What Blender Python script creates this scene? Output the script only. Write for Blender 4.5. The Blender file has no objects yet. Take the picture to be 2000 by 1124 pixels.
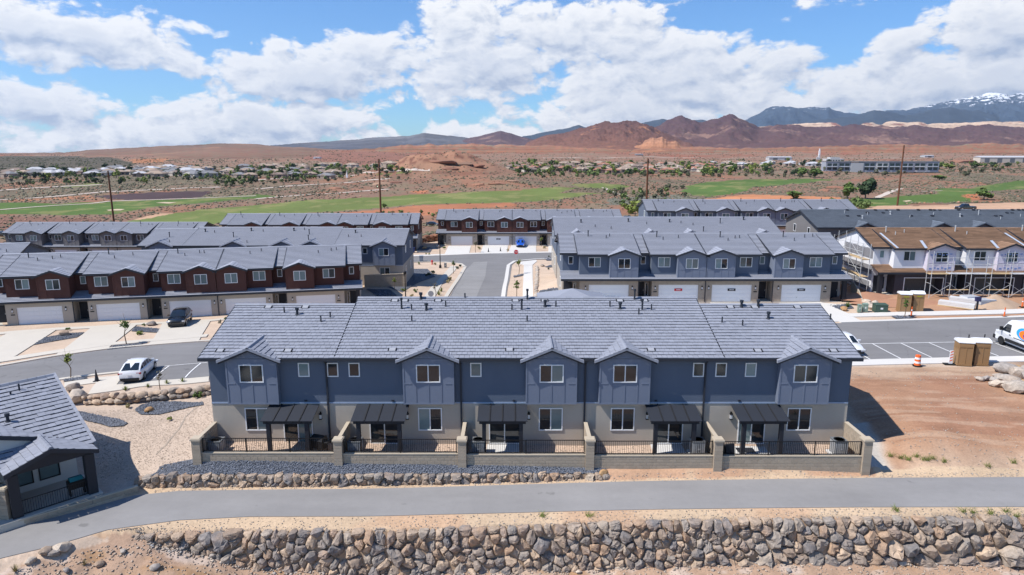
import bpy, bmesh, math, random
import numpy as np
from mathutils import Vector, Matrix
from mathutils.geometry import delaunay_2d_cdt

R = math.radians
random.seed(7)
RNG = np.random.default_rng(7)
SC = bpy.context.scene
COL = SC.collection

# ---------------------------------------------------------------- camera
CAMZ, PITCH, FPX = 18.8, R(11.7), 1335.0
cam_d = bpy.data.cameras.new('camera')
cam_d.lens = FPX / 2000 * 36.0
cam_d.sensor_width = 36.0
cam_d.clip_start = 0.5
cam_d.clip_end = 60000
cam = bpy.data.objects.new('camera', cam_d)
COL.objects.link(cam)
cam.location = (0, 0, CAMZ)
cam.rotation_euler = (R(90) - PITCH, 0, 0)
SC.camera = cam

# ---------------------------------------------------------------- light and exposure
SUNV = Vector((-1.6, -0.50, 2.3)).normalized()
SUN_EL = math.asin(SUNV.z)
SUN_AZ = math.atan2(SUNV.x, SUNV.y)
sd = bpy.data.lights.new('sun', 'SUN')
sd.energy = 5.0
sd.angle = R(0.53)
sd.color = (1.0, 0.955, 0.89)
sun = bpy.data.objects.new('sun', sd)
COL.objects.link(sun)
sun.rotation_euler = (-SUNV).to_track_quat('-Z', 'Y').to_euler()
SC.view_settings.view_transform = 'Standard'
SC.view_settings.look = 'None'
SC.view_settings.gamma = 1.0
SC.view_settings.use_curve_mapping = False
SC.view_settings.exposure = 0.36
SC.render.engine = 'CYCLES'
SC.cycles.max_bounces = 6
SC.cycles.diffuse_bounces = 3
SC.cycles.glossy_bounces = 3
SC.cycles.transmission_bounces = 4
SC.cycles.volume_bounces = 0
SC.cycles.use_denoising = True
SC.cycles.caustics_reflective = False
SC.cycles.caustics_refractive = False

# ---------------------------------------------------------------- node helpers
def N(nt, t, **kw):
    n = nt.nodes.new(t)
    for k, v in kw.items():
        setattr(n, k, v)
    return n

def plug(nt, a, b):
    nt.links.new(a, b)

def setin(nt, node, key, v):
    if v is None:
        return
    s = node.inputs[key]
    if hasattr(v, 'is_linked') or isinstance(v, bpy.types.NodeSocket):
        nt.links.new(v, s)
    else:
        s.default_value = v

def mth(nt, op, a, b=None, c=None, clamp=False):
    n = N(nt, 'ShaderNodeMath', operation=op, use_clamp=clamp)
    setin(nt, n, 0, a); setin(nt, n, 1, b); setin(nt, n, 2, c)
    return n.outputs[0]

def mixc(nt, f, a, b, mode='MIX'):
    n = N(nt, 'ShaderNodeMix', data_type='RGBA', blend_type=mode)
    setin(nt, n, 0, f); setin(nt, n, 6, a); setin(nt, n, 7, b)
    return n.outputs[2]

def c4(c):
    return (c[0], c[1], c[2], 1.0)

# ---------------------------------------------------------------- world: daylight sky with broken cumulus
world = bpy.data.worlds.new('World')
SC.world = world
world.use_nodes = True
wt = world.node_tree
wt.nodes.clear()

def pxdir(px, py):
    """direction (azimuth, elevation) of a spot in the sky, degrees"""
    u, v = (px - 1000) / FPX, (py - 562) / FPX
    d = Vector((u, math.cos(PITCH) - v * math.sin(PITCH), -math.sin(PITCH) - v * math.cos(PITCH))).normalized()
    return math.degrees(math.atan2(d.x, d.y)), math.degrees(math.asin(d.z))

DEG = 1335 / 57.3   # pixels per degree
# clouds: centre, half sizes (all as seen from the terrace), tilt, density
CLOUDS = [(60, 62, 200, 50, 8, 1.0), (235, 92, 165, 50, 14, 1.0), (385, 50, 60, 12, 14, .55),
          (55, 205, 135, 62, 0, 1.0), (250, 262, 330, 42, 0, .8),
          (600, 150, 190, 62, -8, 1.1), (695, 92, 85, 60, 0, 1.0), (520, 235, 230, 62, 0, 1.0),
          (880, 40, 120, 55, 0, .85), (930, 130, 190, 75, 0, 1.0), (1120, 70, 220, 70, 0, .95),
          (1300, 150, 230, 95, 0, 1.1), (1230, 225, 260, 60, 0, 1.0), (1520, 120, 110, 30, -12, .7), (1560, 8, 85, 26, 0, .6),
          (1500, 205, 170, 50, 0, 1.0), (1740, 105, 70, 60, -25, 1.1), (1800, 170, 240, 52, 0, 1.15),
          (1960, 60, 85, 75, -15, 1.2), (1950, 160, 130, 60, 0, 1.1), (1835, 45, 60, 6, -15, .4),
          (930, 265, 330, 24, 0, .6)]

def cloud_group():
    g = bpy.data.node_groups.new('cloud_density', 'ShaderNodeTree')
    g.interface.new_socket('Dir', in_out='INPUT', socket_type='NodeSocketVector')
    g.interface.new_socket('Density', in_out='OUTPUT', socket_type='NodeSocketFloat')
    gi = N(g, 'NodeGroupInput'); go = N(g, 'NodeGroupOutput')
    v = gi.outputs[0]                       # (azimuth, elevation, 0) in degrees
    # domain warp
    nw = N(g, 'ShaderNodeTexNoise', noise_dimensions='2D'); nw.inputs['Scale'].default_value = .22; nw.inputs['Detail'].default_value = 3
    plug(g, v, nw.inputs['Vector'])
    wv = N(g, 'ShaderNodeVectorMath', operation='MULTIPLY_ADD')
    sub = N(g, 'ShaderNodeVectorMath', operation='SUBTRACT'); plug(g, nw.outputs['Color'], sub.inputs[0]); sub.inputs[1].default_value = (.5, .5, .5)
    plug(g, sub.outputs[0], wv.inputs[0]); wv.inputs[1].default_value = (1.8, 1.2, 0); plug(g, v, wv.inputs[2])
    p = wv.outputs[0]
    total = None
    for (px, py, rx, ry, tilt, wgt) in CLOUDS:
        az, el = pxdir(px, py)
        m = N(g, 'ShaderNodeMapping', vector_type='TEXTURE')
        m.inputs['Location'].default_value = (az, el, 0)
        m.inputs['Rotation'].default_value = (0, 0, R(-tilt))
        m.inputs['Scale'].default_value = (rx / DEG, ry / DEG, 1)
        plug(g, p, m.inputs['Vector'])
        ln = N(g, 'ShaderNodeVectorMath', operation='LENGTH'); plug(g, m.outputs[0], ln.inputs[0])
        s = mth(g, 'SUBTRACT', 1.16, ln.outputs['Value'])
        s = mth(g, 'MULTIPLY', mth(g, 'MAXIMUM', s, -0.95), wgt * 1.7)
        total = s if total is None else mth(g, 'SMOOTH_MAX', total, s, .25)
    for (px, py, rx, ry, wgt) in [(590, 25, 190, 40, 1.3), (270, 166, 130, 26, .9), (1660, 58, 75, 40, 1.2), (1440, 22, 130, 24, 1.0), (800, 232, 36, 30, .9)]:
        az, el = pxdir(px, py)
        m = N(g, 'ShaderNodeMapping', vector_type='TEXTURE'); m.inputs['Location'].default_value = (az, el, 0); m.inputs['Scale'].default_value = (rx / DEG, ry / DEG, 1)
        plug(g, p, m.inputs['Vector']); ln = N(g, 'ShaderNodeVectorMath', operation='LENGTH'); plug(g, m.outputs[0], ln.inputs[0])
        total = mth(g, 'SUBTRACT', total, mth(g, 'MULTIPLY', mth(g, 'MAXIMUM', mth(g, 'SUBTRACT', 1.3, ln.outputs['Value']), 0.0), wgt * 1.5))
    # beyond the view the broken field goes on, thinned overhead to lower ambient light
    nb = N(g, 'ShaderNodeTexNoise', noise_dimensions='2D'); nb.inputs['Scale'].default_value = .055; nb.inputs['Detail'].default_value = 2
    mb = N(g, 'ShaderNodeMapping'); mb.inputs['Scale'].default_value = (1, 1.7, 1); plug(g, v, mb.inputs['Vector']); plug(g, mb.outputs[0], nb.inputs['Vector'])
    sep = N(g, 'ShaderNodeSeparateXYZ'); plug(g, v, sep.inputs[0])
    hi_ = mth(g, 'MULTIPLY', mth(g, 'SUBTRACT', sep.outputs[1], 12), .035, clamp=True)
    base = mth(g, 'SUBTRACT', mth(g, 'MULTIPLY', mth(g, 'SUBTRACT', nb.outputs['Fac'], .5), 3.2), mth(g, 'MULTIPLY', hi_, 1.1))
    outx = mth(g, 'SUBTRACT', mth(g, 'ABSOLUTE', sep.outputs[0]), 38)
    outy = mth(g, 'SUBTRACT', sep.outputs[1], 13)
    out = mth(g, 'MULTIPLY', mth(g, 'MAXIMUM', outx, outy), .22, clamp=True)
    mx = N(g, 'ShaderNodeMix', data_type='FLOAT'); setin(g, mx, 0, out); setin(g, mx, 2, total); setin(g, mx, 3, base)
    cov = mx.outputs[0]
    # billows
    n1 = N(g, 'ShaderNodeTexNoise', noise_dimensions='2D'); n1.inputs['Scale'].default_value = .30; n1.inputs['Detail'].default_value = 8; n1.inputs['Roughness'].default_value = .63
    m1 = N(g, 'ShaderNodeMapping'); m1.inputs['Scale'].default_value = (.8, 1.45, 1); plug(g, p, m1.inputs['Vector']); plug(g, m1.outputs[0], n1.inputs['Vector'])
    v1 = N(g, 'ShaderNodeTexVoronoi', feature='SMOOTH_F1', voronoi_dimensions='2D'); v1.inputs['Scale'].default_value = .62; v1.inputs['Detail'].default_value = 3.0; v1.inputs['Roughness'].default_value = .55
    v1.inputs['Smoothness'].default_value = .6
    plug(g, m1.outputs[0], v1.inputs['Vector'])
    a = mth(g, 'MULTIPLY', mth(g, 'SUBTRACT', n1.outputs['Fac'], .5), 2.9)
    b = mth(g, 'MULTIPLY', mth(g, 'SUBTRACT', .45, v1.outputs['Distance']), .95)
    d = mth(g, 'ADD', mth(g, 'ADD', a, b), mth(g, 'MULTIPLY_ADD', cov, 1.0, .36))
    plug(g, d, go.inputs[0])
    return g

cg = cloud_group()
wg = N(wt, 'ShaderNodeTexCoord')
nrm = N(wt, 'ShaderNodeVectorMath', operation='NORMALIZE'); plug(wt, wg.outputs['Generated'], nrm.inputs[0])
sp = N(wt, 'ShaderNodeSeparateXYZ'); plug(wt, nrm.outputs[0], sp.inputs[0])
azi = mth(wt, 'MULTIPLY', mth(wt, 'ARCTAN2', sp.outputs[0], sp.outputs[1]), 57.29578)
ele = mth(wt, 'MULTIPLY', mth(wt, 'ARCSINE', sp.outputs[2]), 57.29578)
cv = N(wt, 'ShaderNodeCombineXYZ'); plug(wt, azi, cv.inputs[0]); plug(wt, ele, cv.inputs[1])
g1 = N(wt, 'ShaderNodeGroup'); g1.node_tree = cg; plug(wt, cv.outputs[0], g1.inputs[0])
off = N(wt, 'ShaderNodeVectorMath', operation='ADD'); plug(wt, cv.outputs[0], off.inputs[0]); off.inputs[1].default_value = (-.40, .75, 0)
g2 = N(wt, 'ShaderNodeGroup'); g2.node_tree = cg; plug(wt, off.outputs[0], g2.inputs[0])
dens = g1.outputs[0]
alpha = N(wt, 'ShaderNodeMapRange', interpolation_type='SMOOTHSTEP'); plug(wt, dens, alpha.inputs[0])
alpha.inputs[1].default_value = .0; alpha.inputs[2].default_value = .72
lit = mth(wt, 'SUBTRACT', dens, g2.outputs[0])
lit = mth(wt, 'MULTIPLY_ADD', lit, .60, .72, clamp=True)
thick = N(wt, 'ShaderNodeMapRange', interpolation_type='SMOOTHSTEP'); plug(wt, dens, thick.inputs[0])
thick.inputs[1].default_value = .8; thick.inputs[2].default_value = 2.4; thick.inputs[3].default_value = 1.0; thick.inputs[4].default_value = .62
lit = mth(wt, 'MULTIPLY', lit, thick.outputs[0])
ccol = mixc(wt, lit, (.37, .435, .56, 1), (.84, .84, .845, 1))
sky = N(wt, 'ShaderNodeTexSky', sky_type='NISHITA')
sky.sun_disc = False
sky.sun_elevation = SUN_EL
sky.sun_rotation = SUN_AZ
sky.altitude = 900
sky.air_density = 1.0
sky.dust_density = .35
sky.ozone_density = 2.6
SKYS = .115
skyc = mixc(wt, 1.0, sky.outputs[0], (SKYS * .50, SKYS * .80, SKYS * 1.10, 1), 'MULTIPLY')
fin = mixc(wt, alpha.outputs[0], skyc, ccol)
bg = N(wt, 'ShaderNodeBackground'); plug(wt, fin, bg.inputs['Color']); bg.inputs['Strength'].default_value = 1.0
wo = N(wt, 'ShaderNodeOutputWorld'); plug(wt, bg.outputs[0], wo.inputs['Surface'])
world.cycles.sampling_method = 'MANUAL'
world.cycles.sample_map_resolution = 512

# ---------------------------------------------------------------- geometry helpers
def ray(px, py):
    u, v = (px - 1000) / FPX, (py - 562) / FPX
    return u, math.cos(PITCH) - v * math.sin(PITCH), -math.sin(PITCH) - v * math.cos(PITCH)

def gz(px, py, z=0.0):
    r = ray(px, py); t = (z - CAMZ) / r[2]
    return r[0] * t, r[1] * t

def gy(px, py, Y):
    r = ray(px, py); t = Y / r[1]
    return r[0] * t, Y, CAMZ + r[2] * t

class MB:
    def __init__(s):
        s.v, s.f, s.m, s.a = [], [], [], []
    def quad(s, *pts, m=0, a=0.5):
        n = len(s.v); s.v.extend(pts); s.f.append(tuple(range(n, n + len(pts)))); s.m.append(m); s.a.append(a)
    def box(s, x0, x1, y0, y1, z0, z1, m=0, a=0.5, rot=0.0, cx=None, cy=None):
        P = [(x0, y0, z0), (x1, y0, z0), (x1, y1, z0), (x0, y1, z0), (x0, y0, z1), (x1, y0, z1), (x1, y1, z1), (x0, y1, z1)]
        if rot:
            cx = (x0 + x1) / 2 if cx is None else cx; cy = (y0 + y1) / 2 if cy is None else cy
            c, sn = math.cos(rot), math.sin(rot)
            P = [(cx + (x - cx) * c - (y - cy) * sn, cy + (x - cx) * sn + (y - cy) * c, z) for x, y, z in P]
        n = len(s.v); s.v.extend(P)
        for q in ((0, 3, 2, 1), (4, 5, 6, 7), (0, 1, 5, 4), (1, 2, 6, 5), (2, 3, 7, 6), (3, 0, 4, 7)):
            s.f.append(tuple(n + i for i in q)); s.m.append(m); s.a.append(a)
    def prism(s, poly, axis, a0, a1, m=0, a=0.5):
        """poly: list of 2D points; axis: 'x','y' or 'z' extrusion from a0 to a1"""
        def mk(p, t):
            return {'x': (t, p[0], p[1]), 'y': (p[0], t, p[1]), 'z': (p[0], p[1], t)}[axis]
        n = len(s.v); k = len(poly)
        s.v.extend([mk(p, a0) for p in poly]); s.v.extend([mk(p, a1) for p in poly])
        s.f.append(tuple(range(n, n + k))[::-1]); s.f.append(tuple(range(n + k, n + 2 * k)))
        s.m += [m, m]; s.a += [a, a]
        for i in range(k):
            j = (i + 1) % k
            s.f.append((n + i, n + j, n + k + j, n + k + i)); s.m.append(m); s.a.append(a)
    def tube(s, p0, p1, r0, r1=None, n=8, m=0, cap=True, a=0.5):
        r1 = r0 if r1 is None else r1
        p0, p1 = Vector(p0), Vector(p1); d = (p1 - p0)
        if d.length < 1e-6: return
        d.normalize()
        up = Vector((0, 0, 1)) if abs(d.z) < .9 else Vector((1, 0, 0))
        e1 = d.cross(up).normalized(); e2 = d.cross(e1)
        b = len(s.v)
        for p, r in ((p0, r0), (p1, r1)):
            for i in range(n):
                t = 2 * math.pi * i / n
                s.v.append(tuple(p + e1 * (r * math.cos(t)) + e2 * (r * math.sin(t))))
        for i in range(n):
            j = (i + 1) % n
            s.f.append((b + i, b + n + i, b + n + j, b + j)); s.m.append(m); s.a.append(a)
        if cap:
            s.f.append(tuple(b + i for i in range(n))); s.f.append(tuple(b + n + i for i in range(n))[::-1]); s.m += [m, m]; s.a += [a, a]
    def bar(s, p0, p1, w, m=0):
        s.tube(p0, p1, w * .707, n=4, m=m)
    def lathe(s, prof, cx=0, cy=0, n=14, m=0):
        b = len(s.v)
        for r, z in prof:
            for i in range(n):
                t = 2 * math.pi * i / n
                s.v.append((cx + r * math.cos(t), cy + r * math.sin(t), z))
        for k in range(len(prof) - 1):
            for i in range(n):
                j = (i + 1) % n
                s.f.append((b + k * n + i, b + k * n + j, b + (k + 1) * n + j, b + (k + 1) * n + i)); s.m.append(m); s.a.append(.5)
        s.f.append(tuple(b + i for i in range(n))[::-1]); s.m.append(m); s.a.append(.5)
        e = b + (len(prof) - 1) * n
        s.f.append(tuple(e + i for i in range(n))); s.m.append(m); s.a.append(.5)
    def mesh(s, name, mats, smooth=False, sharp=None):
        me = bpy.data.meshes.new(name)
        me.from_pydata(s.v, [], s.f)
        mats = mats if isinstance(mats, (list, tuple)) else [mats]
        for m in mats: me.materials.append(m)
        if len(mats) > 1: me.polygons.foreach_set('material_index', s.m)
        at = me.attributes.new('var', 'FLOAT', 'FACE'); at.data.foreach_set('value', s.a)
        if smooth:
            me.polygons.foreach_set('use_smooth', [True] * len(s.f))
            if sharp is not None: me.set_sharp_from_angle(angle=R(sharp))
        me.update()
        return me
    def build(s, name, mats, parent=None, smooth=False, sharp=None):
        return link(name, s.mesh(name, mats, smooth, sharp), parent)

def link(name, me, parent=None, loc=None, rz=0):
    o = bpy.data.objects.new(name, me); COL.objects.link(o)
    if parent is not None: o.parent = parent
    if loc is not None: o.location = loc
    if rz: o.rotation_euler = (0, 0, rz)
    return o

def tag(o, label=None, cat=None, group=None, kind=None):
    if label: o['label'] = label
    if cat: o['category'] = cat
    if group: o['group'] = group
    if kind: o['kind'] = kind
    return o

def thing(name, label, cat, loc=(0, 0, 0), rz=0, group=None):
    o = bpy.data.objects.new(name, None); COL.objects.link(o)
    o.location = loc; o.rotation_euler = (0, 0, rz)
    o.empty_display_size = .3
    return tag(o, label, cat, group)

def copy_tree(o, loc, rz=0, label=None, scale=None, parent=None):
    c = o.copy(); COL.objects.link(c)
    if parent is None:
        c.location = loc; c.rotation_euler = (0, 0, rz)
        if scale: c.scale = scale if hasattr(scale, '__len__') else (scale,) * 3
        if label: c['label'] = label
    else:
        c.parent = parent
    for ch in o.children:
        copy_tree(ch, None, parent=c)
    return c

def npmesh(name, V, F, mats, parent=None, smooth=False, col=None, var=None):
    """V (n,3), F (m,k) numpy arrays"""
    me = bpy.data.meshes.new(name)
    n, (m, k) = len(V), F.shape
    me.vertices.add(n); me.vertices.foreach_set('co', np.ascontiguousarray(V, dtype=np.float32).ravel())
    me.loops.add(m * k); me.loops.foreach_set('vertex_index', np.ascontiguousarray(F, dtype=np.int32).ravel())
    me.polygons.add(m); me.polygons.foreach_set('loop_start', np.arange(m, dtype=np.int32) * k)
    if smooth: me.polygons.foreach_set('use_smooth', np.ones(m, dtype=bool))
    for mt in (mats if isinstance(mats, (list, tuple)) else [mats]): me.materials.append(mt)
    if col is not None:
        at = me.attributes.new('zone', 'FLOAT_COLOR', 'POINT')
        at.data.foreach_set('color', np.ascontiguousarray(np.concatenate([col, np.ones((n, 1))], 1), dtype=np.float32).ravel())
    if var is not None:
        at = me.attributes.new('var', 'FLOAT', 'FACE'); at.data.foreach_set('value', np.ascontiguousarray(var, dtype=np.float32))
    me.update(calc_edges=True)
    me.validate()
    return link(name, me, parent)

# ---------------------------------------------------------------- materials
MATS = {}
def material(name):
    m = bpy.data.materials.new(name); m.use_nodes = True
    nt = m.node_tree; nt.nodes.clear()
    o = N(nt, 'ShaderNodeOutputMaterial'); b = N(nt, 'ShaderNodeBsdfPrincipled'); plug(nt, b.outputs[0], o.inputs[0])
    return m, nt, b

def noise(nt, scale, detail=4, rough=.55, vec=None, stretch=None):
    n = N(nt, 'ShaderNodeTexNoise'); n.inputs['Scale'].default_value = scale
    n.inputs['Detail'].default_value = detail; n.inputs['Roughness'].default_value = rough
    if vec is None:
        vec = N(nt, 'ShaderNodeNewGeometry').outputs['Position']
    if stretch:
        mp = N(nt, 'ShaderNodeMapping'); mp.inputs['Scale'].default_value = stretch; plug(nt, vec, mp.inputs['Vector']); vec = mp.outputs[0]
    plug(nt, vec, n.inputs['Vector'])
    return n

def ramp(nt, fac, stops):
    r = N(nt, 'ShaderNodeValToRGB'); e = r.color_ramp.elements
    while len(e) < len(stops): e.new(.5)
    for el, (p, c) in zip(e, stops):
        el.position = p; el.color = c4(c) if len(c) == 3 else c
    plug(nt, fac, r.inputs[0])
    return r.outputs[0]

def mat(name, c, rough=.8, var=.18, scale=3.0, fine=40.0, finev=.10, bump=.15, bscale=None, spec=.3, metal=0, attr=0.0, rnd=0.0, coat=0.0, stretch=None):
    """plain surface colour with large patches, fine grain, bump and optional per-piece variation"""
    if name in MATS: return MATS[name]
    m, nt, b = material(name)
    n1 = noise(nt, scale, 5, .6, stretch=stretch); n2 = noise(nt, fine, 3, .6, stretch=stretch)
    f = mth(nt, 'ADD', mth(nt, 'MULTIPLY', mth(nt, 'SUBTRACT', n1.outputs[0], .5), var * 2), mth(nt, 'MULTIPLY', mth(nt, 'SUBTRACT', n2.outputs[0], .5), finev * 2))
    if attr:
        at = N(nt, 'ShaderNodeAttribute'); at.attribute_name = 'var'
        f = mth(nt, 'ADD', f, mth(nt, 'MULTIPLY', mth(nt, 'SUBTRACT', at.outputs['Fac'], .5), attr * 2))
    if rnd:
        oi = N(nt, 'ShaderNodeObjectInfo')
        f = mth(nt, 'ADD', f, mth(nt, 'MULTIPLY', mth(nt, 'SUBTRACT', oi.outputs['Random'], .5), rnd * 2))
    f = mth(nt, 'ADD', f, 1.0)
    vm = N(nt, 'ShaderNodeVectorMath', operation='SCALE'); vm.inputs[0].default_value = c[:3]; plug(nt, f, vm.inputs['Scale'])
    plug(nt, vm.outputs[0], b.inputs['Base Color'])
    b.inputs['Roughness'].default_value = rough; b.inputs['Metallic'].default_value = metal
    b.inputs['Specular IOR Level'].default_value = spec
    if coat: b.inputs['Coat Weight'].default_value = coat; b.inputs['Coat Roughness'].default_value = .05
    if bump:
        bp = N(nt, 'ShaderNodeBump'); bp.inputs['Strength'].default_value = bump; bp.inputs['Distance'].default_value = .02
        nb = noise(nt, bscale or fine, 4, .6)
        plug(nt, nb.outputs[0], bp.inputs['Height']); plug(nt, bp.outputs[0], b.inputs['Normal'])
    MATS[name] = m
    return m

def glass_mat(name, tint, rough=.05, blind=None):
    if name in MATS: return MATS[name]
    m, nt, b = material(name)
    b.inputs['Roughness'].default_value = rough
    b.inputs['Specular IOR Level'].default_value = .7
    oi = N(nt, 'ShaderNodeObjectInfo')
    tc = N(nt, 'ShaderNodeTexCoord')
    n = noise(nt, 1.6, 3, .6)
    f = mth(nt, 'ADD', mth(nt, 'MULTIPLY', oi.outputs['Random'], .7), mth(nt, 'MULTIPLY', n.outputs[0], .3))
    col = mixc(nt, f, c4(tint), c4(blind or [t * 1.8 for t in tint]))
    if blind:
        wv = N(nt, 'ShaderNodeTexWave', wave_type='BANDS', bands_direction='Z'); wv.inputs['Scale'].default_value = 9
        gm = N(nt, 'ShaderNodeNewGeometry'); plug(nt, gm.outputs['Position'], wv.inputs['Vector'])
        col = mixc(nt, mth(nt, 'MULTIPLY', wv.outputs['Fac'], .25), col, (.02, .03, .03, 1))
    plug(nt, col, b.inputs['Base Color'])
    MATS[name] = m
    return m

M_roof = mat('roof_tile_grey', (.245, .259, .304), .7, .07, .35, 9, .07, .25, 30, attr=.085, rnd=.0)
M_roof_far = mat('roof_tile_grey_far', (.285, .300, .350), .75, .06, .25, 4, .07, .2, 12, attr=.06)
M_membrane = mat('roof_tile_unfinished', (.115, .135, .165), .8, .25, .6, 4, .25, .1, attr=.1)
M_brownroof = mat('roof_sheathing_brown', (.235, .142, .088), .85, .22, .4, 2.5, .22, .1, attr=.26, stretch=(.25, 1, 1))
M_blue = mat('stucco_blue', (.100, .124, .170), .9, .12, .7, 40, .07, .35, 70, stretch=(1, 1, .35))
M_bluebay = mat('panel_blue_grey', (.150, .176, .236), .75, .05, .6, 60, .04, .1, 60)
M_red = mat('siding_red', (.064, .022, .017), .75, .10, .8, 40, .06, .1)
M_redbay = mat('panel_red', (.078, .031, .025), .75, .08, .8, 40, .06, .1)
M_grey = mat('siding_grey', (.090, .088, .096), .8, .08, .8, 40, .06, .1)
M_greybay = mat('panel_grey', (.17, .162, .162), .8, .08, .8, 40, .06, .1)
M_greige = mat('stucco_greige', (.395, .352, .300), .9, .12, .7, 40, .07, .35, 70, stretch=(1, 1, .35))
M_stone = mat('garage_stone', (.33, .285, .235), .9, .22, 2.0, 9, .22, .5, 9)
M_whitewrap = mat('house_wrap_white', (.70, .71, .74), .6, .07, .8, 8, .05, .1)
M_foam = mat('foam_board', (.56, .53, .62), .7, .22, .8, 5, .12, .1)
M_charcoal = mat('charcoal_board', (.020, .022, .030), .6, .1)
M_fascia = mat('fascia_dark', (.026, .030, .040), .6, .1)
M_trimblue = mat('trim_light_blue', (.26, .32, .43), .7, .05)
M_vinyl = mat('window_vinyl', (.72, .73, .74), .5, .03, bump=0)
M_white = mat('white_paint', (.74, .75, .77), .55, .03, .8, 30, .02, .05)
M_glass = glass_mat('window_glass', (.012, .016, .020), .04)
M_blind = glass_mat('window_blind', (.045, .07, .078), .08, (.24, .33, .34))
M_black = mat('black_metal', (.012, .012, .014), .45, .1, bump=0, metal=.2)
M_rubber = mat('rubber', (.015, .015, .016), .85, .1, bump=0)
M_block = mat('block_wall', (.355, .292, .225), .92, .12, 2.2, 30, .14, .4, 45, attr=.07, rnd=.07)
M_cap = mat('block_cap', (.44, .375, .29), .92, .10, 2.2, 30, .12, .3, 45)
M_conc = mat('concrete', (.50, .46, .40), .9, .08, .5, 25, .06, .15, 60)
M_conc_new = mat('concrete_new', (.56, .54, .51), .9, .06, .5, 25, .05, .15, 60)
M_paint = mat('road_paint', (.72, .72, .72), .8, .1, 2, 40, .1)
M_bluegravel = mat('blue_gravel', (.140, .152, .182), .85, .25, 4, 24, .5, .8, 30, attr=.35)
M_steel = mat('galvanised_steel', (.44, .45, .46), .5, .1, bump=0)
M_wood = mat('pole_wood', (.13, .055, .028), .9, .2, 1.0, 20, .2, .2)
M_lumber = mat('lumber', (.50, .36, .20), .85, .2)
M_acgrey = mat('ac_grey', (.14, .15, .16), .6, .1)
M_acgrey2 = mat('tile_vent_pad', (.30, .31, .34), .8, .1)
M_orange = mat('safety_orange', (.75, .14, .03), .6, .08, bump=0)
M_tan = mat('toilet_tan', (.29, .175, .085), .65, .10, .8, 14, .05, .1)
M_green = mat('utility_green', (.20, .27, .22), .6, .1)
M_signred = mat('sign_red', (.55, .02, .03), .5, .05, bump=0)
M_patio = mat('patio_slab', (.58, .57, .56), .9, .06)
M_carw = mat('car_white', (.74, .75, .77), .3, .01, bump=0, spec=.5, coat=.6)
M_cark = mat('car_black', (.008, .010, .014), .22, .01, bump=0, spec=.5, coat=1.0)
M_carb = mat('car_blue', (.01, .10, .52), .28, .02, bump=0, spec=.5, coat=.8)
M_carglass = mat('car_glass', (.012, .018, .024), .04, .02, bump=0, spec=.8)
M_trim = mat('plastic_trim', (.02, .02, .022), .6, .05, bump=0)
M_rim = mat('alloy', (.42, .43, .45), .35, .05, metal=.8, bump=0)
M_lampw = mat('lamp_lens', (.65, .66, .68), .15, .05, bump=0, spec=.7)
M_lampr = mat('tail_lens', (.30, .01, .01), .2, .05, bump=0, spec=.6)
M_dim = mat('garage_inner_shade', (.13, .12, .11), .9, .2)  # dark back panel colour, painted in for the shade inside open garages
M_bpaper = mat('building_paper', (.055, .050, .058), .85, .15, 1, 8, .15)
M_teal = mat('teal_fabric', (.02, .16, .18), .9, .15)

def asphalt_mat(name, c, crack=.5, streak=(.25, 1.6, 1)):
    m, nt, b = material(name)
    n1 = noise(nt, .16, 5, .6); n2 = noise(nt, 55, 3, .6); n3 = noise(nt, .5, 4, .6, stretch=streak); n4 = noise(nt, 2.5, 5, .7)
    f = mth(nt, 'ADD', mth(nt, 'MULTIPLY', mth(nt, 'SUBTRACT', n1.outputs[0], .5), .40), mth(nt, 'MULTIPLY', mth(nt, 'SUBTRACT', n2.outputs[0], .5), .22))
    f = mth(nt, 'ADD', f, mth(nt, 'MULTIPLY', mth(nt, 'SUBTRACT', n3.outputs[0], .5), .34))
    f = mth(nt, 'ADD', mth(nt, 'ADD', f, mth(nt, 'MULTIPLY', mth(nt, 'SUBTRACT', n4.outputs[0], .5), .16)), 1.0)
    g = N(nt, 'ShaderNodeNewGeometry')
    wv = N(nt, 'ShaderNodeVectorMath', operation='MULTIPLY_ADD'); plug(nt, n4.outputs['Color'], wv.inputs[0]); wv.inputs[1].default_value = (.9, .9, 0); plug(nt, g.outputs['Position'], wv.inputs[2])
    vo = N(nt, 'ShaderNodeTexVoronoi', feature='DISTANCE_TO_EDGE', voronoi_dimensions='2D'); vo.inputs['Scale'].default_value = .13; plug(nt, wv.outputs[0], vo.inputs['Vector'])
    cr = N(nt, 'ShaderNodeMapRange'); plug(nt, vo.outputs['Distance'], cr.inputs[0]); cr.inputs[1].default_value = .003; cr.inputs[2].default_value = .006; cr.inputs[3].default_value = 1 - crack; cr.inputs[4].default_value = 1.0
    sp_ = N(nt, 'ShaderNodeMapRange', interpolation_type='SMOOTHSTEP'); plug(nt, noise(nt, .9, 4, .5).outputs[0], sp_.inputs[0]); sp_.inputs[1].default_value = .66; sp_.inputs[2].default_value = .74; sp_.inputs[3].default_value = 1.0; sp_.inputs[4].default_value = .72
    f = mth(nt, 'MULTIPLY', mth(nt, 'MULTIPLY', f, cr.outputs[0]), sp_.outputs[0])
    vm = N(nt, 'ShaderNodeVectorMath', operation='SCALE'); vm.inputs[0].default_value = c; plug(nt, f, vm.inputs['Scale'])
    plug(nt, vm.outputs[0], b.inputs['Base Color']); b.inputs['Roughness'].default_value = .9; b.inputs['Specular IOR Level'].default_value = .25
    bp = N(nt, 'ShaderNodeBump'); bp.inputs['Strength'].default_value = .3; bp.inputs['Distance'].default_value = .01; plug(nt, n2.outputs[0], bp.inputs['Height']); plug(nt, bp.outputs[0], b.inputs['Normal'])
    return m
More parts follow.
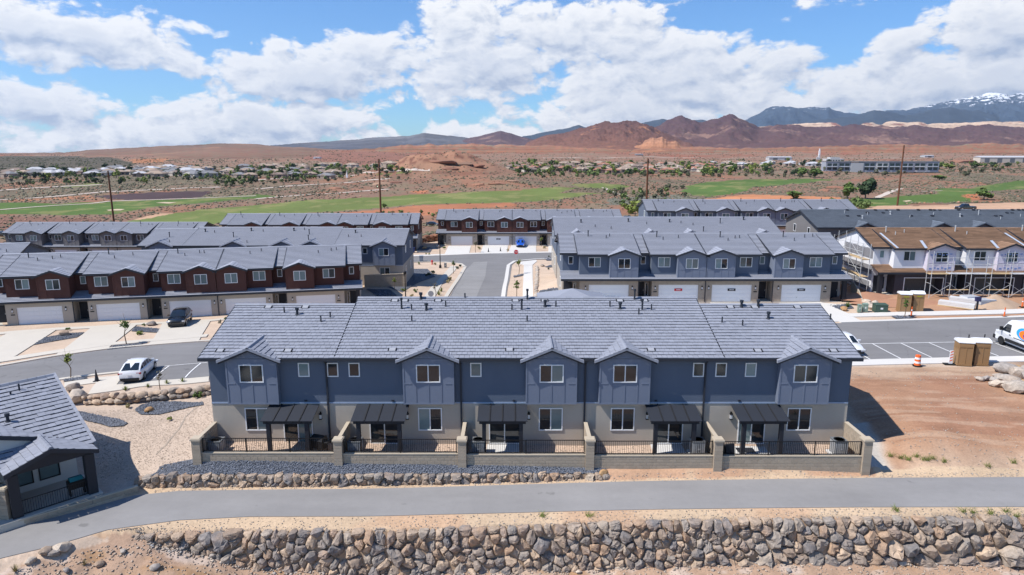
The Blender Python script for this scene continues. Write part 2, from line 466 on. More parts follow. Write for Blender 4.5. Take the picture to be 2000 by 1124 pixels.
M_asph = asphalt_mat('asphalt', (.182, .178, .180), .18); M_asph2 = asphalt_mat('asphalt_path', (.238, .231, .228), .0, (.3, 1.2, 1)); M_asph3 = asphalt_mat('asphalt_worn', (.235, .230, .228), .15)

def leaf_mat(name, ca, cb, rough=.7):
    m, nt, b = material(name)
    oi = N(nt, 'ShaderNodeObjectInfo'); n = noise(nt, 1.3, 4, .65)
    at = N(nt, 'ShaderNodeAttribute'); at.attribute_name = 'var'
    f = mth(nt, 'ADD', mth(nt, 'MULTIPLY', oi.outputs['Random'], .35), mth(nt, 'ADD', mth(nt, 'MULTIPLY', n.outputs[0], .3), mth(nt, 'MULTIPLY', at.outputs['Fac'], .4)), clamp=True)
    plug(nt, mixc(nt, f, c4(ca), c4(cb)), b.inputs['Base Color'])
    b.inputs['Roughness'].default_value = rough; b.inputs['Specular IOR Level'].default_value = .2
    return m
M_leaf = leaf_mat('leaf_green', (.045, .085, .018), (.14, .20, .05))
M_leafdark = leaf_mat('leaf_dark', (.018, .034, .014), (.055, .085, .035))
M_leafyel = leaf_mat('leaf_yellow_green', (.11, .15, .03), (.25, .29, .07))
M_sage = leaf_mat('leaf_sage', (.085, .085, .055), (.22, .20, .13))
M_straw = leaf_mat('grass_straw', (.24, .19, .09), (.40, .34, .17))
M_bark = mat('bark', (.16, .115, .08), .95, .25, 3, 20, .2, .4)

def stone_mat(name, stops, rough=.9):
    m, nt, b = material(name)
    oi = N(nt, 'ShaderNodeObjectInfo')
    r = N(nt, 'ShaderNodeValToRGB'); e = r.color_ramp.elements
    while len(e) < len(stops): e.new(.5)
    for k, (el, c) in enumerate(zip(e, stops)):
        el.position = k / (len(stops) - 1); el.color = c4(c)
    wn = N(nt, 'ShaderNodeTexWhiteNoise', noise_dimensions='1D'); plug(nt, oi.outputs['Random'], wn.inputs['W'])
    at = N(nt, 'ShaderNodeAttribute'); at.attribute_name = 'var'
    k = mth(nt, 'FRACT', mth(nt, 'ADD', wn.outputs['Value'], at.outputs['Fac']))
    n0 = noise(nt, .9, 3, .6)
    k = mth(nt, 'ADD', k, mth(nt, 'MULTIPLY', mth(nt, 'SUBTRACT', n0.outputs[0], .5), .35), clamp=True)
    plug(nt, k, r.inputs[0])
    n1 = noise(nt, 5.0, 6, .68); n2 = noise(nt, 34, 5, .65)
    f = mth(nt, 'ADD', mth(nt, 'MULTIPLY', mth(nt, 'SUBTRACT', n1.outputs[0], .5), 1.5), mth(nt, 'MULTIPLY', mth(nt, 'SUBTRACT', n2.outputs[0], .5), .8))
    sc = N(nt, 'ShaderNodeVectorMath', operation='SCALE'); plug(nt, r.outputs[0], sc.inputs[0]); plug(nt, mth(nt, 'MAXIMUM', mth(nt, 'ADD', f, 1.0), .3), sc.inputs['Scale'])
    # pale dust and lichen
    n3 = noise(nt, 2.3, 6, .72)
    du = N(nt, 'ShaderNodeMapRange'); plug(nt, n3.outputs[0], du.inputs[0]); du.inputs[1].default_value = .54; du.inputs[2].default_value = .72; du.inputs[4].default_value = .55
    plug(nt, mixc(nt, du.outputs[0], sc.outputs[0], (.36, .27, .20, 1)), b.inputs['Base Color'])
    b.inputs['Roughness'].default_value = rough; b.inputs['Specular IOR Level'].default_value = .2
    bp = N(nt, 'ShaderNodeBump'); bp.inputs['Strength'].default_value = .9; bp.inputs['Distance'].default_value = .05
    hb = mth(nt, 'ADD', noise(nt, 7, 7, .7).outputs[0], mth(nt, 'MULTIPLY', n2.outputs[0], .35))
    plug(nt, hb, bp.inputs['Height']); plug(nt, bp.outputs[0], b.inputs['Normal'])
    return m
M_rock = stone_mat('basalt_rock', [(.185, .172, .168), (.29, .22, .168), (.39, .265, .18), (.215, .20, .195), (.34, .262, .20), (.48, .36, .26), (.25, .222, .20), (.39, .32, .255)])
M_paleRock = stone_mat('pale_rock', [(.42, .36, .30), (.30, .27, .25), (.50, .42, .34), (.36, .30, .25), (.45, .43, .41)])
M_redrock = stone_mat('red_rock', [(.26, .12, .075), (.33, .17, .11), (.20, .095, .065), (.30, .19, .13)])
M_goldRock = stone_mat('golden_rock', [(.36, .21, .10), (.40, .26, .14)])

def ground_mat(name, fine=7.0, bump=.5, dist=.05):
    """colour from the mesh's soil zones, broken up by noise at several sizes"""
    m, nt, b = material(name)
    at = N(nt, 'ShaderNodeAttribute'); at.attribute_name = 'zone'
    n1 = noise(nt, .35, 6, .65); n2 = noise(nt, fine, 5, .7); n3 = noise(nt, .03, 5, .6)
    f = mth(nt, 'ADD', mth(nt, 'MULTIPLY', mth(nt, 'SUBTRACT', n1.outputs[0], .5), .55), mth(nt, 'MULTIPLY', mth(nt, 'SUBTRACT', n2.outputs[0], .5), .8))
    f = mth(nt, 'ADD', f, mth(nt, 'MULTIPLY', mth(nt, 'SUBTRACT', n3.outputs[0], .5), .4))
    sc = N(nt, 'ShaderNodeVectorMath', operation='SCALE'); plug(nt, at.outputs['Color'], sc.inputs[0]); plug(nt, mth(nt, 'MAXIMUM', mth(nt, 'ADD', f, 1.0), .35), sc.inputs['Scale'])
    plug(nt, sc.outputs[0], b.inputs['Base Color'])
    b.inputs['Roughness'].default_value = .95; b.inputs['Specular IOR Level'].default_value = .1
    bp = N(nt, 'ShaderNodeBump'); bp.inputs['Strength'].default_value = bump; bp.inputs['Distance'].default_value = dist
    plug(nt, mth(nt, 'ADD', n2.outputs[0], mth(nt, 'MULTIPLY', n1.outputs[0], 2.0)), bp.inputs['Height']); plug(nt, bp.outputs[0], b.inputs['Normal'])
    return m
M_ground = ground_mat('ground_soil')

def hill_mat(name, c_low, c_high, c_patch, strata=0.0, patch=.55, scale=.012, snow=None, shrub=.0, grass=(.10, .10, .06)):
    m, nt, b = material(name)
    g = N(nt, 'ShaderNodeNewGeometry')
    n1 = noise(nt, scale, 8, .65); n2 = noise(nt, scale * 6, 6, .7)
    at = N(nt, 'ShaderNodeAttribute'); at.attribute_name = 'zone'      # r: height 0..1, g: slope
    sep = N(nt, 'ShaderNodeSeparateColor'); plug(nt, at.outputs['Color'], sep.inputs[0])
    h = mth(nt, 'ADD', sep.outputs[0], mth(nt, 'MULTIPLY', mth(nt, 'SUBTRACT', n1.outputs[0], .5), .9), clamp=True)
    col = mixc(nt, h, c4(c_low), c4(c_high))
    pf = N(nt, 'ShaderNodeMapRange', interpolation_type='SMOOTHSTEP'); plug(nt, n1.outputs[0], pf.inputs[0]); pf.inputs[1].default_value = patch; pf.inputs[2].default_value = patch + .10
    col = mixc(nt, pf.outputs[0], col, c4(c_patch))
    if strata:
        mp = N(nt, 'ShaderNodeMapping'); mp.inputs['Scale'].default_value = (.002, .002, strata); plug(nt, g.outputs['Position'], mp.inputs['Vector'])
        ns = N(nt, 'ShaderNodeTexNoise'); ns.inputs['Scale'].default_value = 1; ns.inputs['Detail'].default_value = 4; plug(nt, mp.outputs[0], ns.inputs['Vector'])
        s = mth(nt, 'MULTIPLY_ADD', mth(nt, 'SUBTRACT', ns.outputs[0], .5), 1.6, 1.0)
        sv = N(nt, 'ShaderNodeVectorMath', operation='SCALE'); plug(nt, col, sv.inputs[0]); plug(nt, s, sv.inputs['Scale']); col = sv.outputs[0]
    if shrub:
        sf = N(nt, 'ShaderNodeMapRange'); plug(nt, n2.outputs[0], sf.inputs[0]); sf.inputs[1].default_value = .62 - shrub * .3; sf.inputs[2].default_value = .66 - shrub * .25; sf.inputs[4].default_value = .7
        col = mixc(nt, sf.outputs[0], col, c4(grass))
    if snow:
        n9 = noise(nt, scale * 9, 7, .72, stretch=(1, .6, 2.5))
        hs = mth(nt, 'ADD', sep.outputs[0], mth(nt, 'MULTIPLY', mth(nt, 'SUBTRACT', n9.outputs[0], .5), 1.5))
        sf = N(nt, 'ShaderNodeMapRange', interpolation_type='SMOOTHSTEP'); plug(nt, hs, sf.inputs[0]); sf.inputs[1].default_value = snow; sf.inputs[2].default_value = snow + .10
        col = mixc(nt, sf.outputs[0], col, (.75, .77, .80, 1))
    f = mth(nt, 'MULTIPLY_ADD', mth(nt, 'SUBTRACT', n2.outputs[0], .5), 1.1, 1.0)
    sv = N(nt, 'ShaderNodeVectorMath', operation='SCALE'); plug(nt, col, sv.inputs[0]); plug(nt, f, sv.inputs['Scale'])
    plug(nt, sv.outputs[0], b.inputs['Base Color'])
    b.inputs['Roughness'].default_value = .97; b.inputs['Specular IOR Level'].default_value = .05
    return m

# ---------------------------------------------------------------- terrain
def _hash(ix, iy, seed):
    h = (ix.astype(np.int64) * 374761393 + iy.astype(np.int64) * 668265263 + seed * 974634777) & 0x7fffffff
    h = ((h ^ (h >> 13)) * 1274126177) & 0x7fffffff
    return ((h ^ (h >> 16)) & 0xffff) / 65535.0

def vnoise(x, y, seed=0):
    ix, iy = np.floor(x), np.floor(y); fx, fy = x - ix, y - iy
    fx = fx * fx * (3 - 2 * fx); fy = fy * fy * (3 - 2 * fy)
    a, b, c, d = _hash(ix, iy, seed), _hash(ix + 1, iy, seed), _hash(ix, iy + 1, seed), _hash(ix + 1, iy + 1, seed)
    return (a + (b - a) * fx) * (1 - fy) + (c + (d - c) * fx) * fy

def fbm(x, y, oct=4, seed=0, gain=.5):
    s, a, t = 0, 1.0, 0
    for k in range(oct):
        s = s + a * vnoise(x * 2 ** k + 17.3 * k, y * 2 ** k - 9.1 * k, seed + k); t += a; a *= gain
    return s / t

def sstep(a, b, x):
    t = np.clip((np.asarray(x, dtype=float) - a) / (b - a), 0, 1)
    return t * t * (3 - 2 * t)

def zpath(x):
    return -1.0 + .30 * sstep(-8, 10, x)

def px_line(pts, zf):
    out = []
    for px, py in pts:
        x = (px - 1000) / 33.0
        for _ in range(4):
            x, y = gz(px, py, float(zf(x)))
        out.append((x, y))
    return np.array(out)

FAR_PX = [(-60, 1062), (0, 1039.5), (87, 1017), (175, 994), (262, 969), (350, 960), (520, 957.5), (700, 956), (850, 952.5), (1000, 948), (1180, 943), (1350, 939.5), (1500, 937), (1700, 934.5), (2000, 933), (2140, 933)]
NEAR_PX = [(-60, 1125), (0, 1092), (105, 1067), (210, 1036), (350, 1017), (490, 1010), (700, 1009.5), (850, 1006), (1000, 1002.5), (1180, 998), (1350, 995), (1500, 993), (1700, 991.5), (2000, 991), (2140, 991)]
PF = px_line(FAR_PX, zpath); PN = px_line(NEAR_PX, zpath)
def pf(x): return np.interp(x, PF[:, 0], PF[:, 1])
def pn(x): return np.interp(x, PN[:, 0], PN[:, 1])
WX = np.array([-24, -20, -15.8, -9.5, 0, 14, 28, 45.]); WY = np.array([32.2, 32.75, 33.0, 33.02, 33.3, 33.75, 34.0, 34.1])
def wy(x): return np.interp(x, WX, WY)
_zb = [gy(px, py, 32.9) for px, py in [(150, 1044), (200, 1047), (250, 1055), (362, 1066), (400, 1073), (487, 1097), (525, 1101), (770, 1111), (1000, 1109), (1250, 1105), (1500, 1102), (1900, 1106), (2000, 1110), (2200, 1114)]]
ZBX = np.array([p[0] for p in _zb]); ZBZ = np.array([p[2] for p in _zb])
def zb(x): return np.interp(x, ZBX, ZBZ)
def uy(x): return 37.42 + .020 * (np.asarray(x) + 20)          # face of the upper boulder wall
UX0, UX1 = -22.3, 5.8
def ztw(x): return np.interp(x, [-22.4, -21.5, -10, 0, 5.8], [-.62, -.34, -.38, -.46, -.50])

CTRL = []
def cp(px, py, z):
    x, y = gz(px, py, z); CTRL.append((x, y, z))
for p in [(-19, 41, .05), (21, 41, -.05), (0, 41, 0), (-19, 53, -.4), (21, 53, .05), (0, 53, -.2), (-19, 38.4, .08), (-10, 38.4, .02), (0, 38.4, -.14), (8, 38.4, -.32), (21.5, 38.3, -.42), (10, 41, 0),
          (23.3, 39, -.42), (23.0, 42, -.2), (25.8, 40.5, .35), (26.5, 45, .7), (24.0, 48, .55), (32, 44, .5), (40, 45, .35), (38, 40, -.2), (31, 39.6, -.3), (50, 42, .1), (32, 50, .45), (44, 52, .4),
          (31, 56, .12), (40, 56.5, .12), (52, 57, .15), (33, 63, 0), (50, 63, .05), (35.5, 71.6, 0), (57, 74.6, .1), (75, 70, .2), (46, 79, .25), (52, 80, .35), (62, 82, .45), (47, 84, .4), (60, 90, .4), (80, 95, .8),
          (6.5, 82, 0), (20, 82, 0), (41, 82, 0), (6.5, 94, 0), (41, 94, .1), (20, 94, 0), (10, 100, 0), (38, 101, .1), (24, 107, 0), (20, 76, -.05), (38, 74, 0),
          (12, 65, -.35), (0, 64, -.75), (-4, 75, -1.25), (-4, 90, -1.95), (-4, 105, -2.55), (-4, 120, -3.0), (-3, 140, -3.5), (15, 138, -3.4), (-18, 138, -3.7), (3, 92, -1.9), (3, 110, -2.6), (3.5, 80, -1.4),
          (-62, 78.5, -2.2), (-41, 82.9, -2.2), (-20, 87.3, -2.2), (-58, 92, -2.0), (-16, 100, -2.0), (-35, 100, -1.6), (-55, 101, -1.7), (-14, 88, -2.1), (-70, 78, -2.4),
          (-30, 113, -1.8), (-15, 112, -2.6), (-17, 155, -3.6), (26, 155, -3.6), (5, 165, -3.7), (-30, 147, -3.6), (-60, 147, -3.9), (-45, 130, -3.2), (-110, 152, -6.2), (-80, 152, -5.8), (-140, 150, -7.5), (-110, 120, -4.5), (-75, 105, -2.6),
          (38, 139, 0), (90, 139, 0), (60, 125, .3), (56, 101, 1.0), (90, 101, 1.1), (110, 150, .5), (60, 200, -.5), (110, 205, 0), (150, 200, .5), (150, 100, 1.5), (120, 70, .8), (-110, 200, -9), (0, 195, -6), (35, 195, -4), (-160, 90, -4), (-90, 70, -3.2)]:
    CTRL.append(p)
for p in [(395, 669, -1.2), (210, 684, -1.5), (105, 698.7, -1.75), (0, 717.6, -2.0), (-120, 745, -2.2), (405, 709, -.85), (304, 717.6, -.95), (245, 724, -1.0), (124, 739.6, -1.25), (405, 748, -.8), (300, 757, -.95), (175, 771, -1.2), (60, 790, -1.6),
          (400, 775, -1.2), (300, 785, -1.45), (165, 793, -1.6), (395, 800, -.75), (330, 840, -.65), (240, 840, -.9), (385, 880, -.05), (280, 898, -.2), (262, 935, -.75), (200, 950, -.75), (100, 980, -.7), (0, 1010, -.75), (150, 800, -1.4), (-60, 900, -1.0)]:
    cp(*p)
CT = np.array(CTRL)
def _tps(r2): return np.where(r2 > 1e-12, r2 * np.log(r2 + 1e-12), 0)
_S = 50.0
_n = len(CT)
_P = CT[:, :2] / _S
_K = _tps(((_P[:, None] - _P[None]) ** 2).sum(-1)) + np.eye(_n) * 1.5e-4
_A = np.zeros((_n + 3, _n + 3)); _A[:_n, :_n] = _K; _A[:_n, _n] = 1; _A[:_n, _n + 1:] = _P; _A[_n, :_n] = 1; _A[_n + 1:, :_n] = _P.T
_W = np.linalg.solve(_A, np.concatenate([CT[:, 2], [0, 0, 0]]))
def rbf(x, y):
    x = np.clip(x, -170, 170) / _S; y = np.clip(y, 25, 215) / _S
    out = _W[_n] + _W[_n + 1] * x + _W[_n + 2] * y
    for k in range(_n):
        out = out + _W[k] * _tps((x - _P[k, 0]) ** 2 + (y - _P[k, 1]) ** 2)
    return out

FY = np.array([0, 170, 260, 400, 650, 900, 1400, 2000, 3000, 6000, 30000.]); FZ = np.array([-5, -6, -12, -14.5, -12.5, -10.5, -6.5, 7, -6, -60, -260.])
def hfar(x, y):
    z = np.interp(y, FY, FZ)
    a = np.clip((y - 230) / 500, 0, 1)
    z = z + (fbm(x / 90, y / 130, 4, 5) - .5) * (2.0 + 5 * a) * np.clip((2600 - y) / 800, .15, 1)
    z = z - 13 * sstep(.22, .68, -x / np.maximum(y, 1)) * sstep(900, 1900, y)
    # rocky knoll beyond the fairway
    r2 = ((x + 72) / 62) ** 2 + ((y - 720) / 80) ** 2
    z = z + 25 * np.exp(-r2 ** 1.15) * (.72 + .55 * fbm(x / 16, y / 20, 4, 9)) + 5 * np.exp(-(((x + 20) / 120) ** 2 + ((y - 560) / 60) ** 2))
    # brush slope at the far side of the valley
    z = z + 9 * np.exp(-((x + 900) / 330) ** 2 - ((y - 1300) / 330) ** 2)
    z = z + 9 * np.exp(-((x - 330) / 190) ** 2 - ((y - 420) / 110) ** 2) * 0.6
    return z

def H(x, y):
    x = np.asarray(x, dtype=float); y = np.asarray(y, dtype=float)
    sh = np.broadcast(x, y).shape
    x = np.broadcast_to(x, sh).ravel().astype(float); y = np.broadcast_to(y, sh).ravel().astype(float)
    out = np.empty(x.size)
    near = y < 300
    if near.any():
        xn, yn = x[near], y[near]
        base = rbf(xn, yn)
        zp = zpath(xn); f, n_, w, u = pf(xn), pn(xn), wy(xn), uy(xn)
        r = base.copy()
        # strip between path and what stands behind it
        front_wall = (xn > UX0) & (xn < UX1)
        lim = np.where(front_wall, u + .12, f + .5)
        span = np.where(front_wall, .1, np.where(xn > 22.5, 2.4, np.where(xn >= UX1, .75, .35)))
        t = sstep(0, 1, (yn - lim) / span)
        t = np.where(front_wall, t, sstep(0, 1, (yn - (f + .15)) / span))
        r = np.where(yn > f - 3, zp + (r - zp) * t, r)
        zt_ = ztw(xn); tt = np.clip((yn - u) / np.maximum(38.30 - u, .2), 0, 1)
        shelf = zt_ + (base - zt_) * tt
        r = np.where(front_wall & (yn > u + .04), np.where(yn < 38.3, shelf, base), np.where(front_wall & (yn > f - 3), zp, r))
        # path shelf
        r = np.where((yn <= f + .15) & (yn >= n_ - .2), zp, r)
        # shoulder below the path
        s = np.clip((n_ - .2 - yn) / np.maximum(n_ - .2 - w, .2), 0, 1)
        sh_z = zp - .05 - .25 * s
        r = np.where(yn < n_ - .2, sh_z, r)
        # below the boulder wall
        k = sstep(-21.5, -17.0, xn)
        below = zb(xn) - .10 * np.maximum(w - yn, 0)
        slope_l = zp - .12 - .42 * np.maximum(n_ - .35 - yn, 0) ** .9
        wall_z = np.where(yn < w - .02, below, sh_z)
        lowz = wall_z * k + np.maximum(slope_l, below - .2) * (1 - k)
        r = np.where(yn < n_ - .2, np.where(yn < w, lowz, np.where(k < 1, np.minimum(sh_z, lowz * (1 - k) + sh_z * k), sh_z)), r)
        # small unevenness on bare soil
        soil = ((yn < n_ - .5) | ((xn > 23) & (yn > f + .6) & (yn < 55)))
        r = r + np.where(soil, (fbm(xn * 1.2, yn * 1.2, 4, 3) - .5) * .28 * np.where(yn < w, 1, .35), 0)
        out[near] = r
    fl = y > 185
    if fl.any():
        hf = hfar(x[fl], y[fl])
        bl = sstep(185, 290, y[fl] - np.clip(x[fl], 0, 100) * .35)
        prev = np.where(near[fl], out[fl], 0)
        out[fl] = prev * (1 - bl) + hf * bl
    return out.reshape(sh)

def h1(x, y): return float(H(np.array([x]), np.array([y]))[0])

def gnd(px, py):
    r = ray(px, py)
    t = np.geomspace(25, 9000, 1400)
    x, y, z = r[0] * t, r[1] * t, CAMZ + r[2] * t
    hh = H(x, y)
    b = np.nonzero(z < hh)[0]
    k = b[0] if len(b) else len(t) - 1
    if k > 0:
        d0, d1 = z[k - 1] - hh[k - 1], z[k] - hh[k]
        f = d0 / (d0 - d1) if d0 != d1 else 0
        tt = t[k - 1] + (t[k] - t[k - 1]) * min(max(f, 0), 1)
    else: tt = t[0]
    return r[0] * tt, r[1] * tt, CAMZ + r[2] * tt

def inpoly(x, y, poly):
    poly = np.asarray(poly); c = np.zeros(x.shape, bool); j = len(poly) - 1
    for i in range(len(poly)):
        xi, yi, xj, yj = *poly[i][:2], *poly[j][:2]
        if yi != yj:
            c ^= ((yi > y) != (yj > y)) & (x < (xj - xi) * (y - yi) / (yj - yi) + xi)
        j = i
    return c

def worldpoly(pts): return [gnd(px, py)[:2] for px, py in pts]

ROWS = np.concatenate([np.arange(6, 27, 1.5), np.arange(27, 46, .13), np.arange(46, 100, .35), np.arange(100, 200, .8), np.geomspace(200, 3200, 230), np.geomspace(3400, 30000, 20)])
TC = np.linspace(-1.12, 1.12, 561)
TX = TC[None, :] * (.80 * ROWS[:, None] + 6); TY = np.repeat(ROWS[:, None], len(TC), 1)
TZ = H(TX, TY)
tx, ty = TX.ravel(), TY.ravel()

# soil zones
DESERT = np.array([.215, .132, .092]); DESERT2 = np.array([.265, .130, .080]); SAGE = np.array([.125, .113, .076])
TAN = np.array([.46, .365, .29]); TANLOT = np.array([.52, .405, .31]); RED = np.array([.365, .212, .132]); SHO = np.array([.50, .37, .25]); FORE = np.array([.37, .25, .175])
GRASS1 = np.array([.128, .158, .048]); GRASS2 = np.array([.082, .130, .034])
zc = np.repeat(DESERT[None], tx.size, 0)
def blend(col, w):
    global zc
    w = np.clip(w, 0, 1)[:, None]; zc = zc * (1 - w) + np.asarray(col)[None] * w
nA = fbm(tx / 160, ty / 260, 5, 11); nB = fbm(tx / 35, ty / 60, 4, 21); nC = fbm(tx / 2.2, ty / 2.2, 4, 31); nD = fbm(tx / 11, ty / 16, 4, 41)
farw = sstep(170, 240, ty)
knoll = np.exp(-((tx + 72) / 75) ** 2 - ((ty - 720) / 100) ** 2)
blend(SAGE, farw * sstep(.48, .60, nA) * .75)
blend(DESERT2, farw * sstep(.56, .68, nB) * .8)
blend((.185, .155, .10), farw * sstep(.50, .62, nD) * .6)
blend((.31, .165, .105), knoll * 1.2)
blend((.13, .055, .04), np.clip(knoll * 1.6, 0, 1) * sstep(.55, .62, fbm(tx / 26, TZ.ravel() / 1.6, 3, 77)) * .8)
blend((.255, .145, .100), sstep(800, 1300, ty) * .75)
blend((.26, .105, .065), sstep(1150, 1500, ty) * sstep(.45, .6, nA) * .9)
blend((.22, .19, .14), sstep(700, 900, ty) * sstep(.52, .63, nD) * .45)
nearm = ty < 190
blend(TANLOT, np.where(nearm, .9, 0) * sstep(-75, -60, tx) * (1 - sstep(42, 46, tx)) * (1 - sstep(160, 185, ty)))
blend(RED, np.where((ty > 38) & nearm, 1, 0) * sstep(23.2, 24.6, tx + (nC - .5) * 1.5) * (1 - sstep(56.0, 56.6, ty)))
blend((.46, .33, .235), np.where((ty > 38) & nearm, 1, 0) * sstep(23.2, 24.6, tx) * (1 - sstep(38.8, 41.5, ty + (nC - .5) * 3)) * .9)
blend((.43, .31, .22), np.where(nearm & (tx > 24), 1, 0) * sstep(52.2, 54, ty + (nC - .5) * 3) * (1 - sstep(56.0, 56.6, ty)) * .8)
blend((.30, .15, .095), np.where((ty > 42) & (ty < 54) & (tx > 25), 1, 0) * sstep(.50, .64, nD) * .6)
blend(RED, np.where((ty > 70) & nearm, 1, 0) * sstep(42.5, 44, tx) * (1 - sstep(165, 200, ty)))
blend(TAN, np.where((tx < -19) & (ty > 36) & (ty < 60), 1, 0))
yardm = (tx > -19.4) & (tx < 21.6) & (ty > 38.4) & (ty < 41.2)
blend((.50, .375, .29), yardm * 1.0)
blend((.42, .385, .345), np.where((ty > 38.2) & (ty < 44), 1, 0) * sstep(21.3, 21.7, tx) * (1 - sstep(23.2, 23.9, tx + (40 - ty) * .2 + (nC - .5) * .8)))
shm = (ty < pf(tx) + np.where(tx > 6, 1.0, .9)) & (ty > wy(tx) - .4) & (ty < 42)
blend(SHO, shm * 1.0)
blend((.42, .245, .155), np.where((tx > 5) & (tx < 22) & (ty > pf(tx) + .25) & (ty < 39), .8, 0) * sstep(.35, .6, nC + .1))
blend((.44, .27, .17), shm * (ty < pn(tx)) * sstep(.5, .66, fbm(tx / 5, ty / 2, 3, 71)) * .6)
lowm = ((ty < wy(tx) - .1) & (tx > -21)) | ((ty < pn(tx) - .7) & (tx <= -16))
blend(FORE, lowm * 1.0)
blend((.58, .50, .44), lowm * sstep(.56, .66, fbm(tx / 1.5, ty / .9, 4, 81)) * .5)
blend((.33, .19, .09), lowm * sstep(.54, .66, fbm(tx / 2.6, ty / 1.3, 4, 91)) * .6)
lotm = np.where((ty > 41) & (ty < 56) & (tx > 24.5), 1, 0)
blend((.25, .135, .085), lotm * sstep(.55, .66, fbm(tx / 5 + .3 * nC, ty / .55, 4, 51)) * .45)
blend((.47, .33, .235), lotm * sstep(.57, .68, fbm(tx / 4, ty / .5 + tx * .08, 4, 52)) * .45)
for q in (44.6, 46.3, 49.0, 50.6): blend((.29, .165, .11), lotm * np.exp(-((ty - q - .9 * np.sin(tx / 7.0 + q)) / .16) ** 2) * .35 * (.4 + nC))
# golf fairways and bare ground, outlined on the valley floor
FAIRWAYS = [([(-40, 418), (40, 419), (140, 421), (225, 419), (290, 407), (330, 402), (430, 394), (505, 388), (500, 382), (375, 387), (250, 391), (160, 395), (90, 402), (-40, 411)], GRASS2),
            ([(-40, 410), (0, 409), (60, 406), (130, 399), (60, 397), (-40, 397)], GRASS2),
            ([(245, 432), (300, 420), (425, 407), (500, 401), (600, 392), (700, 387), (800, 380), (1000, 372), (1075, 367), (1125, 367), (1092, 377), (1180, 378), (1110, 388), (1000, 396), (900, 398), (825, 400), (750, 406), (650, 414), (560, 420), (480, 425), (400, 441), (250, 452)], GRASS1),
            ([(1328, 374), (1345, 364), (1380, 356), (1500, 350), (1580, 351), (1545, 360), (1470, 366), (1450, 376), (1380, 385), (1345, 381)], GRASS2),
            ([(1655, 400), (1670, 390), (1725, 386), (1835, 380), (1832, 370), (1925, 362), (2060, 352), (2060, 366), (1940, 374), (1910, 376), (1880, 381), (1886, 395), (1825, 396), (1750, 401), (1675, 408)], GRASS2),
            ([(1120, 361), (1180, 358), (1235, 365), (1190, 369), (1135, 366)], GRASS1), ([(1500, 352), (1560, 350), (1640, 352), (1560, 360)], GRASS2),
            ([(500, 390), (545, 383), (500, 381), (460, 384)], GRASS2), ([(740, 342), (800, 336), (815, 331), (770, 338), (735, 340)], GRASS1), ([(120, 364), (190, 358), (200, 362), (140, 367)], GRASS1)]
edge = 1 + (nB - .5) * .0
for poly, colr in FAIRWAYS:
    W_ = worldpoly(poly)
    jx = tx + (nD - .5) * 10; jy = ty + (nB - .5) * 16
    ins = inpoly(jx, jy, W_) & (ty > 200)
    stripe = .88 + .3 * fbm(tx / 22, ty / 60, 3, 55)
    w = ins * 1.0
    zc = np.where(ins[:, None], np.asarray(colr)[None] * stripe[:, None], zc)
    # worn patches
    blend((.24, .22, .09), ins * sstep(.58, .70, nD) * .6)
BARE = [([(640, 418), (760, 408), (830, 401), (900, 399), (1000, 396), (1010, 402), (900, 410), (855, 420), (700, 424)], (.36, .15, .08)), ([(1370, 390), (1450, 380), (1520, 382), (1640, 386), (1640, 396), (1500, 394), (1390, 393)], (.46, .20, .10)),
        ([(1655, 412), (1700, 404), (1850, 399), (2060, 396), (2060, 416), (1800, 413)], (.47, .30, .20)), ([(180, 384), (260, 378), (410, 374), (395, 386), (250, 391)], (.075, .05, .052)), ([(0, 392), (180, 382), (190, 388), (0, 396)], (.33, .16, .09)),
        ([(255, 430), (300, 418), (340, 416), (280, 428)], (.48, .30, .19)), ([(1875, 381), (1910, 377), (1905, 388), (1880, 390)], (.40, .15, .07)), ([(800, 374), (830, 371), (850, 373), (820, 378)], (.38, .15, .08)),
        ([(-60, 420), (60, 424), (160, 428), (250, 436), (200, 452), (-60, 450)], (.19, .105, .075)), ([(255, 312), (330, 310), (320, 318), (258, 319)], (.36, .165, .085)), ([(-80, 306), (60, 305), (170, 305), (235, 311), (262, 322), (235, 333), (130, 342), (-80, 350)], (.098, .084, .062)), ([(560, 300), (900, 296), (900, 302), (560, 306)], (.235, .115, .08)), ([(1200, 385), (1320, 380), (1370, 388), (1290, 398), (1180, 400)], (.15, .145, .11))]
for poly, colr in BARE:
    ins = inpoly(tx + (nD - .5) * 10, ty + (nB - .5) * 14, worldpoly(poly)) & (ty > 180)
    zc = np.where(ins[:, None], np.asarray(colr)[None] * (.8 + .4 * nD[:, None]), zc)
nr, nc = TX.shape
idx = np.arange(nr * nc).reshape(nr, nc)
FQ = np.stack([idx[:-1, :-1], idx[:-1, 1:], idx[1:, 1:], idx[1:, :-1]], -1).reshape(-1, 4)
terrain = npmesh('ground', np.stack([tx, ty, TZ.ravel()], -1), FQ, M_ground, smooth=True, col=zc)
tag(terrain, kind='structure')

# ---------------------------------------------------------------- draped sheets: roads, paths, pavements
def densify(poly, step, closed=True):
    out = []; n = len(poly)
    for i in range(n if closed else n - 1):
        a, b = np.array(poly[i]), np.array(poly[(i + 1) % n])
        k = max(1, int(np.ceil(np.linalg.norm(b - a) / step)))
        out += [tuple(a + (b - a) * j / k) for j in range(k)]
    if not closed: out.append(tuple(poly[-1]))
    return out

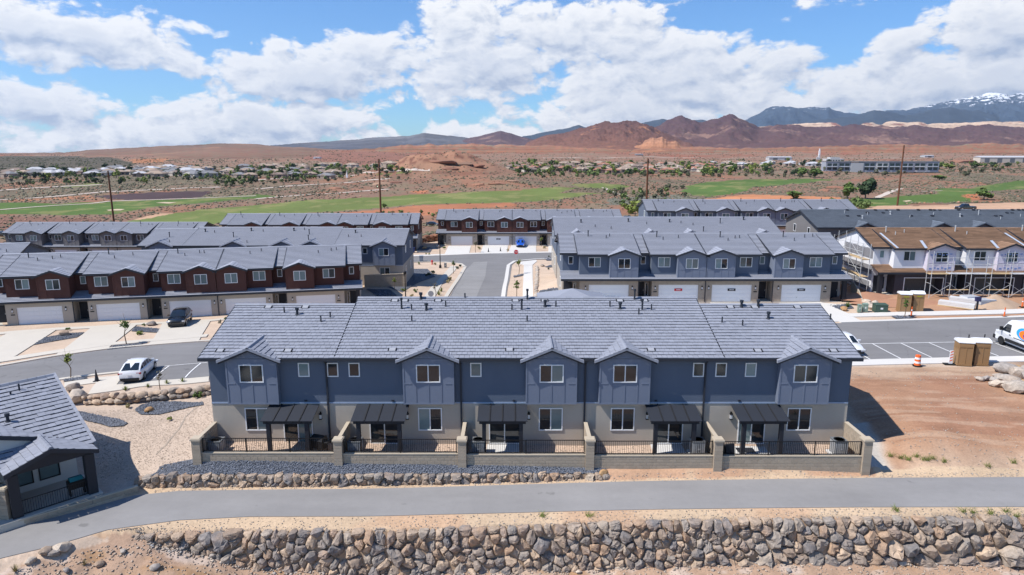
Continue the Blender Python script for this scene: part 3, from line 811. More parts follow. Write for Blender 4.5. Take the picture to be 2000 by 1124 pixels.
def drape(name, poly, offz, m, step=.8, skirt=0, kind='structure', hf=None, parent=None):
    hf = hf or H
    B = densify([tuple(p[:2]) for p in poly], step)
    P = np.array(B)
    x0, y0 = P.min(0); x1, y1 = P.max(0)
    gx, gy_ = np.meshgrid(np.arange(x0, x1, step), np.arange(y0, y1, step))
    gx = gx.ravel() + .13 * step; gy_ = gy_.ravel() + .17 * step
    ins = inpoly(gx, gy_, P)
    # keep grid points away from the border
    if ins.any():
        d = np.min(np.hypot(gx[ins][:, None] - P[None, :, 0], gy_[ins][:, None] - P[None, :, 1]), 1)
        k = d > step * .45
        I = np.stack([gx[ins][k], gy_[ins][k]], -1)
    else: I = np.zeros((0, 2))
    pts = [Vector(p) for p in B] + [Vector(p) for p in I]
    n = len(B)
    vs, es, fs, _, _, _ = delaunay_2d_cdt(pts, [(i, (i + 1) % n) for i in range(n)], [], 1, 1e-4)
    V = np.array([(v.x, v.y) for v in vs]); z = hf(V[:, 0], V[:, 1]) + offz
    V3 = [(a[0], a[1], b) for a, b in zip(V, z)]
    F = [tuple(f) for f in fs]
    # counter-clockwise faces
    F = [f if ((V[f[1]] - V[f[0]])[0] * (V[f[2]] - V[f[0]])[1] - (V[f[1]] - V[f[0]])[1] * (V[f[2]] - V[f[0]])[0]) > 0 else f[::-1] for f in F]
    if skirt:
        cnt = {}
        for f in F:
            for i in range(len(f)):
                a, b = f[i], f[(i + 1) % len(f)]
                cnt[(a, b)] = 1
        for (a, b) in [e for e in cnt if (e[1], e[0]) not in cnt]:
            k = len(V3); V3 += [(V3[a][0], V3[a][1], V3[a][2] - skirt), (V3[b][0], V3[b][1], V3[b][2] - skirt)]
            F.append((b, a, k, k + 1))
    me = bpy.data.meshes.new(name); me.from_pydata(V3, [], F); me.materials.append(m); me.update()
    o = link(name, me, parent)
    if kind: tag(o, kind=kind)
    return o

def ribbon(name, pts, w, offz, m, step=1.0, kind='structure', skirt=0, parent=None):
    P = np.array(densify([tuple(p[:2]) for p in pts], step, closed=False))
    d = np.gradient(P, axis=0); d /= np.linalg.norm(d, axis=1)[:, None]
    nrm_ = np.stack([-d[:, 1], d[:, 0]], -1)
    L, Rr = P + nrm_ * w / 2, P - nrm_ * w / 2
    V = np.concatenate([L, Rr]); z = H(V[:, 0], V[:, 1]) + offz
    n = len(P)
    V3 = [(a[0], a[1], b) for a, b in zip(V, z)]
    F = [(n + i, n + i + 1, i + 1, i) for i in range(n - 1)]
    if skirt:
        k = len(V3); V3 += [(a, b, c - skirt) for a, b, c in V3]
        F += [(i, i + 1, k + i + 1, k + i) for i in range(n - 1)] + [(n + i + 1, n + i, k + n + i, k + n + i + 1) for i in range(n - 1)]
        F += [(n, 0, k, k + n), (n - 1, 2 * n - 1, k + 2 * n - 1, k + n - 1)]
    me = bpy.data.meshes.new(name); me.from_pydata(V3, [], F); me.materials.append(m); me.update()
    o = link(name, me, parent)
    if kind: tag(o, kind=kind)
    return o

# trail in front of the terrace
Pth = [tuple(p) for p in PN] + [tuple(p) for p in PF[::-1]]
drape('trail_path', Pth, .035, M_asph2, .7, skirt=.05)

# ---------------------------------------------------------------- building kit
def vec(a): return np.array(a, dtype=float)

def slope(mb, O, U, D, length, run, rise, expo=.36, lip=.05, seg=1.1, srange=None, skip=0, rs=None, m=0, tiles=None, under=None):
    """roof plane of overlapping courses; O eave corner, U along the eave, D horizontal up the slope"""
    rs = rs or random
    O, U, D = vec(O), vec(U), vec(D)
    n = max(1, int(round(math.hypot(run, rise) / expo)))
    for i in range(n):
        t0, t1 = i / n, (i + 1) / n
        s0, s1 = (0, length) if srange is None else srange(t0, t1)
        if s1 - s0 < .02: continue
        k = max(1, int(round((s1 - s0) / seg)))
        offs = (.5 if i % 2 else 0.0) * (s1 - s0) / k
        cuts = [s0] + [c for c in (s0 + offs + j * (s1 - s0) / k for j in range(k + 1)) if s0 + .02 < c < s1 - .02] + [s1]
        for a, b in zip(cuts[:-1], cuts[1:]):
            if tiles is not None and i < skip:
                tiles.append((a, b, t0, t1)); continue
            l = lip * (1 + rs.uniform(-.22, .22)) if seg < .8 else lip
            p0 = O + D * (run * t0) + np.array([0, 0, rise * t0]); p1 = O + D * (run * t1) + np.array([0, 0, rise * t1])
            g = .006 if seg < .8 else 0
            A, B = p0 + U * (a + g) + [0, 0, l], p0 + U * (b - g) + [0, 0, l]
            Cc, Dd = p1 + U * (b - g) + [0, 0, .004], p1 + U * (a + g) + [0, 0, .004]
            v = min(1, max(0, rs.gauss(.5, .2)))
            mb.quad(tuple(A), tuple(B), tuple(Cc), tuple(Dd), m=m, a=v)
            th = min(.022, l * .42)
            mb.quad(tuple(A - [0, 0, th]), tuple(B - [0, 0, th]), tuple(B), tuple(A), m=m, a=v)
            mb.quad(tuple(Dd - [0, 0, .006]), tuple(Cc - [0, 0, .006]), tuple(B - [0, 0, th]), tuple(A - [0, 0, th]), m=m, a=v)
    if under is not None:
        k = max(1, n // 3)
        for i in range(k):
            t0, t1 = i / k, (i + 1) / k
            s0, s1 = (0, length) if srange is None else srange(t0, t1)
            p0 = O + D * (run * t0) + np.array([0, 0, rise * t0 - .03]); p1 = O + D * (run * t1) + np.array([0, 0, rise * t1 - .03])
            under.quad(tuple(p0 + U * s0), tuple(p0 + U * s1), tuple(p1 + U * s1), tuple(p1 + U * s0))

def board(mb, p0, p1, h, t, outward, m=0):
    """a board from p0 to p1 (top edge), height h downward, thickness t along outward"""
    p0, p1, o = vec(p0), vec(p1), vec(outward) * t
    d = np.array([0, 0, -h])
    P = [p0, p1, p1 + d, p0 + d, p0 + o, p1 + o, p1 + d + o, p0 + d + o]
    n = len(mb.v); mb.v.extend(tuple(p) for p in P)
    for q in ((0, 1, 2, 3), (7, 6, 5, 4), (0, 4, 5, 1), (1, 5, 6, 2), (2, 6, 7, 3), (3, 7, 4, 0)):
        mb.f.append(tuple(n + i for i in q)); mb.m.append(m); mb.a.append(.5)

LIPF = .066
class Boards:
    def __init__(s, root, name='fascia_board'): s.r, s.n = root, name
    def box(s, *a, **k): mb = MB(); mb.box(*a, **k); mb.build(s.n, M_fascia, s.r)
    def prism(s, *a, **k): mb = MB(); mb.prism(*a, **k); mb.build(s.n, M_fascia, s.r)

CACHE = {}
def window(par, cx, z0, w, h, y, lites=2, blind=None, frame=None, name='window', fresh=False):
    """frame proud of the wall that faces -y, with its panes set in"""
    frame = frame or M_vinyl
    key = ('win', round(w, 3), round(h, 3), lites, frame.name)
    if key not in CACHE:
        mb = MB(); f = .065
        mb.box(-w / 2, w / 2, -.05, .02, 0, f); mb.box(-w / 2, w / 2, -.05, .02, h - f, h)
        mb.box(-w / 2, -w / 2 + f, -.048, .02, f, h - f); mb.box(w / 2 - f, w / 2, -.048, .02, f, h - f)
        if lites == 2: mb.box(-f / 2, f / 2, -.046, .02, f, h - f)
        pm = MB(); pw = (w - 2 * f - (f if lites == 2 else 0)) / lites
        pm.box(-pw / 2, pw / 2, -.012, .01, f, h - f)
        CACHE[key] = (mb.mesh('window', frame), pw, f, h)
        CACHE[key + ('p0',)] = pm.mesh('pane', M_glass)
        pm2 = MB(); pm2.box(-pw / 2, pw / 2, -.012, .01, f, h - f); CACHE[key + ('p1',)] = pm2.mesh('pane', M_blind)
    me, pw, f, h = CACHE[key]
    o = link(name, me, par, (cx, y, z0))
    for i in range(lites):
        b = blind if blind is not None else random.choice((0, 1, 1) if fresh else (0, 0, 1))
        bb = b if not isinstance(b, (list, tuple)) else b[i]
        link('pane', CACHE[key + (f'p{int(bb)}',)], o, ((-1 if i == 0 else 1) * (pw + f) / 2 if lites == 2 else 0, 0, 0))
    return o

def lamp_mesh():
    if 'lamp' not in CACHE:
        mb = MB(); mb.box(-.09, .09, -.16, 0, 0, .05); mb.box(-.08, .08, -.14, 0, .32, .40); mb.box(-.065, .065, -.12, -.01, .05, .32, m=1); mb.box(-.05, .05, -.03, 0, .40, .5)
        CACHE['lamp'] = mb.mesh('wall_lamp', [M_black, M_lampw])
    return CACHE['lamp']

def vent(par, x, y, z, kind=0, m=None):
    """pipe through the roof: 0 thin pipe, 1 flue with a wider cap, 2 tall pipe"""
    m = m or M_fascia
    key = ('vent', kind, m.name)
    if key not in CACHE:
        mb = MB()
        if kind == 0: mb.tube((0, 0, -.15), (0, 0, .42), .05, n=8)
        elif kind == 1:
            mb.tube((0, 0, -.15), (0, 0, .34), .085, n=10); mb.tube((0, 0, .34), (0, 0, .50), .13, n=10); mb.tube((0, 0, -.1), (0, 0, .06), .2, .12, n=10)
        else:
            mb.tube((0, 0, -.15), (0, 0, .78), .065, n=8); mb.tube((0, 0, .66), (0, 0, .80), .095, n=8)
        CACHE[key] = mb.mesh('vent_pipe', m)
    return link('vent_pipe', CACHE[key], par, (x, y, z))

def garage_door_mesh(w, h):
    key = ('gd', round(w, 2))
    if key not in CACHE:
        mb = MB()
        for r in range(4):
            z0, z1 = r * h / 4, (r + 1) * h / 4
            mb.box(-w / 2, w / 2, .02, .06, z0 + .004, z1 - .012)
            for c in range(8):
                a = -w / 2 + (c + .12) * w / 8; b = -w / 2 + (c + .88) * w / 8
                mb.box(a, b, .006, .03, z0 + .10, z1 - .11)
        mb.box(-w / 2, w / 2, .05, .07, 0, h)
        CACHE[key] = mb.mesh('garage_door', M_white)
    return CACHE[key]

def text_mesh(s, size, m, name='lettering'):
    c = bpy.data.curves.new(name, 'FONT'); c.body = s; c.size = size; c.align_x = 'CENTER'; c.align_y = 'CENTER'; c.extrude = .004
    o = bpy.data.objects.new(name, c); COL.objects.link(o)
    dg = bpy.context.evaluated_depsgraph_get()
    me = bpy.data.meshes.new_from_object(o.evaluated_get(dg)); me.name = name
    bpy.data.objects.remove(o); me.materials.clear(); me.materials.append(m)
    return me

PAL = dict(
    blue=dict(up=M_blue, bay=M_bluebay, low=M_greige, gar=M_stone, trim=M_bluebay),
    red=dict(up=M_red, bay=M_redbay, low=M_greige, gar=M_greige, trim=M_redbay),
    grey=dict(up=M_grey, bay=M_greybay, low=M_greige, gar=M_greige, trim=M_greybay))
RIDGE_Y, RIDGE_Z, EAVE_Z = 6.5, 7.66, 5.82

def front_row(name, label, loc, rz, seq, pal, group=None, roofm=None, signs=(), seed=1, upm=8.25, endm=9.2, base=-.8, ends=(True, True), built=True, big_gable=None, small=False, lows=True, wideg=0):
    """a terrace seen from its garage side. seq: 'L' door on the left of the garage, 'R' mirrored"""
    rs = random.Random(seed)
    root = thing(name, label, 'townhouses', loc, rz, group)
    P = PAL[pal] if isinstance(pal, str) else pal
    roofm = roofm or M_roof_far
    Ws = [endm if i in (0, len(seq) - 1) else upm for i in range(len(seq))]
    X = [0]
    for w in Ws: X.append(X[-1] + w)
    L = X[-1]
    low, gar, up = MB(), MB(), MB()
    low.box(0, L, 1.8, 12.1, base, 2.9)
    up.box(0, L, 1.8, 12.1, 2.9, EAVE_Z + .02)
    up.prism([(1.8, EAVE_Z), (12.1, EAVE_Z), (RIDGE_Y, RIDGE_Z - .08)], 'x', 0, L)
    roof, fas, und = MB(), Boards(root), MB()
    main_rise = RIDGE_Z - EAVE_Z
    bays = []
    vents = []
    for i, s in enumerate(seq):
        x0, x1 = X[i], X[i + 1]; w = x1 - x0; end = i in (0, len(seq) - 1)
        p = 2.0 if (end and ((i == 0 and s == 'L') or (i == len(seq) - 1 and s == 'R'))) else 1.7
        sg = 1 if s == 'L' else -1
        fx = (lambda v: x0 + v) if s == 'L' else (lambda v: x1 - v)
        a, b = sorted((fx(p), fx(w)))                    # garage block
        n0, n1 = sorted((fx(0), fx(p)))                  # porch
        ms0, ms1 = sorted((fx(p), fx(w - 3.5)))          # main upper section
        by0, by1 = sorted((fx(w - 3.52), fx(w - .04)))   # bay
        gw = min(4.9, (b - a) - 1.4) + wideg; gc = (a + b) / 2
        hd = 2.14
        gar.box(a, gc - gw / 2, 0, 1.81, base, 2.86); gar.box(gc + gw / 2, b, 0, 1.81, base, 2.86); gar.box(gc - gw / 2, gc + gw / 2, 0, .5, hd, 2.86)
        core = MB(); core.box(gc - gw / 2 - .02, gc + gw / 2 + .02, 1.3 if built else 1.7, 1.79, base, 2.8); core.build('garage_back', M_charcoal if built else M_dim, root)
        if not built:
            for q in ((gc - gw / 2 - .06, gc - gw / 2 + .04, -.03, -.003, 0, hd + .06), (gc + gw / 2 - .04, gc + gw / 2 + .06, -.03, -.003, 0, hd + .06), (gc - gw / 2 + .04, gc + gw / 2 - .04, -.03, -.003, hd - .02, hd + .06)):
                fm = MB(); fm.box(*q); fm.build('door_frame', M_vinyl, root)
        if built:
            gd = link('garage_door', garage_door_mesh(gw, hd), root, (gc, .10, 0))
            for sx in (-1, 1):
                link('wall_lamp', lamp_mesh(), root, (gc + sx * (gw / 2 + .42), -.002, 1.55))
            nm = MB(); nm.box(-.22, .22, -.02, 0, 0, .12); 
            if ('plate',) not in CACHE: CACHE[('plate',)] = nm.mesh('house_number', M_black)
            link('house_number', CACHE[('plate',)], root, (gc - sg * (gw / 2 + .42), -.004, 1.22))
            if i in dict(signs):
                sm, tm = dict(signs)[i]
                sb = MB(); sb.box(-.48, .48, -.03, 0, 0, .30); so = sb.build('sign', sm, root); so.location = (gc, .098, 1.35)
                tb = MB()
                for q in range(5): tb.box(-.26 + q * .11, -.18 + q * .11, -.036, -.031, .10, .20)
                tb.build('lettering', tm, so)
        # front door in the porch
        dm = MB(); dm.box(0, .98, -.06, .0, 0, 2.1); dm.box(.08, .90, -.075, -.061, .12, .95); dm.box(.08, .90, -.075, -.061, 1.1, 2.0)
        d = dm.build('door', M_charcoal, root); d.location = ((n0 + n1) / 2 - .75 + (0 if s == 'L' else .45), 1.79, .05)
        hb = MB(); hb.box(.86, .91, -.12, -.06, .95, 1.15); hb.build('handle', M_steel, d)
        window(root, (n0 + n1) / 2 + .55 * (1 if s == 'L' else -1), .35, .36, 1.7, 1.795, 1, 0)
        # upper storey
        up.box(ms0, ms1, .7, 1.81, 2.95, EAVE_Z)
        wm_c = (ms0 + ms1) / 2
        window(root, wm_c, 4.22, 1.5, 1.22, .7, 2, fresh=built)
        window(root, (n0 + n1) / 2 + .0, 4.4, .62, 1.0, 1.8, 1)
        bays.append([by0, by1, s])
        # main roof plane over section and bay
        r0, r1 = min(ms0, by0) - (.30 if s == 'L' else 0), max(ms1, by1) + (.30 if s == 'R' else 0)
        if s == 'L' and i + 1 < len(seq) and seq[i + 1] == 'L': r1 += .30
        if s == 'R' and i > 0 and seq[i - 1] == 'R': r0 -= .30
        if i == 0 and s == 'R': r0 -= .3
        if i == len(seq) - 1 and s == 'L': r1 += .3
        slope(roof, (r0, .3, EAVE_Z), (1, 0, 0), (0, 1, 0), r1 - r0, RIDGE_Y - .3, main_rise, seg=1.3, rs=rs, under=und, lip=LIPF)
        fas.box(r0, r1, .24, .299, EAVE_Z - .20, EAVE_Z + .03)
        for xe in (r0, r1):
            fas.prism([(.3, EAVE_Z - .2), (.3, EAVE_Z + .05), (RIDGE_Y - .4, RIDGE_Z - .06), (RIDGE_Y - .4, RIDGE_Z - .30)], 'x', xe - .035, xe + .035)
        # porch roof plane, set back
        q0, q1 = n0 - .05, n1 + .05
        if i == 0 and s == 'L': q0 -= .35
        if i == len(seq) - 1 and s == 'R': q1 += .35
        slope(roof, (q0, 1.4, EAVE_Z), (1, 0, 0), (0, 1, 0), q1 - q0, RIDGE_Y - 1.4, main_rise - .02, seg=1.3, rs=rs, under=und, lip=LIPF)
        fas.box(q0, q1, 1.34, 1.399, EAVE_Z - .2, EAVE_Z + .03)
        # downpipes
        if i:
            dp = MB(); xx = X[i] + (.08 if seq[i] == 'L' and seq[i - 1] != 'R' else 0); dp.box(xx - .05, xx + .05, -.07, -.004, 0, 2.75)
            dp.build('downpipe', M_fascia, root)
        for k, (vx, vy, kd) in enumerate(((.35, 5.4, 2), (.43, 4.3, 0), (.62, 5.0, 0), (.70, 5.2, 0))):
            if rs.random() < .8:
                vx_ = x0 + w * (vx + rs.uniform(-.04, .04)); vy_ = vy + rs.uniform(-.3, .3)
                vent(root, vx_, vy_, EAVE_Z + main_rise * (vy_ - .3) / (RIDGE_Y - .3), kd, None if built else M_steel)
    # lower roof over the garages
    slope(roof, (-.35, -.45, 2.9), (1, 0, 0), (0, 1, 0), L + .7, 2.25, .675, seg=1.5, rs=rs, under=und, lip=LIPF)
    fas.box(-.35, L + .35, -.52, -.451, 2.70, 2.93)
    # rear plane
    slope(roof, (L + .35, 12.5, 5.85), (-1, 0, 0), (0, -1, 0), L + .7, 12.5 - RIDGE_Y, RIDGE_Z - 5.85, seg=2.0, rs=rs)
    fas.box(-.35, L + .35, 12.501, 12.56, 5.65, 5.9)
    for xe in (-.36, L + .36):
        fas.prism([(12.5, 5.65), (12.5, 5.92), (RIDGE_Y, RIDGE_Z + .06), (1.4, EAVE_Z + .02), (1.4, EAVE_Z - .2), (RIDGE_Y, RIDGE_Z - .18)], 'x', xe - .03, xe + .03)
    # bays with their own gables
    for bi, (a, b, s) in enumerate(bays):
        mb = MB(); c = (a + b) / 2; hw = (b - a) / 2
        pk = EAVE_Z + .35 * (hw + .28)
        mb.box(a, b, -.03, 1.82, 2.98, EAVE_Z - .02); mb.prism([(a, EAVE_Z - .02), (b, EAVE_Z - .02), (c, pk - .14)], 'y', -.03, 2.6)
        bay = mb.build('bay', P['bay'], root)
        tb = MB()
        for q in (-.5, .0, .5): tb.box(c + q * hw - .045, c + q * hw + .045, -.052, -.031, 3.05, 4.1)
        for xx in (a, b - .1): tb.box(xx, xx + .1, -.052, -.031, 3.05, EAVE_Z - .1)
        tb.box(a + .1, b - .1, -.051, -.031, 4.02, 4.12)
        tb.build('batten', P['trim'], bay)
        window(root, c, 4.16, 1.5, 1.25, -.031, 2, fresh=built)
        rf = MB(); 
        slope(rf, (c - hw - .28, 3.6, EAVE_Z - .04), (0, -1, 0), (1, 0, 0), 4.0, hw + .28, pk - EAVE_Z + .04, seg=.9, rs=rs, lip=.04)
        slope(rf, (c + hw + .28, -.4, EAVE_Z - .04), (0, 1, 0), (-1, 0, 0), 4.0, hw + .28, pk - EAVE_Z + .04, seg=.9, rs=rs, lip=.04)
        rf.build('bay_roof', roofm, root)
        fb = MB()
        for sx in (-1, 1):
            fb.prism([(c + sx * (hw + .30), EAVE_Z - .24), (c, pk - .20), (c, pk + .03), (c + sx * (hw + .30), EAVE_Z + .0)][::sx], 'y', -.46, -.401)
        fb.build('rake_board', M_fascia, root)
    low.build('wall_lower', P['low'], root); gar.build('garage_wall', P['gar'], root); up.build('wall_upper', P['up'], root)
    roof.build('roof', roofm, root); und.build('underlay', M_charcoal, root)
    rc = MB(); n = int(L / .45)
    for k in range(n): rc.prism([(RIDGE_Y - .15, RIDGE_Z + .01), (RIDGE_Y + .15, RIDGE_Z + .01), (RIDGE_Y + .04, RIDGE_Z + .10), (RIDGE_Y - .04, RIDGE_Z + .10)], 'x', -.35 + k * (L + .7) / n, -.35 + (k + 1.03) * (L + .7) / n - .02, a=rs.random())
    tag(rc.build('ridge_cap', roofm, root), kind='stuff')
    # porch posts at open ends
    for k, xx in ((0, .28), (1, L - .28)):
        if ends[k]:
            pb = MB(); pb.box(xx - .24, xx + .24, -.05, .43, base, 2.8); pb.build('post', M_charcoal, root)
    sl = MB(); sl.box(-.1, L + .1, -.02, 1.9, base, .02); sl.build('floor_slab', M_conc, root)
    # end walls: windows on the sides
    for xx, sg in ((-.001, -1), (L + .001, 1)):
        for zz, hh in ((4.3, 1.2), (.9, 1.3)):
            o = window(root, 0, zz, .9, hh, 0, 1); o.location = (xx, 5.2, zz); o.rotation_euler = (0, 0, R(-90) if sg < 0 else R(90))
    return root

def bay_rear(root, P, roofm, c, w, rs, single=None, y0=-.38, z0=2.88, ze=5.86):
    hw = w / 2; pk = ze + .40 * (hw + .32)
    mb = MB(); mb.box(c - hw, c + hw, y0, .02, z0, ze); mb.prism([(c - hw, ze), (c + hw, ze), (c, pk - .16)], 'y', y0, 1.6)
    bay = mb.build('bay', P['bay'], root)
    tb = MB()
    for xx in (c - hw, c + hw - .09): tb.box(xx, xx + .09, y0 - .022, y0 - .001, z0, ze - .12)
    tb.box(c - hw + .09, c + hw - .09, y0 - .021, y0 - .001, z0, z0 + .09)
    for q in (-.5, 0, .5): tb.box(c + q * hw - .035, c + q * hw + .035, y0 - .02, y0 - .001, z0 + .09, 4.22)
    tb.box(c - hw + .09, c - hw + .55, y0 - .02, y0 - .001, 4.22, 4.29); tb.box(c + hw - .55, c + hw - .09, y0 - .02, y0 - .001, 4.22, 4.29)
    tb.build('batten', P['trim'], bay)
    seg = .34 if single else .9
    for sg in (-1, 1):
        rf = MB()
        if sg < 0: slope(rf, (c - hw - .32, 2.9, ze - .06), (0, -1, 0), (1, 0, 0), 3.62, hw + .32, pk - ze + .06, seg=seg, rs=rs, lip=.045)
        else: slope(rf, (c + hw + .32, y0 - .34, ze - .06), (0, 1, 0), (-1, 0, 0), 3.62, hw + .32, pk - ze + .06, seg=seg, rs=rs, lip=.045)
        o = rf.build('bay_roof', roofm, root)
        if single: o['kind'] = 'stuff'
    # rake tiles along the gable and the ridge
    n = 7
    for sg in (-1, 1):
        for k in range(n):
            t0, t1 = k / n, (k + 1) / n
            x0, x1 = c + sg * (hw + .36) * (1 - t0), c + sg * (hw + .36) * (1 - t1)
            za, zb_ = ze - .05 + (pk - ze + .05) * t0, ze - .05 + (pk - ze + .05) * t1
            rb = MB(); l = .035
            rb.prism([(x0, za - .10), (x1, zb_ - .10), (x1, zb_ + .05), (x0, za + .05 + l)][::sg], 'y', y0 - .40, y0 - .26, a=rs.random())
            rb.build('rake_tile', roofm, root)
    fb = MB()
    for sg in (-1, 1):
        fb.prism([(c + sg * (hw + .30), ze - .26), (c, pk - .22), (c, pk - .09), (c + sg * (hw + .30), ze - .12)][::sg], 'y', y0 - .32, y0 - .262)
    fb.build('rake_board', M_fascia, root)
    rc = MB()
    for k in range(9): rc.prism([(c - .13, pk - .02), (c + .13, pk - .02), (c + .05, pk + .09), (c - .05, pk + .09)], 'y', y0 - .40 + k * .36, y0 - .40 + k * .36 + .375, a=rs.random())
    tag(rc.build('ridge_cap', roofm, root), kind='stuff')
    return bay

def rear_row(name, label, loc, rz, L, bays, pal, segs, roofm=None, group=None, seed=2, base=-.6, single=False, small_wins=(), downs=(), low_wins=True, ends=(), vents=(), ventm=None, bw=3.2):
    """a terrace seen from its garden side; rear wall on y = 0 facing -y. segs: (x0, x1, run) roof stretches"""
    rs = random.Random(seed)
    root = thing(name, label, 'townhouses', loc, rz, group)
    P = PAL[pal] if isinstance(pal, str) else pal
    roofm = roofm or M_roof_far
    DEP, ZE, SL = 12.1, 5.90, .30
    lo, up = MB(), MB()
    lo.box(0, L, 0, DEP, base, 2.84); up.box(0, L, 0, DEP, 2.84, 5.9)
    lo.build('wall_lower', P['low'], root)
    up.prism([(0, 5.9), (DEP, 5.9), (6.2, 7.55)], 'x', 0, L)
    up.build('wall_upper', P['up'], root)
    bt = MB(); bt.box(0, L, -.035, -.002, 2.80, 2.89); bt.build('band', M_trimblue if pal == 'blue' else P['trim'], root)
    far, fas, und = MB(), Boards(root), MB()
    near = MB(); tiles = []
    for k, (x0, x1, run) in enumerate(segs):
        zr = ZE + SL * run; yr = run - .4
        if single:
            first = []
            slope(near, (x0, -.4, ZE), (1, 0, 0), (0, 1, 0), x1 - x0, run, SL * run, expo=.365, lip=.050, seg=.325, rs=rs, skip=2, tiles=first, under=und)
            tiles += [(x0 + a, x0 + b, t0, t1, run) for a, b, t0, t1 in first]
        else:
            slope(near, (x0, -.4, ZE), (1, 0, 0), (0, 1, 0), x1 - x0, run, SL * run, seg=.9, rs=rs, expo=.365, under=und, lip=LIPF)
        slope(far, (x1, DEP + .4, 5.85), (-1, 0, 0), (0, -1, 0), x1 - x0, DEP + .4 - yr, zr - 5.85, seg=2, rs=rs)
        for xe in (x0, x1):
            fas.prism([(-.4, ZE - .18), (-.4, ZE + .04), (yr, zr + .04), (DEP + .4, 5.88), (DEP + .4, 5.65), (yr, zr - .2)], 'x', xe - .03, xe + .03)
        n = int((x1 - x0) / .42); rc = MB()
        for j in range(n): rc.prism([(yr - .15, zr + .02), (yr + .15, zr + .02), (yr + .05, zr + .12), (yr - .05, zr + .12)], 'x', x0 + j * (x1 - x0) / n, x0 + (j + 1.04) * (x1 - x0) / n - .02, a=rs.random())
        tag(rc.build('ridge_cap', roofm, root), kind='stuff')
    o = near.build('roof', roofm, root); und.build('underlay', M_charcoal, root)
    if single: o['kind'] = 'stuff'
    far.build('roof_front', roofm, root)
    if single:
        # the two lowest courses laid tile by tile
        meshes = {}
        for (a, b, t0, t1, run) in tiles[:300]:
            w = round(b - a, 2); v = rs.randrange(7)
            if (w, v) not in meshes:
                tb = MB(); l = .042 + .003 * v; g = .006; th = .022
                dy = run * (t1 - t0); dz = SL * dy; va = (v + .5) / 7
                tb.quad((g, 0, l), (w - g, 0, l), (w - g, dy, dz + .004), (g, dy, dz + .004), a=va)
                tb.quad((g, 0, l - th), (w - g, 0, l - th), (w - g, 0, l), (g, 0, l), a=va); tb.quad((g, dy, dz - .002), (w - g, dy, dz - .002), (w - g, 0, l - th), (g, 0, l - th), a=va)
                tb.quad((g, 0, l - th), (g, 0, l), (g, dy, dz + .004), (g, dy, dz - .002), a=va); tb.quad((w - g, 0, l), (w - g, 0, l - th), (w - g, dy, dz - .002), (w - g, dy, dz + .004), a=va)
                meshes[(w, v)] = tb.mesh('roof_tile', roofm)
            link('roof_tile', meshes[(w, v)], root, (a, -.4 + run * t0, ZE + SL * run * t0 + .002))
        if len(tiles) > 300:
            tb = MB()
            for (a, b, t0, t1, run) in tiles[300:]:
                y0, y1 = -.4 + run * t0, -.4 + run * t1; z0, z1 = ZE + SL * run * t0, ZE + SL * run * t1
                tb.quad((a, y0, z0 + .06), (b, y0, z0 + .06), (b, y1, z1 + .006), (a, y1, z1 + .006), a=rs.random()); tb.quad((a, y0, z0), (b, y0, z0), (b, y0, z0 + .06), (a, y0, z0 + .06), a=rs.random())
            tag(tb.build('roof_course', roofm, root), kind='stuff')
    x0, x1 = segs[0][0], segs[-1][1]
    prev = x0
    for c in sorted(bays) + [None]:
        e = x1 if c is None else c - bw / 2 - .34
        if e > prev: gu = MB(); gu.box(prev, e, -.52, -.405, 5.74, 5.93); gu.build('gutter', M_fascia, root)
        if c is not None: prev = c + bw / 2 + .34
    for c in bays:
        bay_rear(root, P, roofm, c, bw, rs, single)
        window(root, c, 4.33, 1.5, 1.17, -.382, 2)
        if low_wins: window(root, c, .97, 1.52, 1.53, -.001, 2)
    for (x, z0, w, h) in small_wins: window(root, x, z0, w, h, -.001, 1)
    for x in downs:
        dp = MB(); dp.box(x - .05, x + .05, -.12, -.01, .0, 5.45); dp.bar((x, -.06, 5.45), (x, -.45, 5.75), .09); dp.build('downpipe', M_fascia, root)
    for (x, t, kd) in vents:
        run = next((r for a, b, r in segs if a <= x <= b), segs[0][2])
        vent(root, x, -.4 + run * t, ZE + SL * run * t, kd, ventm)
    for xx, sg in ((-.001, -1), (L + .001, 1)):
        for zz, hh in ((4.3, 1.2), (.9, 1.3)):
            for yy in (3.2, 8.4):
                o = window(root, 0, zz, .9, hh, 0, 1); o.location = (xx, yy, zz); o.rotation_euler = (0, 0, R(-90) if sg < 0 else R(90))
    return root

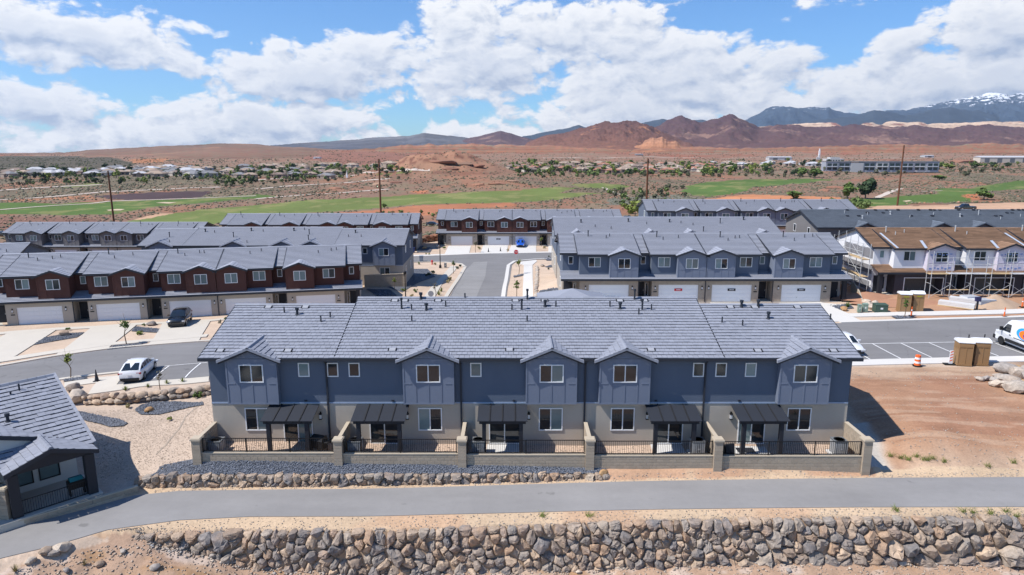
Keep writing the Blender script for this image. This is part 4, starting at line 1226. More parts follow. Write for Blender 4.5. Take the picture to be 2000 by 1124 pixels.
# ---------------------------------------------------------------- the terraces
# nearest terrace, garden side
MX0 = -19.05
def mx(px, z=4.0, Y=41.0):
    return gy(px, 562, Y)[0] * 1.0
def xat(px, z, Y):
    dz = z - CAMZ
    zc = Y * math.cos(PITCH) - dz * math.sin(PITCH)
    return (px - 1000) / FPX * zc
ML = xat(1663, 5, 41) - MX0
loc_main = (MX0, 41.0, 0)
bx = [xat(p, 4.2, 40.65) - MX0 for p in (493, 837, 1077, 1220, 1571)]
dn = [xat(p, 4.5, 40.95) - MX0 for p in (638, 900, 1143, 1377)]
sw = [(xat(p, 5, 41) - MX0, 4.58, .70, .92) for p in (593.5, 650, 692, 929.5, 1364, 1408, 1466)]
mv = [(xat(p, z, Y) - MX0, t, k) for p, z, Y, t, k in [
    (585, 7.5, 46.2, .80, 1), (556, 7.5, 46.0, .84, 0), (627, 7.2, 44.8, .66, 0), (643, 7.3, 45, .74, 0), (784, 7.5, 46.3, .80, 2), (803, 7.4, 46, .78, 0), (832, 7.4, 46, .78, 1), (870, 7.6, 46.5, .84, 0),
    (801, 7, 44, .58, 0), (1000, 7.4, 46, .78, 0), (1019, 7.4, 46, .78, 2), (1030, 7.9, 47.5, .97, 2), (1065, 7.6, 46.5, .84, 1), (1086, 7.6, 46.5, .84, 0), (1030, 7, 44, .58, 0), (1192, 7.6, 46.5, .84, 0), (1212, 7.5, 46.2, .80, 1), (1255, 7.4, 46.1, .78, 2), (1273, 7.4, 46.1, .78, 0), (1251, 7.2, 45, .70, 0), (1240, 7.9, 47.5, .97, 2),
    (1447, 7.7, 46.8, .96, 1), (1408, 7.1, 44.9, .64, 0), (1447, 7.0, 44.6, .58, 0), (1498, 7.3, 45.4, .72, 1), (1622, 7.2, 45, .70, 0), (822, 7.9, 47.7, .98, 1), (908, 7.9, 47.7, .99, 0), (1480, 7.7, 46.8, .97, 1)]]
xs1 = xat(697, 8, 47.5) - MX0; xs2 = xat(1362, 8, 47.5) - MX0
main_row = rear_row('townhouse_terrace', 'nearest terrace of blue stucco townhouses with black patio awnings and walled back yards', loc_main, 0, ML, bx, 'blue',
                    [(-.42, xs1, 6.35), (xs1 + .001, xs2, 7.3), (xs2 + .001, ML + .42, 6.35)], roofm=M_roof, seed=5, single=True, small_wins=sw, downs=dn, vents=mv)
# hipped front roof that shows over the ridge
hp = MB(); hx, hy, hz = xat(1118, 8.1, 50.5) - MX0, 9.5, 8.28
for (ax, ay), (bx_, by_) in (((-2.6, -2), (2.6, -2)), ((2.6, -2), (2.6, 2.6)), ((2.6, 2.6), (-2.6, 2.6)), ((-2.6, 2.6), (-2.6, -2))):
    hp.quad((hx + ax, hy + ay, hz - .9), (hx + bx_, hy + by_, hz - .9), (hx, hy, hz))
hp.build('hip_roof', M_roof, main_row)

# flat tile vents, two dark slots beside a pale pad
vm_ = MB(); vm_.box(-.20, .20, 0, .34, .0, .02); vme = vm_.mesh('tile_vent', M_acgrey2)
vs_ = MB(); vs_.box(-.035, .035, 0, .30, 0, .035); vse = vs_.mesh('vent_slot', M_black)
for t, pxs in ((.925, (520, 593, 765, 785, 852, 1007, 1065, 1216, 1265, 1430, 1478, 1562)), (.10, (428, 561, 765, 995, 1273, 1482, 1630))):
    for q in pxs:
        xv = xat(q, 7.6 if t > .5 else 6, 46.2 if t > .5 else 41.2) - MX0
        run = 7.3 if xs1 < xv < xs2 else 6.35
        yv = -.4 + run * t; zv = 5.9 + .3 * run * t + .045
        o = link('tile_vent', vme, main_row, (xv, yv, zv)); o.rotation_euler = (math.atan(.3), 0, 0)
        for sx in (-.24, .24): c = link('vent_slot', vse, o, (sx, 0, 0))
# awning over each back door, sliding door, lamp
AWN = [(510, 612, 528, 625, 554, 611), (686, 793, 700, 790, 722, 780), (932, 1031, 938, 1030, 955, 1016), (1268, 1370, 1264, 1358, 1278, 1334), (1441, 1541, 1425, 1520, 1441, 1494)]
for i, (fa, fb_, ba, bb, da, db) in enumerate(AWN):
    xa, xb = xat((fa + ba * 0 + fa) / 2, 2.5, 39.5) - MX0, xat(fb_, 2.5, 39.5) - MX0
    yf, yb = -1.55, -.02; zf, zb2 = 2.40, 2.74
    aw = thing('patio_awning', ['black slatted patio awning over the back door beside a covered grill', 'black slatted patio awning over the back door of the second yard from the low house', 'black slatted patio awning over the back door of the middle yard',
                                'black slatted patio awning with an AC unit by its post, fourth yard', 'black slatted patio awning with a floor mat below, end yard beside bare soil'][i], 'awning', (MX0, 41.0, 0), 0, 'patio awnings of the nearest terrace')
    mb = MB(); n = 4
    for k in range(n):
        a, b = xa + (xb - xa) * k / n, xa + (xb - xa) * (k + 1) / n
        mb2 = MB(); mb2.quad((a + .02, yf - .25, zf - .04), (b - .02, yf - .25, zf - .04), (b - .02, yb, zb2), (a + .02, yb, zb2)); mb2.quad((a + .02, yf - .25, zf - .08), (a + .02, yb, zb2 - .04), (b - .02, yb, zb2 - .04), (b - .02, yf - .25, zf - .08)); mb2.quad((a + .02, yf - .25, zf - .08), (b - .02, yf - .25, zf - .08), (b - .02, yf - .25, zf - .04), (a + .02, yf - .25, zf - .04))
        mb2.build('panel', M_fascia, aw)
    for k in range(n - 1):
        r2 = MB(); a = xa + (xb - xa) * (k + 1) / n; board(r2, (a - .03, yf - .25, zf + .0), (a - .03, yb, zb2 + .045), .05, .06, (1, 0, 0)); r2.build('seam', M_trim, aw)
    b2 = MB(); b2.box(xa + .12, xb - .12, yf - .06, yf + .10, zf - .32, zf - .06); b2.build('beam', M_charcoal, aw)
    for k in range(6):
        rb = MB(); a = xa + .25 + (xb - xa - .5) * k / 5; board(rb, (a - .035, yf - .18, zf - .085), (a - .035, yb, zb2 - .05), .12, .07, (1, 0, 0)); rb.build('rafter', M_charcoal, aw)
    for xx in (xa + .42, xb - .42):
        pb = MB(); pb.box(xx - .12, xx + .12, yf - .10, yf + .14, .02, zf - .30); pb.build('post', M_charcoal, aw)
    dx0, dx1 = xat(da, 1, 40.95) - MX0, xat(db, 1, 40.95) - MX0
    window(main_row, (dx0 + dx1) / 2, .06, dx1 - dx0, 2.12, -.003, 2, blind=(0, 1) if i in (0,) else ((1, 0) if i == 4 else (0, 0)), name='sliding_door')
    side = 1 if i in (0, 1, 2) else -1
    link('wall_lamp', lamp_mesh(), main_row, ((dx1 + .55) if side > 0 else (dx0 - .5), -.003, 1.75))
    vm = MB(); vm.box(-.08, .08, -.06, 0, 0, .09); o = vm.build('vent_cap', M_charcoal, main_row); o.location = ((dx0 + dx1) / 2 + (.6 if side > 0 else -.9), -.004, 2.95)

# blue terrace across the street (garages to the street)
SG = (M_charcoal, M_white); SGR = (M_signred, M_white)
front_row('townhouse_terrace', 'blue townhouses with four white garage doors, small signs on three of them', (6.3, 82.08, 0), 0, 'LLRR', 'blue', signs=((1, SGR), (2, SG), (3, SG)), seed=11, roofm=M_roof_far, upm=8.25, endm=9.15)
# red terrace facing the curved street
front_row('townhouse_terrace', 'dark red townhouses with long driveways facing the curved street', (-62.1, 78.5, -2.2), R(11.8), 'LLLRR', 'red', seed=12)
# blue garden fronts behind the red terrace
kb = 34.2 / 40.3
def rear_bays(x_px, y_eave, Z): return [xat(p, 4, Z) for p in x_px]
bB = rear_bays((315, 458, 552, 608, 749), 0, 101)
xB0 = xat(276, 4, 101); LB = xat(785, 4, 101) - xB0
rear_row('townhouse_terrace', 'blue-grey townhouses seen over the red roofs, end wall by the corner garden', (xB0, 101.0, -1.62), R(.6), LB, [b - xB0 for b in bB], 'blue', [(-.4, LB * .16, 5.9), (LB * .16 + .001, LB * .74, 6.5), (LB * .74 + .001, LB + .4, 5.9)], seed=13, bw=3.3,
         small_wins=[(xat(712, 3, 101) - xB0, 4.58, .7, .92)], vents=[(LB * f, t, k) for f, t, k in ((.08, .5, 2), (.2, .75, 1), (.24, .7, 0), (.33, .45, 2), (.38, .8, 1), (.43, .75, 0), (.55, .8, 1), (.59, .85, 0), (.62, .6, 2), (.63, .3, 2), (.80, .75, 1), (.78, .5, 0), (.83, .5, 0), (.10, .2, 0), (.4, .15, 0))])
# blue terrace at the far left, its gable end towards the red roofs
xC1 = -67.0
rear_row('townhouse_terrace', 'blue townhouses with a plain dark blue gable end, half hidden by the red terrace', (-104.5, 84.0, -2.6), R(11.8), 37.0, [4, 14.5, 19, 29.5], 'blue', [(-.4, 37.4, 6.2)], seed=14, vents=[(34, .7, 1), (35.5, .55, 0), (30, .4, 2), (24, .7, 0), (33, .2, 1)])
# grey terrace beyond
front_row('townhouse_terrace', 'grey sided townhouses near the river of grass, beside the leaning pole', (xat(6, -2, 154), 153.0, -6.35), R(.5), 'LLLRR', 'grey', seed=15, endm=9.4, upm=8.35)
# far red terrace
front_row('townhouse_terrace', 'dark red townhouses standing behind the blue-grey ones, at the foot of the fairway', (xat(430, 0, 147), 146.5, -3.7), R(1.2), 'LLLRR', 'red', seed=16, endm=9.0, upm=8.1)
# red terrace at the head of the street
front_row('townhouse_terrace', 'red townhouses at the head of the side street with a blue car on the drive', (-17.06, 155.7, -3.6), 0, 'LLRRR', 'red', seed=17, signs=((1, SG),), upm=8.0, endm=9.1)
# blue terraces on the hill side
xK0 = xat(1087, 5, 100.5)
LK = xat(1527, 5.9, 100.3) - xK0
rear_row('townhouse_terrace', 'blue townhouses showing only their roof just behind the four garage terrace', (xK0, 100.5, .0), 0, LK, [xat(p, 6, 100) - xK0 for p in (1129, 1273, 1351, 1494)], 'blue', [(-.3, LK + .3, 6.6)], seed=18, vents=[(LK * f, t, k) for f, t, k in ((.12, .7, 1), (.18, .45, 0), (.25, .35, 0), (.34, .75, 1), (.42, .6, 0), (.53, .72, 1), (.58, .66, 0), (.63, .55, 0), (.76, .65, 2), (.88, .85, 1), (.66, .2, 2))])
front_row('townhouse_terrace', 'pale-sided blue townhouses farthest up the slope, below the orange bank', (xat(1268, 4, 139), 139.0, .0), 0, 'LLLRR', 'blue', seed=19, upm=8.3, endm=9.0)
# unfinished grey terrace: loose tiles stacked along the ridge
PG = dict(up=M_greybay, bay=M_greybay, low=M_greige, gar=M_greige, trim=M_greybay)
xH0 = xat(1594, 5, 101)
grey_new = rear_row('townhouse_terrace', 'grey unfinished terrace with a bare dark roof and loose tiles stacked along its ridge', (xH0, 100.6, 1.15), 0, 46, [xat(p, 6, 101) - xH0 for p in (1685, 1832, 1912, 2060)], PG, [(-.4, 46.4, 6.6)], roofm=M_membrane, seed=20, ventm=M_steel,
                    vents=[(46 * f, t, k) for f, t, k in ((.13, .8, 0), (.17, .5, 1), (.2, .7, 0), (.28, .75, 1), (.33, .55, 0), (.42, .7, 0), (.5, .6, 1), (.57, .7, 2), (.62, .45, 0), (.7, .6, 0), (.8, .7, 1))])
rs = random.Random(3)
st = {}
for k in range(46):
    x = 6 + k * .86 + rs.uniform(-.2, .2)
    if rs.random() < .35: continue
    n = rs.choice((2, 3, 4))
    if n not in st:
        mb = MB()
        for q in range(n): mb.box(-.2 + .01 * q, .2 + .01 * q, -.17, .17, q * .035, q * .035 + .03)
        st[n] = mb.mesh('tile_stack', M_charcoal)
    t = rs.choice((.97, .97, .97, .8, .62))
    o = link('tile_stack', st[n], None, (xH0 + x, 100.6 - .4 + 6.6 * t, 1.15 + 5.9 + .3 * 6.6 * t + .06)); o.rotation_euler = (R(16), 0, rs.uniform(-.1, .1))
    tag(o, ('short' if n == 2 else 'tall' if n == 4 else 'medium') + ' dark stack of loose roof tiles ' + ('sitting on the ridge of the bare roof' if t > .9 else 'a little below the ridge of the bare roof' if t > .7 else 'lower down on the bare roof'), 'tile stack', 'tile stacks on the unfinished roof')

# brown unfinished terrace with scaffolding
PJ = dict(up=M_whitewrap, bay=M_foam, low=M_whitewrap, gar=M_bpaper, trim=M_foam)
XJ, YJ, ZJ = 46.1, 84.3, .42
brown = front_row('townhouse_terrace', 'unfinished white wrapped townhouses with a brown roof behind scaffolding', (XJ, YJ, ZJ), 0, 'LLLLR', PJ, roofm=M_brownroof, seed=21, built=False, upm=8.75, endm=9.3, base=-1.0, ends=(True, False))

# ---------------------------------------------------------------- streets, drives, pavements
def G(px, py):
    x, y, z = gnd(px, py); return (x, y)
def GP(*pts): return [G(*p) if len(p) == 2 else p[:2] for p in pts]
W3 = lambda x, y: (x, y, 0)
main_st = GP((-160, 755), (0, 717.6), (105, 698.7), (210, 684), (315, 674.5), (395, 669), W3(-14, 70.6), W3(-10, 72), W3(-1, 72), W3(6, 71.3), W3(20, 71), W3(35.4, 71.65), (1800, 625.5), (2000, 620), (2160, 615),
             (2160, 694), (2000, 696.5), (1865, 699), (1720, 702.6), (1672, 704.5), W3(18, 58.5), W3(-10, 58.2), (407, 736), (229, 753), (246, 726), (124, 740.5), (-160, 792))
drape('street', main_st, .04, M_asph, 1.0)
side_st = GP((876, 584), (906, 530), (911, 522), (902, 515), (870, 512), (842, 511), (786, 512.5), (786, 502), (912, 498), (1070, 495), (1120, 494), (1120, 505.5), (1046, 508), (1008, 512), (1000, 518), (989, 584)) + [(-.6, 71.5), (-10.6, 71.5)]
drape('side_street', side_st, .052, M_asph, 1.2)
drape('worn_lane', GP((880, 583), (908, 531), (925, 513), (952, 512), (948, 540), (930, 583)), .062, M_asph3, 1.2)
def pave(pts, m=M_conc, off=.075, step=.9, name='pavement', skirt=.25): return drape(name, GP(*pts), off, m, step, skirt=skirt)
# kerbs and walks on the left
def rib(pts, w, m=M_conc, off=.11, name='kerb'): return ribbon(name, GP(*pts), w, off, m, .8, skirt=.25)
rib([(-160, 752.5), (0, 715.5), (105, 696.8), (210, 682.3), (315, 673), (400, 667), W3(-15, 70.9)], .5)
rib([(-160, 745), (0, 706), (100, 690), (220, 673), (315, 664.5), (405, 657)], 1.5, off=.10, name='pavement')
rib([(-40, 657), (20, 650.5), (118, 643.5), (181, 640.5), (272, 634), (316, 632), (413, 627), (470, 621)], 1.1, off=.09, name='pavement')
rib([(-160, 796), (120, 742), (246, 727.5)], .45)
pave([(126, 758), (126, 748.5), (197, 738.5), (214, 737), (199, 748)])
pave([(197, 739), (243, 734), (228, 753), (408, 737), (408, 747), (273, 757), (172, 772)])
for d in ([(21, 649), (117, 641), (31, 696.5), (2, 707), (-75, 716), (-30, 676)], [(181, 638.5), (271, 632), (222, 672), (210, 683), (104, 698), (124, 684)], [(318, 631), (412, 626), (396, 653), (388, 668.5), (288, 676), (300, 663)], [(440, 622), (515, 617), (480, 640), (455, 662), (410, 666), (430, 640)]):
    pave(d, name='driveway', off=.085)
# side street kerbs and walks
rib([(868, 586), (903.5, 531), (908.5, 522.5), (900, 516), (870, 513), (842, 512.3), (800, 513.5)], .55)
rib([(982, 586), (993, 519), (1005, 511), (1046, 507), (1110, 504.5)], .6, M_conc_new)
pave([(826, 584), (843, 561), (871, 531), (880, 521), (895, 521), (888, 530), (868, 548), (853, 575), (848, 584)], step=1.2)
pave([(1021, 584), (1023, 519), (1040, 519), (1041, 584)], M_conc_new, step=1.2)
pave([(1014, 516), (1018, 512), (1047, 508.5), (1049, 511), (1040, 518.5), (1023, 518.5)], M_conc_new, step=1.0)
rib([(800, 500.5), (868, 498.5), (916, 496.5), (990, 495), (1110, 492.5)], 1.6, M_conc_new, name='pavement')
for d in ([(876, 481), (920, 481), (916, 497), (868, 498)], [(944, 480), (992, 480), (990, 495.5), (938, 496)], [(999, 480), (1047, 480), (1047, 493), (992, 495)], [(1071, 480), (1112, 480), (1112, 491), (1071, 493)]):
    pave(d, M_conc_new, name='driveway', step=1.2)
# right street
rib([(1640, 630.5), (1742, 627.3), (1820, 624.8), (1900, 622.7), (2000, 619.5), (2160, 614)], .6, M_conc_new)
rib([(1652, 617.5), (1742, 615), (1820, 613.8), (1900, 612), (2000, 609), (2160, 604)], 1.6, M_conc_new, off=.10, name='pavement')
pave([(1600, 592), (1648, 596.5), (1624, 599), (1668, 619), (1650, 629.5), (1612, 630), (1590, 600)], M_conc_new, name='driveway')
for gx in (11.7, 20.4, 27.0, 35.5): drape('driveway', [(gx - 2.7, 72.3), (gx + 2.7, 72.3), (gx + 2.6, 82.1), (gx - 2.6, 82.1)], .085, M_conc_new, 1.0, skirt=.2)
drape('pavement', [(6, 72.4), (35, 72.4), (35, 74.2), (6, 74.2)], .08, M_conc_new, 1.0, skirt=.2)
pave([(1660, 705), (1720, 703), (1865, 699.4), (2000, 697), (2160, 694.5), (2160, 704.5), (2000, 707.5), (1900, 709), (1846, 711), (1720, 714), (1655, 716)], M_conc_new)
# painted lines
def stripe(a, b, w=.11, off=.066): return ribbon('road_marking', GP(a, b), w, off, M_paint, .7)
for a, b in (((298, 718.8), (405, 709.6)), ((330, 716.5), (300, 741)), ((392.6, 710.5), (362, 739)), ((1676, 673.2), (1860, 669.8)), ((1860, 669.8), (2010, 667)), ((1704, 673), (1760, 702.5)), ((1759, 671.5), (1820, 700)), ((1814.5, 671), (1880, 698.5)), ((1882, 670), (1950, 697)), ((1944, 672), (2006, 695)), ((1650, 675), (1699, 703.3))):
    stripe(a, b)

# planting beds of dark stone
def bed(pts, off=.06, n=700, size=.035, seed=1, hf=None, name='gravel_bed', seth=None):
    P = GP(*pts); o = drape(name, P, off, M_bluegravel, .7, kind=None)
    r = np.random.default_rng(seed); A = np.array(P)
    xs = r.uniform(A[:, 0].min(), A[:, 0].max(), n * 3); ys = r.uniform(A[:, 1].min(), A[:, 1].max(), n * 3)
    k = inpoly(xs, ys, A); xs, ys = xs[k][:n], ys[k][:n]
    if len(xs):
        g = pebbles(name.replace('bed', 'stones'), xs, ys, H(xs, ys) + off, size, M_bluegravel, r)
        tag(g, kind='stuff')
    return tag(o, kind='stuff')

OCT_V = np.array([(1, 0, 0), (-1, 0, 0), (0, 1, 0), (0, -1, 0), (0, 0, 1), (0, 0, -.6)], float)
OCT_F = np.array([(0, 2, 4), (2, 1, 4), (1, 3, 4), (3, 0, 4), (2, 0, 5), (1, 2, 5), (3, 1, 5), (0, 3, 5)])
def pebbles(name, xs, ys, zs, size, m, r, flat=.75, spread=.5):
    n = len(xs)
    s = size * (1 + r.uniform(-spread, spread * 1.6, n))
    V = OCT_V[None] * s[:, None, None] * np.stack([r.uniform(.7, 1.4, n), r.uniform(.7, 1.3, n), r.uniform(.6, 1.1, n) * flat], -1)[:, None]
    V = V + r.normal(0, .16, (n, 6, 3)) * s[:, None, None]
    a = r.uniform(0, 6.28, n); c, sn = np.cos(a)[:, None], np.sin(a)[:, None]
    X = V[..., 0] * c - V[..., 1] * sn; Y = V[..., 0] * sn + V[..., 1] * c
    V = np.stack([X + xs[:, None], Y + ys[:, None], V[..., 2] + zs[:, None] + .2 * s[:, None]], -1)
    F = OCT_F[None] + (np.arange(n) * 6)[:, None, None]
    return npmesh(name, V.reshape(-1, 3), F.reshape(-1, 3), m, var=np.repeat(r.uniform(0, 1, n), 8))

for k, p in enumerate(([(65, 675), (85, 661), (130, 652), (166, 650), (150, 660), (100, 668.5)], [(209, 684.5), (221, 676.6), (281, 671.4), (267, 678)], [(256, 648), (265, 639), (313, 643), (309, 651)], [(124, 747), (126, 741.5), (150, 737.5), (172, 740), (160, 743.5)])): bed(p, seed=k + 1, n=420, size=.05)
for k, p in enumerate(([(263, 802), (275, 792), (300, 786), (345, 785), (396, 787), (398, 792), (370, 797), (345, 803), (310, 811), (275, 811)], [(150, 804), (180, 810), (232, 820), (250, 828), (240, 834), (215, 835), (195, 829), (165, 822), (148, 815)])):
    bed(p, seed=k + 10, n=2600, size=.045, off=.05)
for k, p in enumerate(([(752, 560), (760, 548), (800, 526), (835, 526), (850, 541), (820, 552), (795, 566), (785, 572)], [(811, 484), (825, 481), (845, 486), (840, 494), (815, 494)], [(715, 566), (760, 566), (776, 578), (740, 581)],
                         [(1003, 540), (1022, 536), (1022, 539), (1004, 543)], [(1062, 505), (1084, 504), (1084, 510), (1068, 510)], [(1064, 522), (1084, 517), (1088, 522), (1070, 523.5)], [(1055, 568), (1098, 563), (1099, 568), (1052, 572)])):
    bed(p, seed=k + 20, n=160, size=.09)
bed([(1740, 619), (1760, 618.5), (1790, 621), (1770, 624.5), (1750, 624)], seed=41, n=160, size=.06, off=.09); bed([(1615, 597), (1660, 595), (1668, 603), (1640, 607)], seed=42, n=200, size=.06)

# blue gravel shelf between the boulder wall and the yards
r_ = np.random.default_rng(77)
n = 15000
gx = r_.uniform(UX0 + .9, UX1 - .15, n); gyv = uy(gx) + .0 + r_.uniform(.05, 1, n) * (38.34 - uy(gx))
gyv = np.where(gx < -18.9, uy(gx) + r_.uniform(.05, 1.0, n) * (1.35 * np.clip((gx + 22.6) / 1.4, 0, 1)), gyv)
tag(pebbles('blue_gravel', gx, gyv, H(gx, gyv) + .01, .040, M_bluegravel, r_), kind='stuff')
gs = [(UX0 + 1.0, uy(UX0 + 1) + .10), (UX1 - .1, float(uy(UX1)) + .10), (UX1 - .1, 38.32), (-18.9, 38.32), (-19, 38.9), (UX0 + 1.8, 38.85)]
tag(drape('gravel_shelf', gs, .02, M_bluegravel, .4, kind=None), kind='stuff')

# ---------------------------------------------------------------- boulder walls
def clip_poly(poly, mid, nrm):
    out = []
    for i in range(len(poly)):
        a, b = poly[i], poly[(i + 1) % len(poly)]
        da, db = (a - mid) @ nrm, (b - mid) @ nrm
        if da <= 0: out.append(a)
        if (da < 0) != (db < 0) and da != db: out.append(a + (b - a) * da / (da - db))
    return out

def cells(seeds, bound):
    S = np.array(seeds); res = []
    for i, s in enumerate(S):
        poly = [np.array(p, float) for p in bound(s)]
        d = np.hypot(*(S - s).T); near = np.argsort(d)[1:16]
        for j in near:
            poly = clip_poly(poly, (S[i] + S[j]) / 2, (S[j] - s) / (np.linalg.norm(S[j] - s) + 1e-9))
            if len(poly) < 3: break
        res.append(poly if len(poly) >= 3 else None)
    return res

def chaikin(P, k=1, q=.27):
    P = np.array(P)
    for _ in range(k):
        Q = np.roll(P, -1, 0)
        P = np.stack([P * (1 - q) + Q * q, P * q + Q * (1 - q)], 1).reshape(-1, 2)
    return P

def boulder_mesh(poly, gap, r, depth, back=.35):
    """one fitted boulder from its outline in the wall plane (s, t); front is +d"""
    c = np.mean(poly, 0); P = np.array(poly)
    per = np.linalg.norm(np.roll(P, -1, 0) - P, axis=1).sum()
    P = np.array([p for k, p in enumerate(P) if np.linalg.norm(p - P[k - 1]) > .035 * per] or P)
    if len(P) < 3: P = np.array(poly)
    size = math.sqrt(max(1e-4, abs(np.sum(P[:, 0] * np.roll(P[:, 1], -1) - np.roll(P[:, 0], -1) * P[:, 1])) / 2))
    P = c + (P - c) * (1 - gap / max(size, .15))
    P = P + r.normal(0, .045 * size, P.shape); P = chaikin(P, 1, r.uniform(.08, .24))
    if len(P) < 9: P = chaikin(P, 1, .22)
    n = len(P)
    d = size * depth
    tx_, ty_ = r.normal(0, .26, 2); ty_ -= .12
    rings = [(.92, -back), (1.0, -.02 * size), (.95, .34 * d), (.80, .74 * d), (.46, .95 * d)]
    V = []
    for k, (f, dz) in enumerate(rings):
        jit = r.normal(0, .036 * size, (n, 3)) * (0 if k == 0 else 1)
        lump = 1 + .0 * n
        q = c + (P - c) * f
        for i in range(n):
            tilt = ((q[i] - c) @ np.array([tx_, ty_])) * (1 if k >= 2 else .3)
            V.append((q[i][0] + jit[i][0], dz + tilt + jit[i][1] * 1.2, q[i][1] + jit[i][2]))
    V.append((c[0], d * r.uniform(.85, 1.05), c[1]))
    V = np.array(V); V[:, 0] -= c[0]; V[:, 2] -= c[1]
    V[:, 1] *= -1          # front towards -y
    F = []
    for k in range(len(rings) - 1):
        for i in range(n):
            j = (i + 1) % n
            a, b, cc, dd = k * n + i, k * n + j, (k + 1) * n + j, (k + 1) * n + i
            F += [(a, b, cc), (a, cc, dd)] if r.random() < .5 else [(a, b, dd), (b, cc, dd)]
    e = (len(rings) - 1) * n
    for i in range(n): F.append((e + i, e + (i + 1) % n, len(V) - 1))
    return V, F, c, size

M_fill = mat('earth_fill', (.34, .235, .155), .95, .2, 2, 12, .2, .4)
def boulder_wall(name, label, x0, x1, ytop, ztop, zbot, batter, smin, smax, m, seed, grow=0.0, limit=300, depth=.42, gap=.022):
    r = np.random.default_rng(seed)
    root = thing(name, label, 'boulder wall', ((x0 + x1) / 2, float(ytop((x0 + x1) / 2)), float(zbot((x0 + x1) / 2))), 0)
    ox, oy, oz = root.location
    seeds = []
    tries = 0
    tmax = max(float(ztop(x)) - float(zbot(x)) for x in np.linspace(x0, x1, 40))
    while tries < 9000:
        tries += 1
        s = r.uniform(x0, x1); h = float(ztop(s)) - float(zbot(s)); t = r.uniform(0, 1) * h
        if h < .15: continue
        loc = smin + (smax - smin) * r.random() ** 2.6 * (1 - .55 * t / tmax) + grow * sstep(10, 26, s) * .25 * (1 - t / tmax)
        ok = True
        for (a, b, q) in seeds:
            if abs(a - s) < 2 and math.hypot(a - s, (b - t) * 1.12) < (loc + q) * .5: ok = False; break
        if ok: seeds.append((s, t, loc))
    S = [(a, b) for a, b, q in seeds]
    def bound(p):
        h = float(ztop(p[0])) - float(zbot(p[0]))
        j = .10
        return [(p[0] - 1.2, -.05), (p[0] + 1.2, -.05), (p[0] + 1.2, h + j), (p[0] - 1.2, h + j)]
    cs = cells(S, bound)
    made = []
    for (s, t), poly in zip(S, cs):
        if poly is None: continue
        poly = [np.array((min(max(p[0], x0 - .1), x1 + .1), p[1] + (r.normal(0, .03) if p[1] > .1 else 0))) for p in poly]
        V, F, c, size = boulder_mesh(poly, gap, r, depth * r.uniform(.75, 1.25))
        if size < .08: continue
        made.append((size, V, F, c))
    made.sort(key=lambda q: -q[0])
    fill = MB(); fx_ = np.linspace(x0, x1, 90)
    for a, b in zip(fx_[:-1], fx_[1:]):
        pa, pb = [(x - ox, float(ytop(x)) - oy, float(ztop(x)) - oz, float(zbot(x)) - oz) for x in (a, b)]
        ha, hb = pa[2] - pa[3], pb[2] - pb[3]
        if min(ha, hb) > .1: fill.quad((pa[0], pa[1] - batter * ha + .00, pa[3] - .1), (pb[0], pb[1] - batter * hb + .00, pb[3] - .1), (pb[0], pb[1] + .02, pb[2] + .02), (pa[0], pa[1] + .02, pa[2] + .02))
    fill.build('earth_fill', M_fill, root)
    rest = MB()
    for k, (size, V, F, c) in enumerate(made):
        h = float(ztop(c[0])) - float(zbot(c[0]))
        px_, py_, pz = c[0], float(ytop(c[0])) - batter * (h - c[1]) + r.normal(0, .06), float(zbot(c[0])) + c[1]
        if k < limit:
            me = bpy.data.meshes.new('boulder'); me.from_pydata([tuple(v) for v in V], [], F); me.materials.append(m)
            me.polygons.foreach_set('use_smooth', [True] * len(F)); me.set_sharp_from_angle(angle=R(24)); me.update()
            link('boulder', me, root, (px_ - ox, py_ - oy, pz - oz))
        else:
            b = len(rest.v); rest.v += [(v[0] + px_ - ox, v[1] + py_ - oy, v[2] + pz - oz) for v in V]; rest.f += [tuple(b + i for i in f) for f in F]; rest.m += [0] * len(F); rest.a += [r.random()] * len(F)
    nc_ = int((x1 - x0) * 9); xs_ = r.uniform(x0, x1, nc_); tt_ = r.random(nc_)
    hs_ = np.array([float(ztop(x)) - float(zbot(x)) for x in xs_]); ys_ = np.array([float(ytop(x)) for x in xs_]) - batter * hs_ * (1 - tt_) - r.uniform(-.02, .10, nc_); zs_ = np.array([float(zbot(x)) for x in xs_]) + tt_ * hs_ + r.normal(0, .04, nc_)
    tag(pebbles('chink_stones', xs_ - ox, ys_ - oy, zs_ - oz, .075, m, r, 1.0, .55), kind='stuff').parent = root
    if rest.v: tag(rest.build('small_boulders', m, root), kind='stuff')
    return root, len(made)

_b, _n1 = boulder_wall('boulder_wall', 'long tall retaining wall of dark and tan boulders below the trail', -21.0, 33.0, lambda x: wy(x) - .10, lambda x: zpath(x) - .34, lambda x: zb(x) - .12, .24, .30, 1.55, M_rock, 5, grow=1.6)
_b2, _n2 = boulder_wall('boulder_wall', 'low boulder wall holding blue gravel above the trail', UX0, UX1, lambda x: uy(x) - .04, lambda x: ztw(x) - .02, lambda x: np.interp(x, [-22.6, 0, 5.8], [-1.06, -.92, -.82]), .16, .34, .95, M_rock, 9, depth=.34)

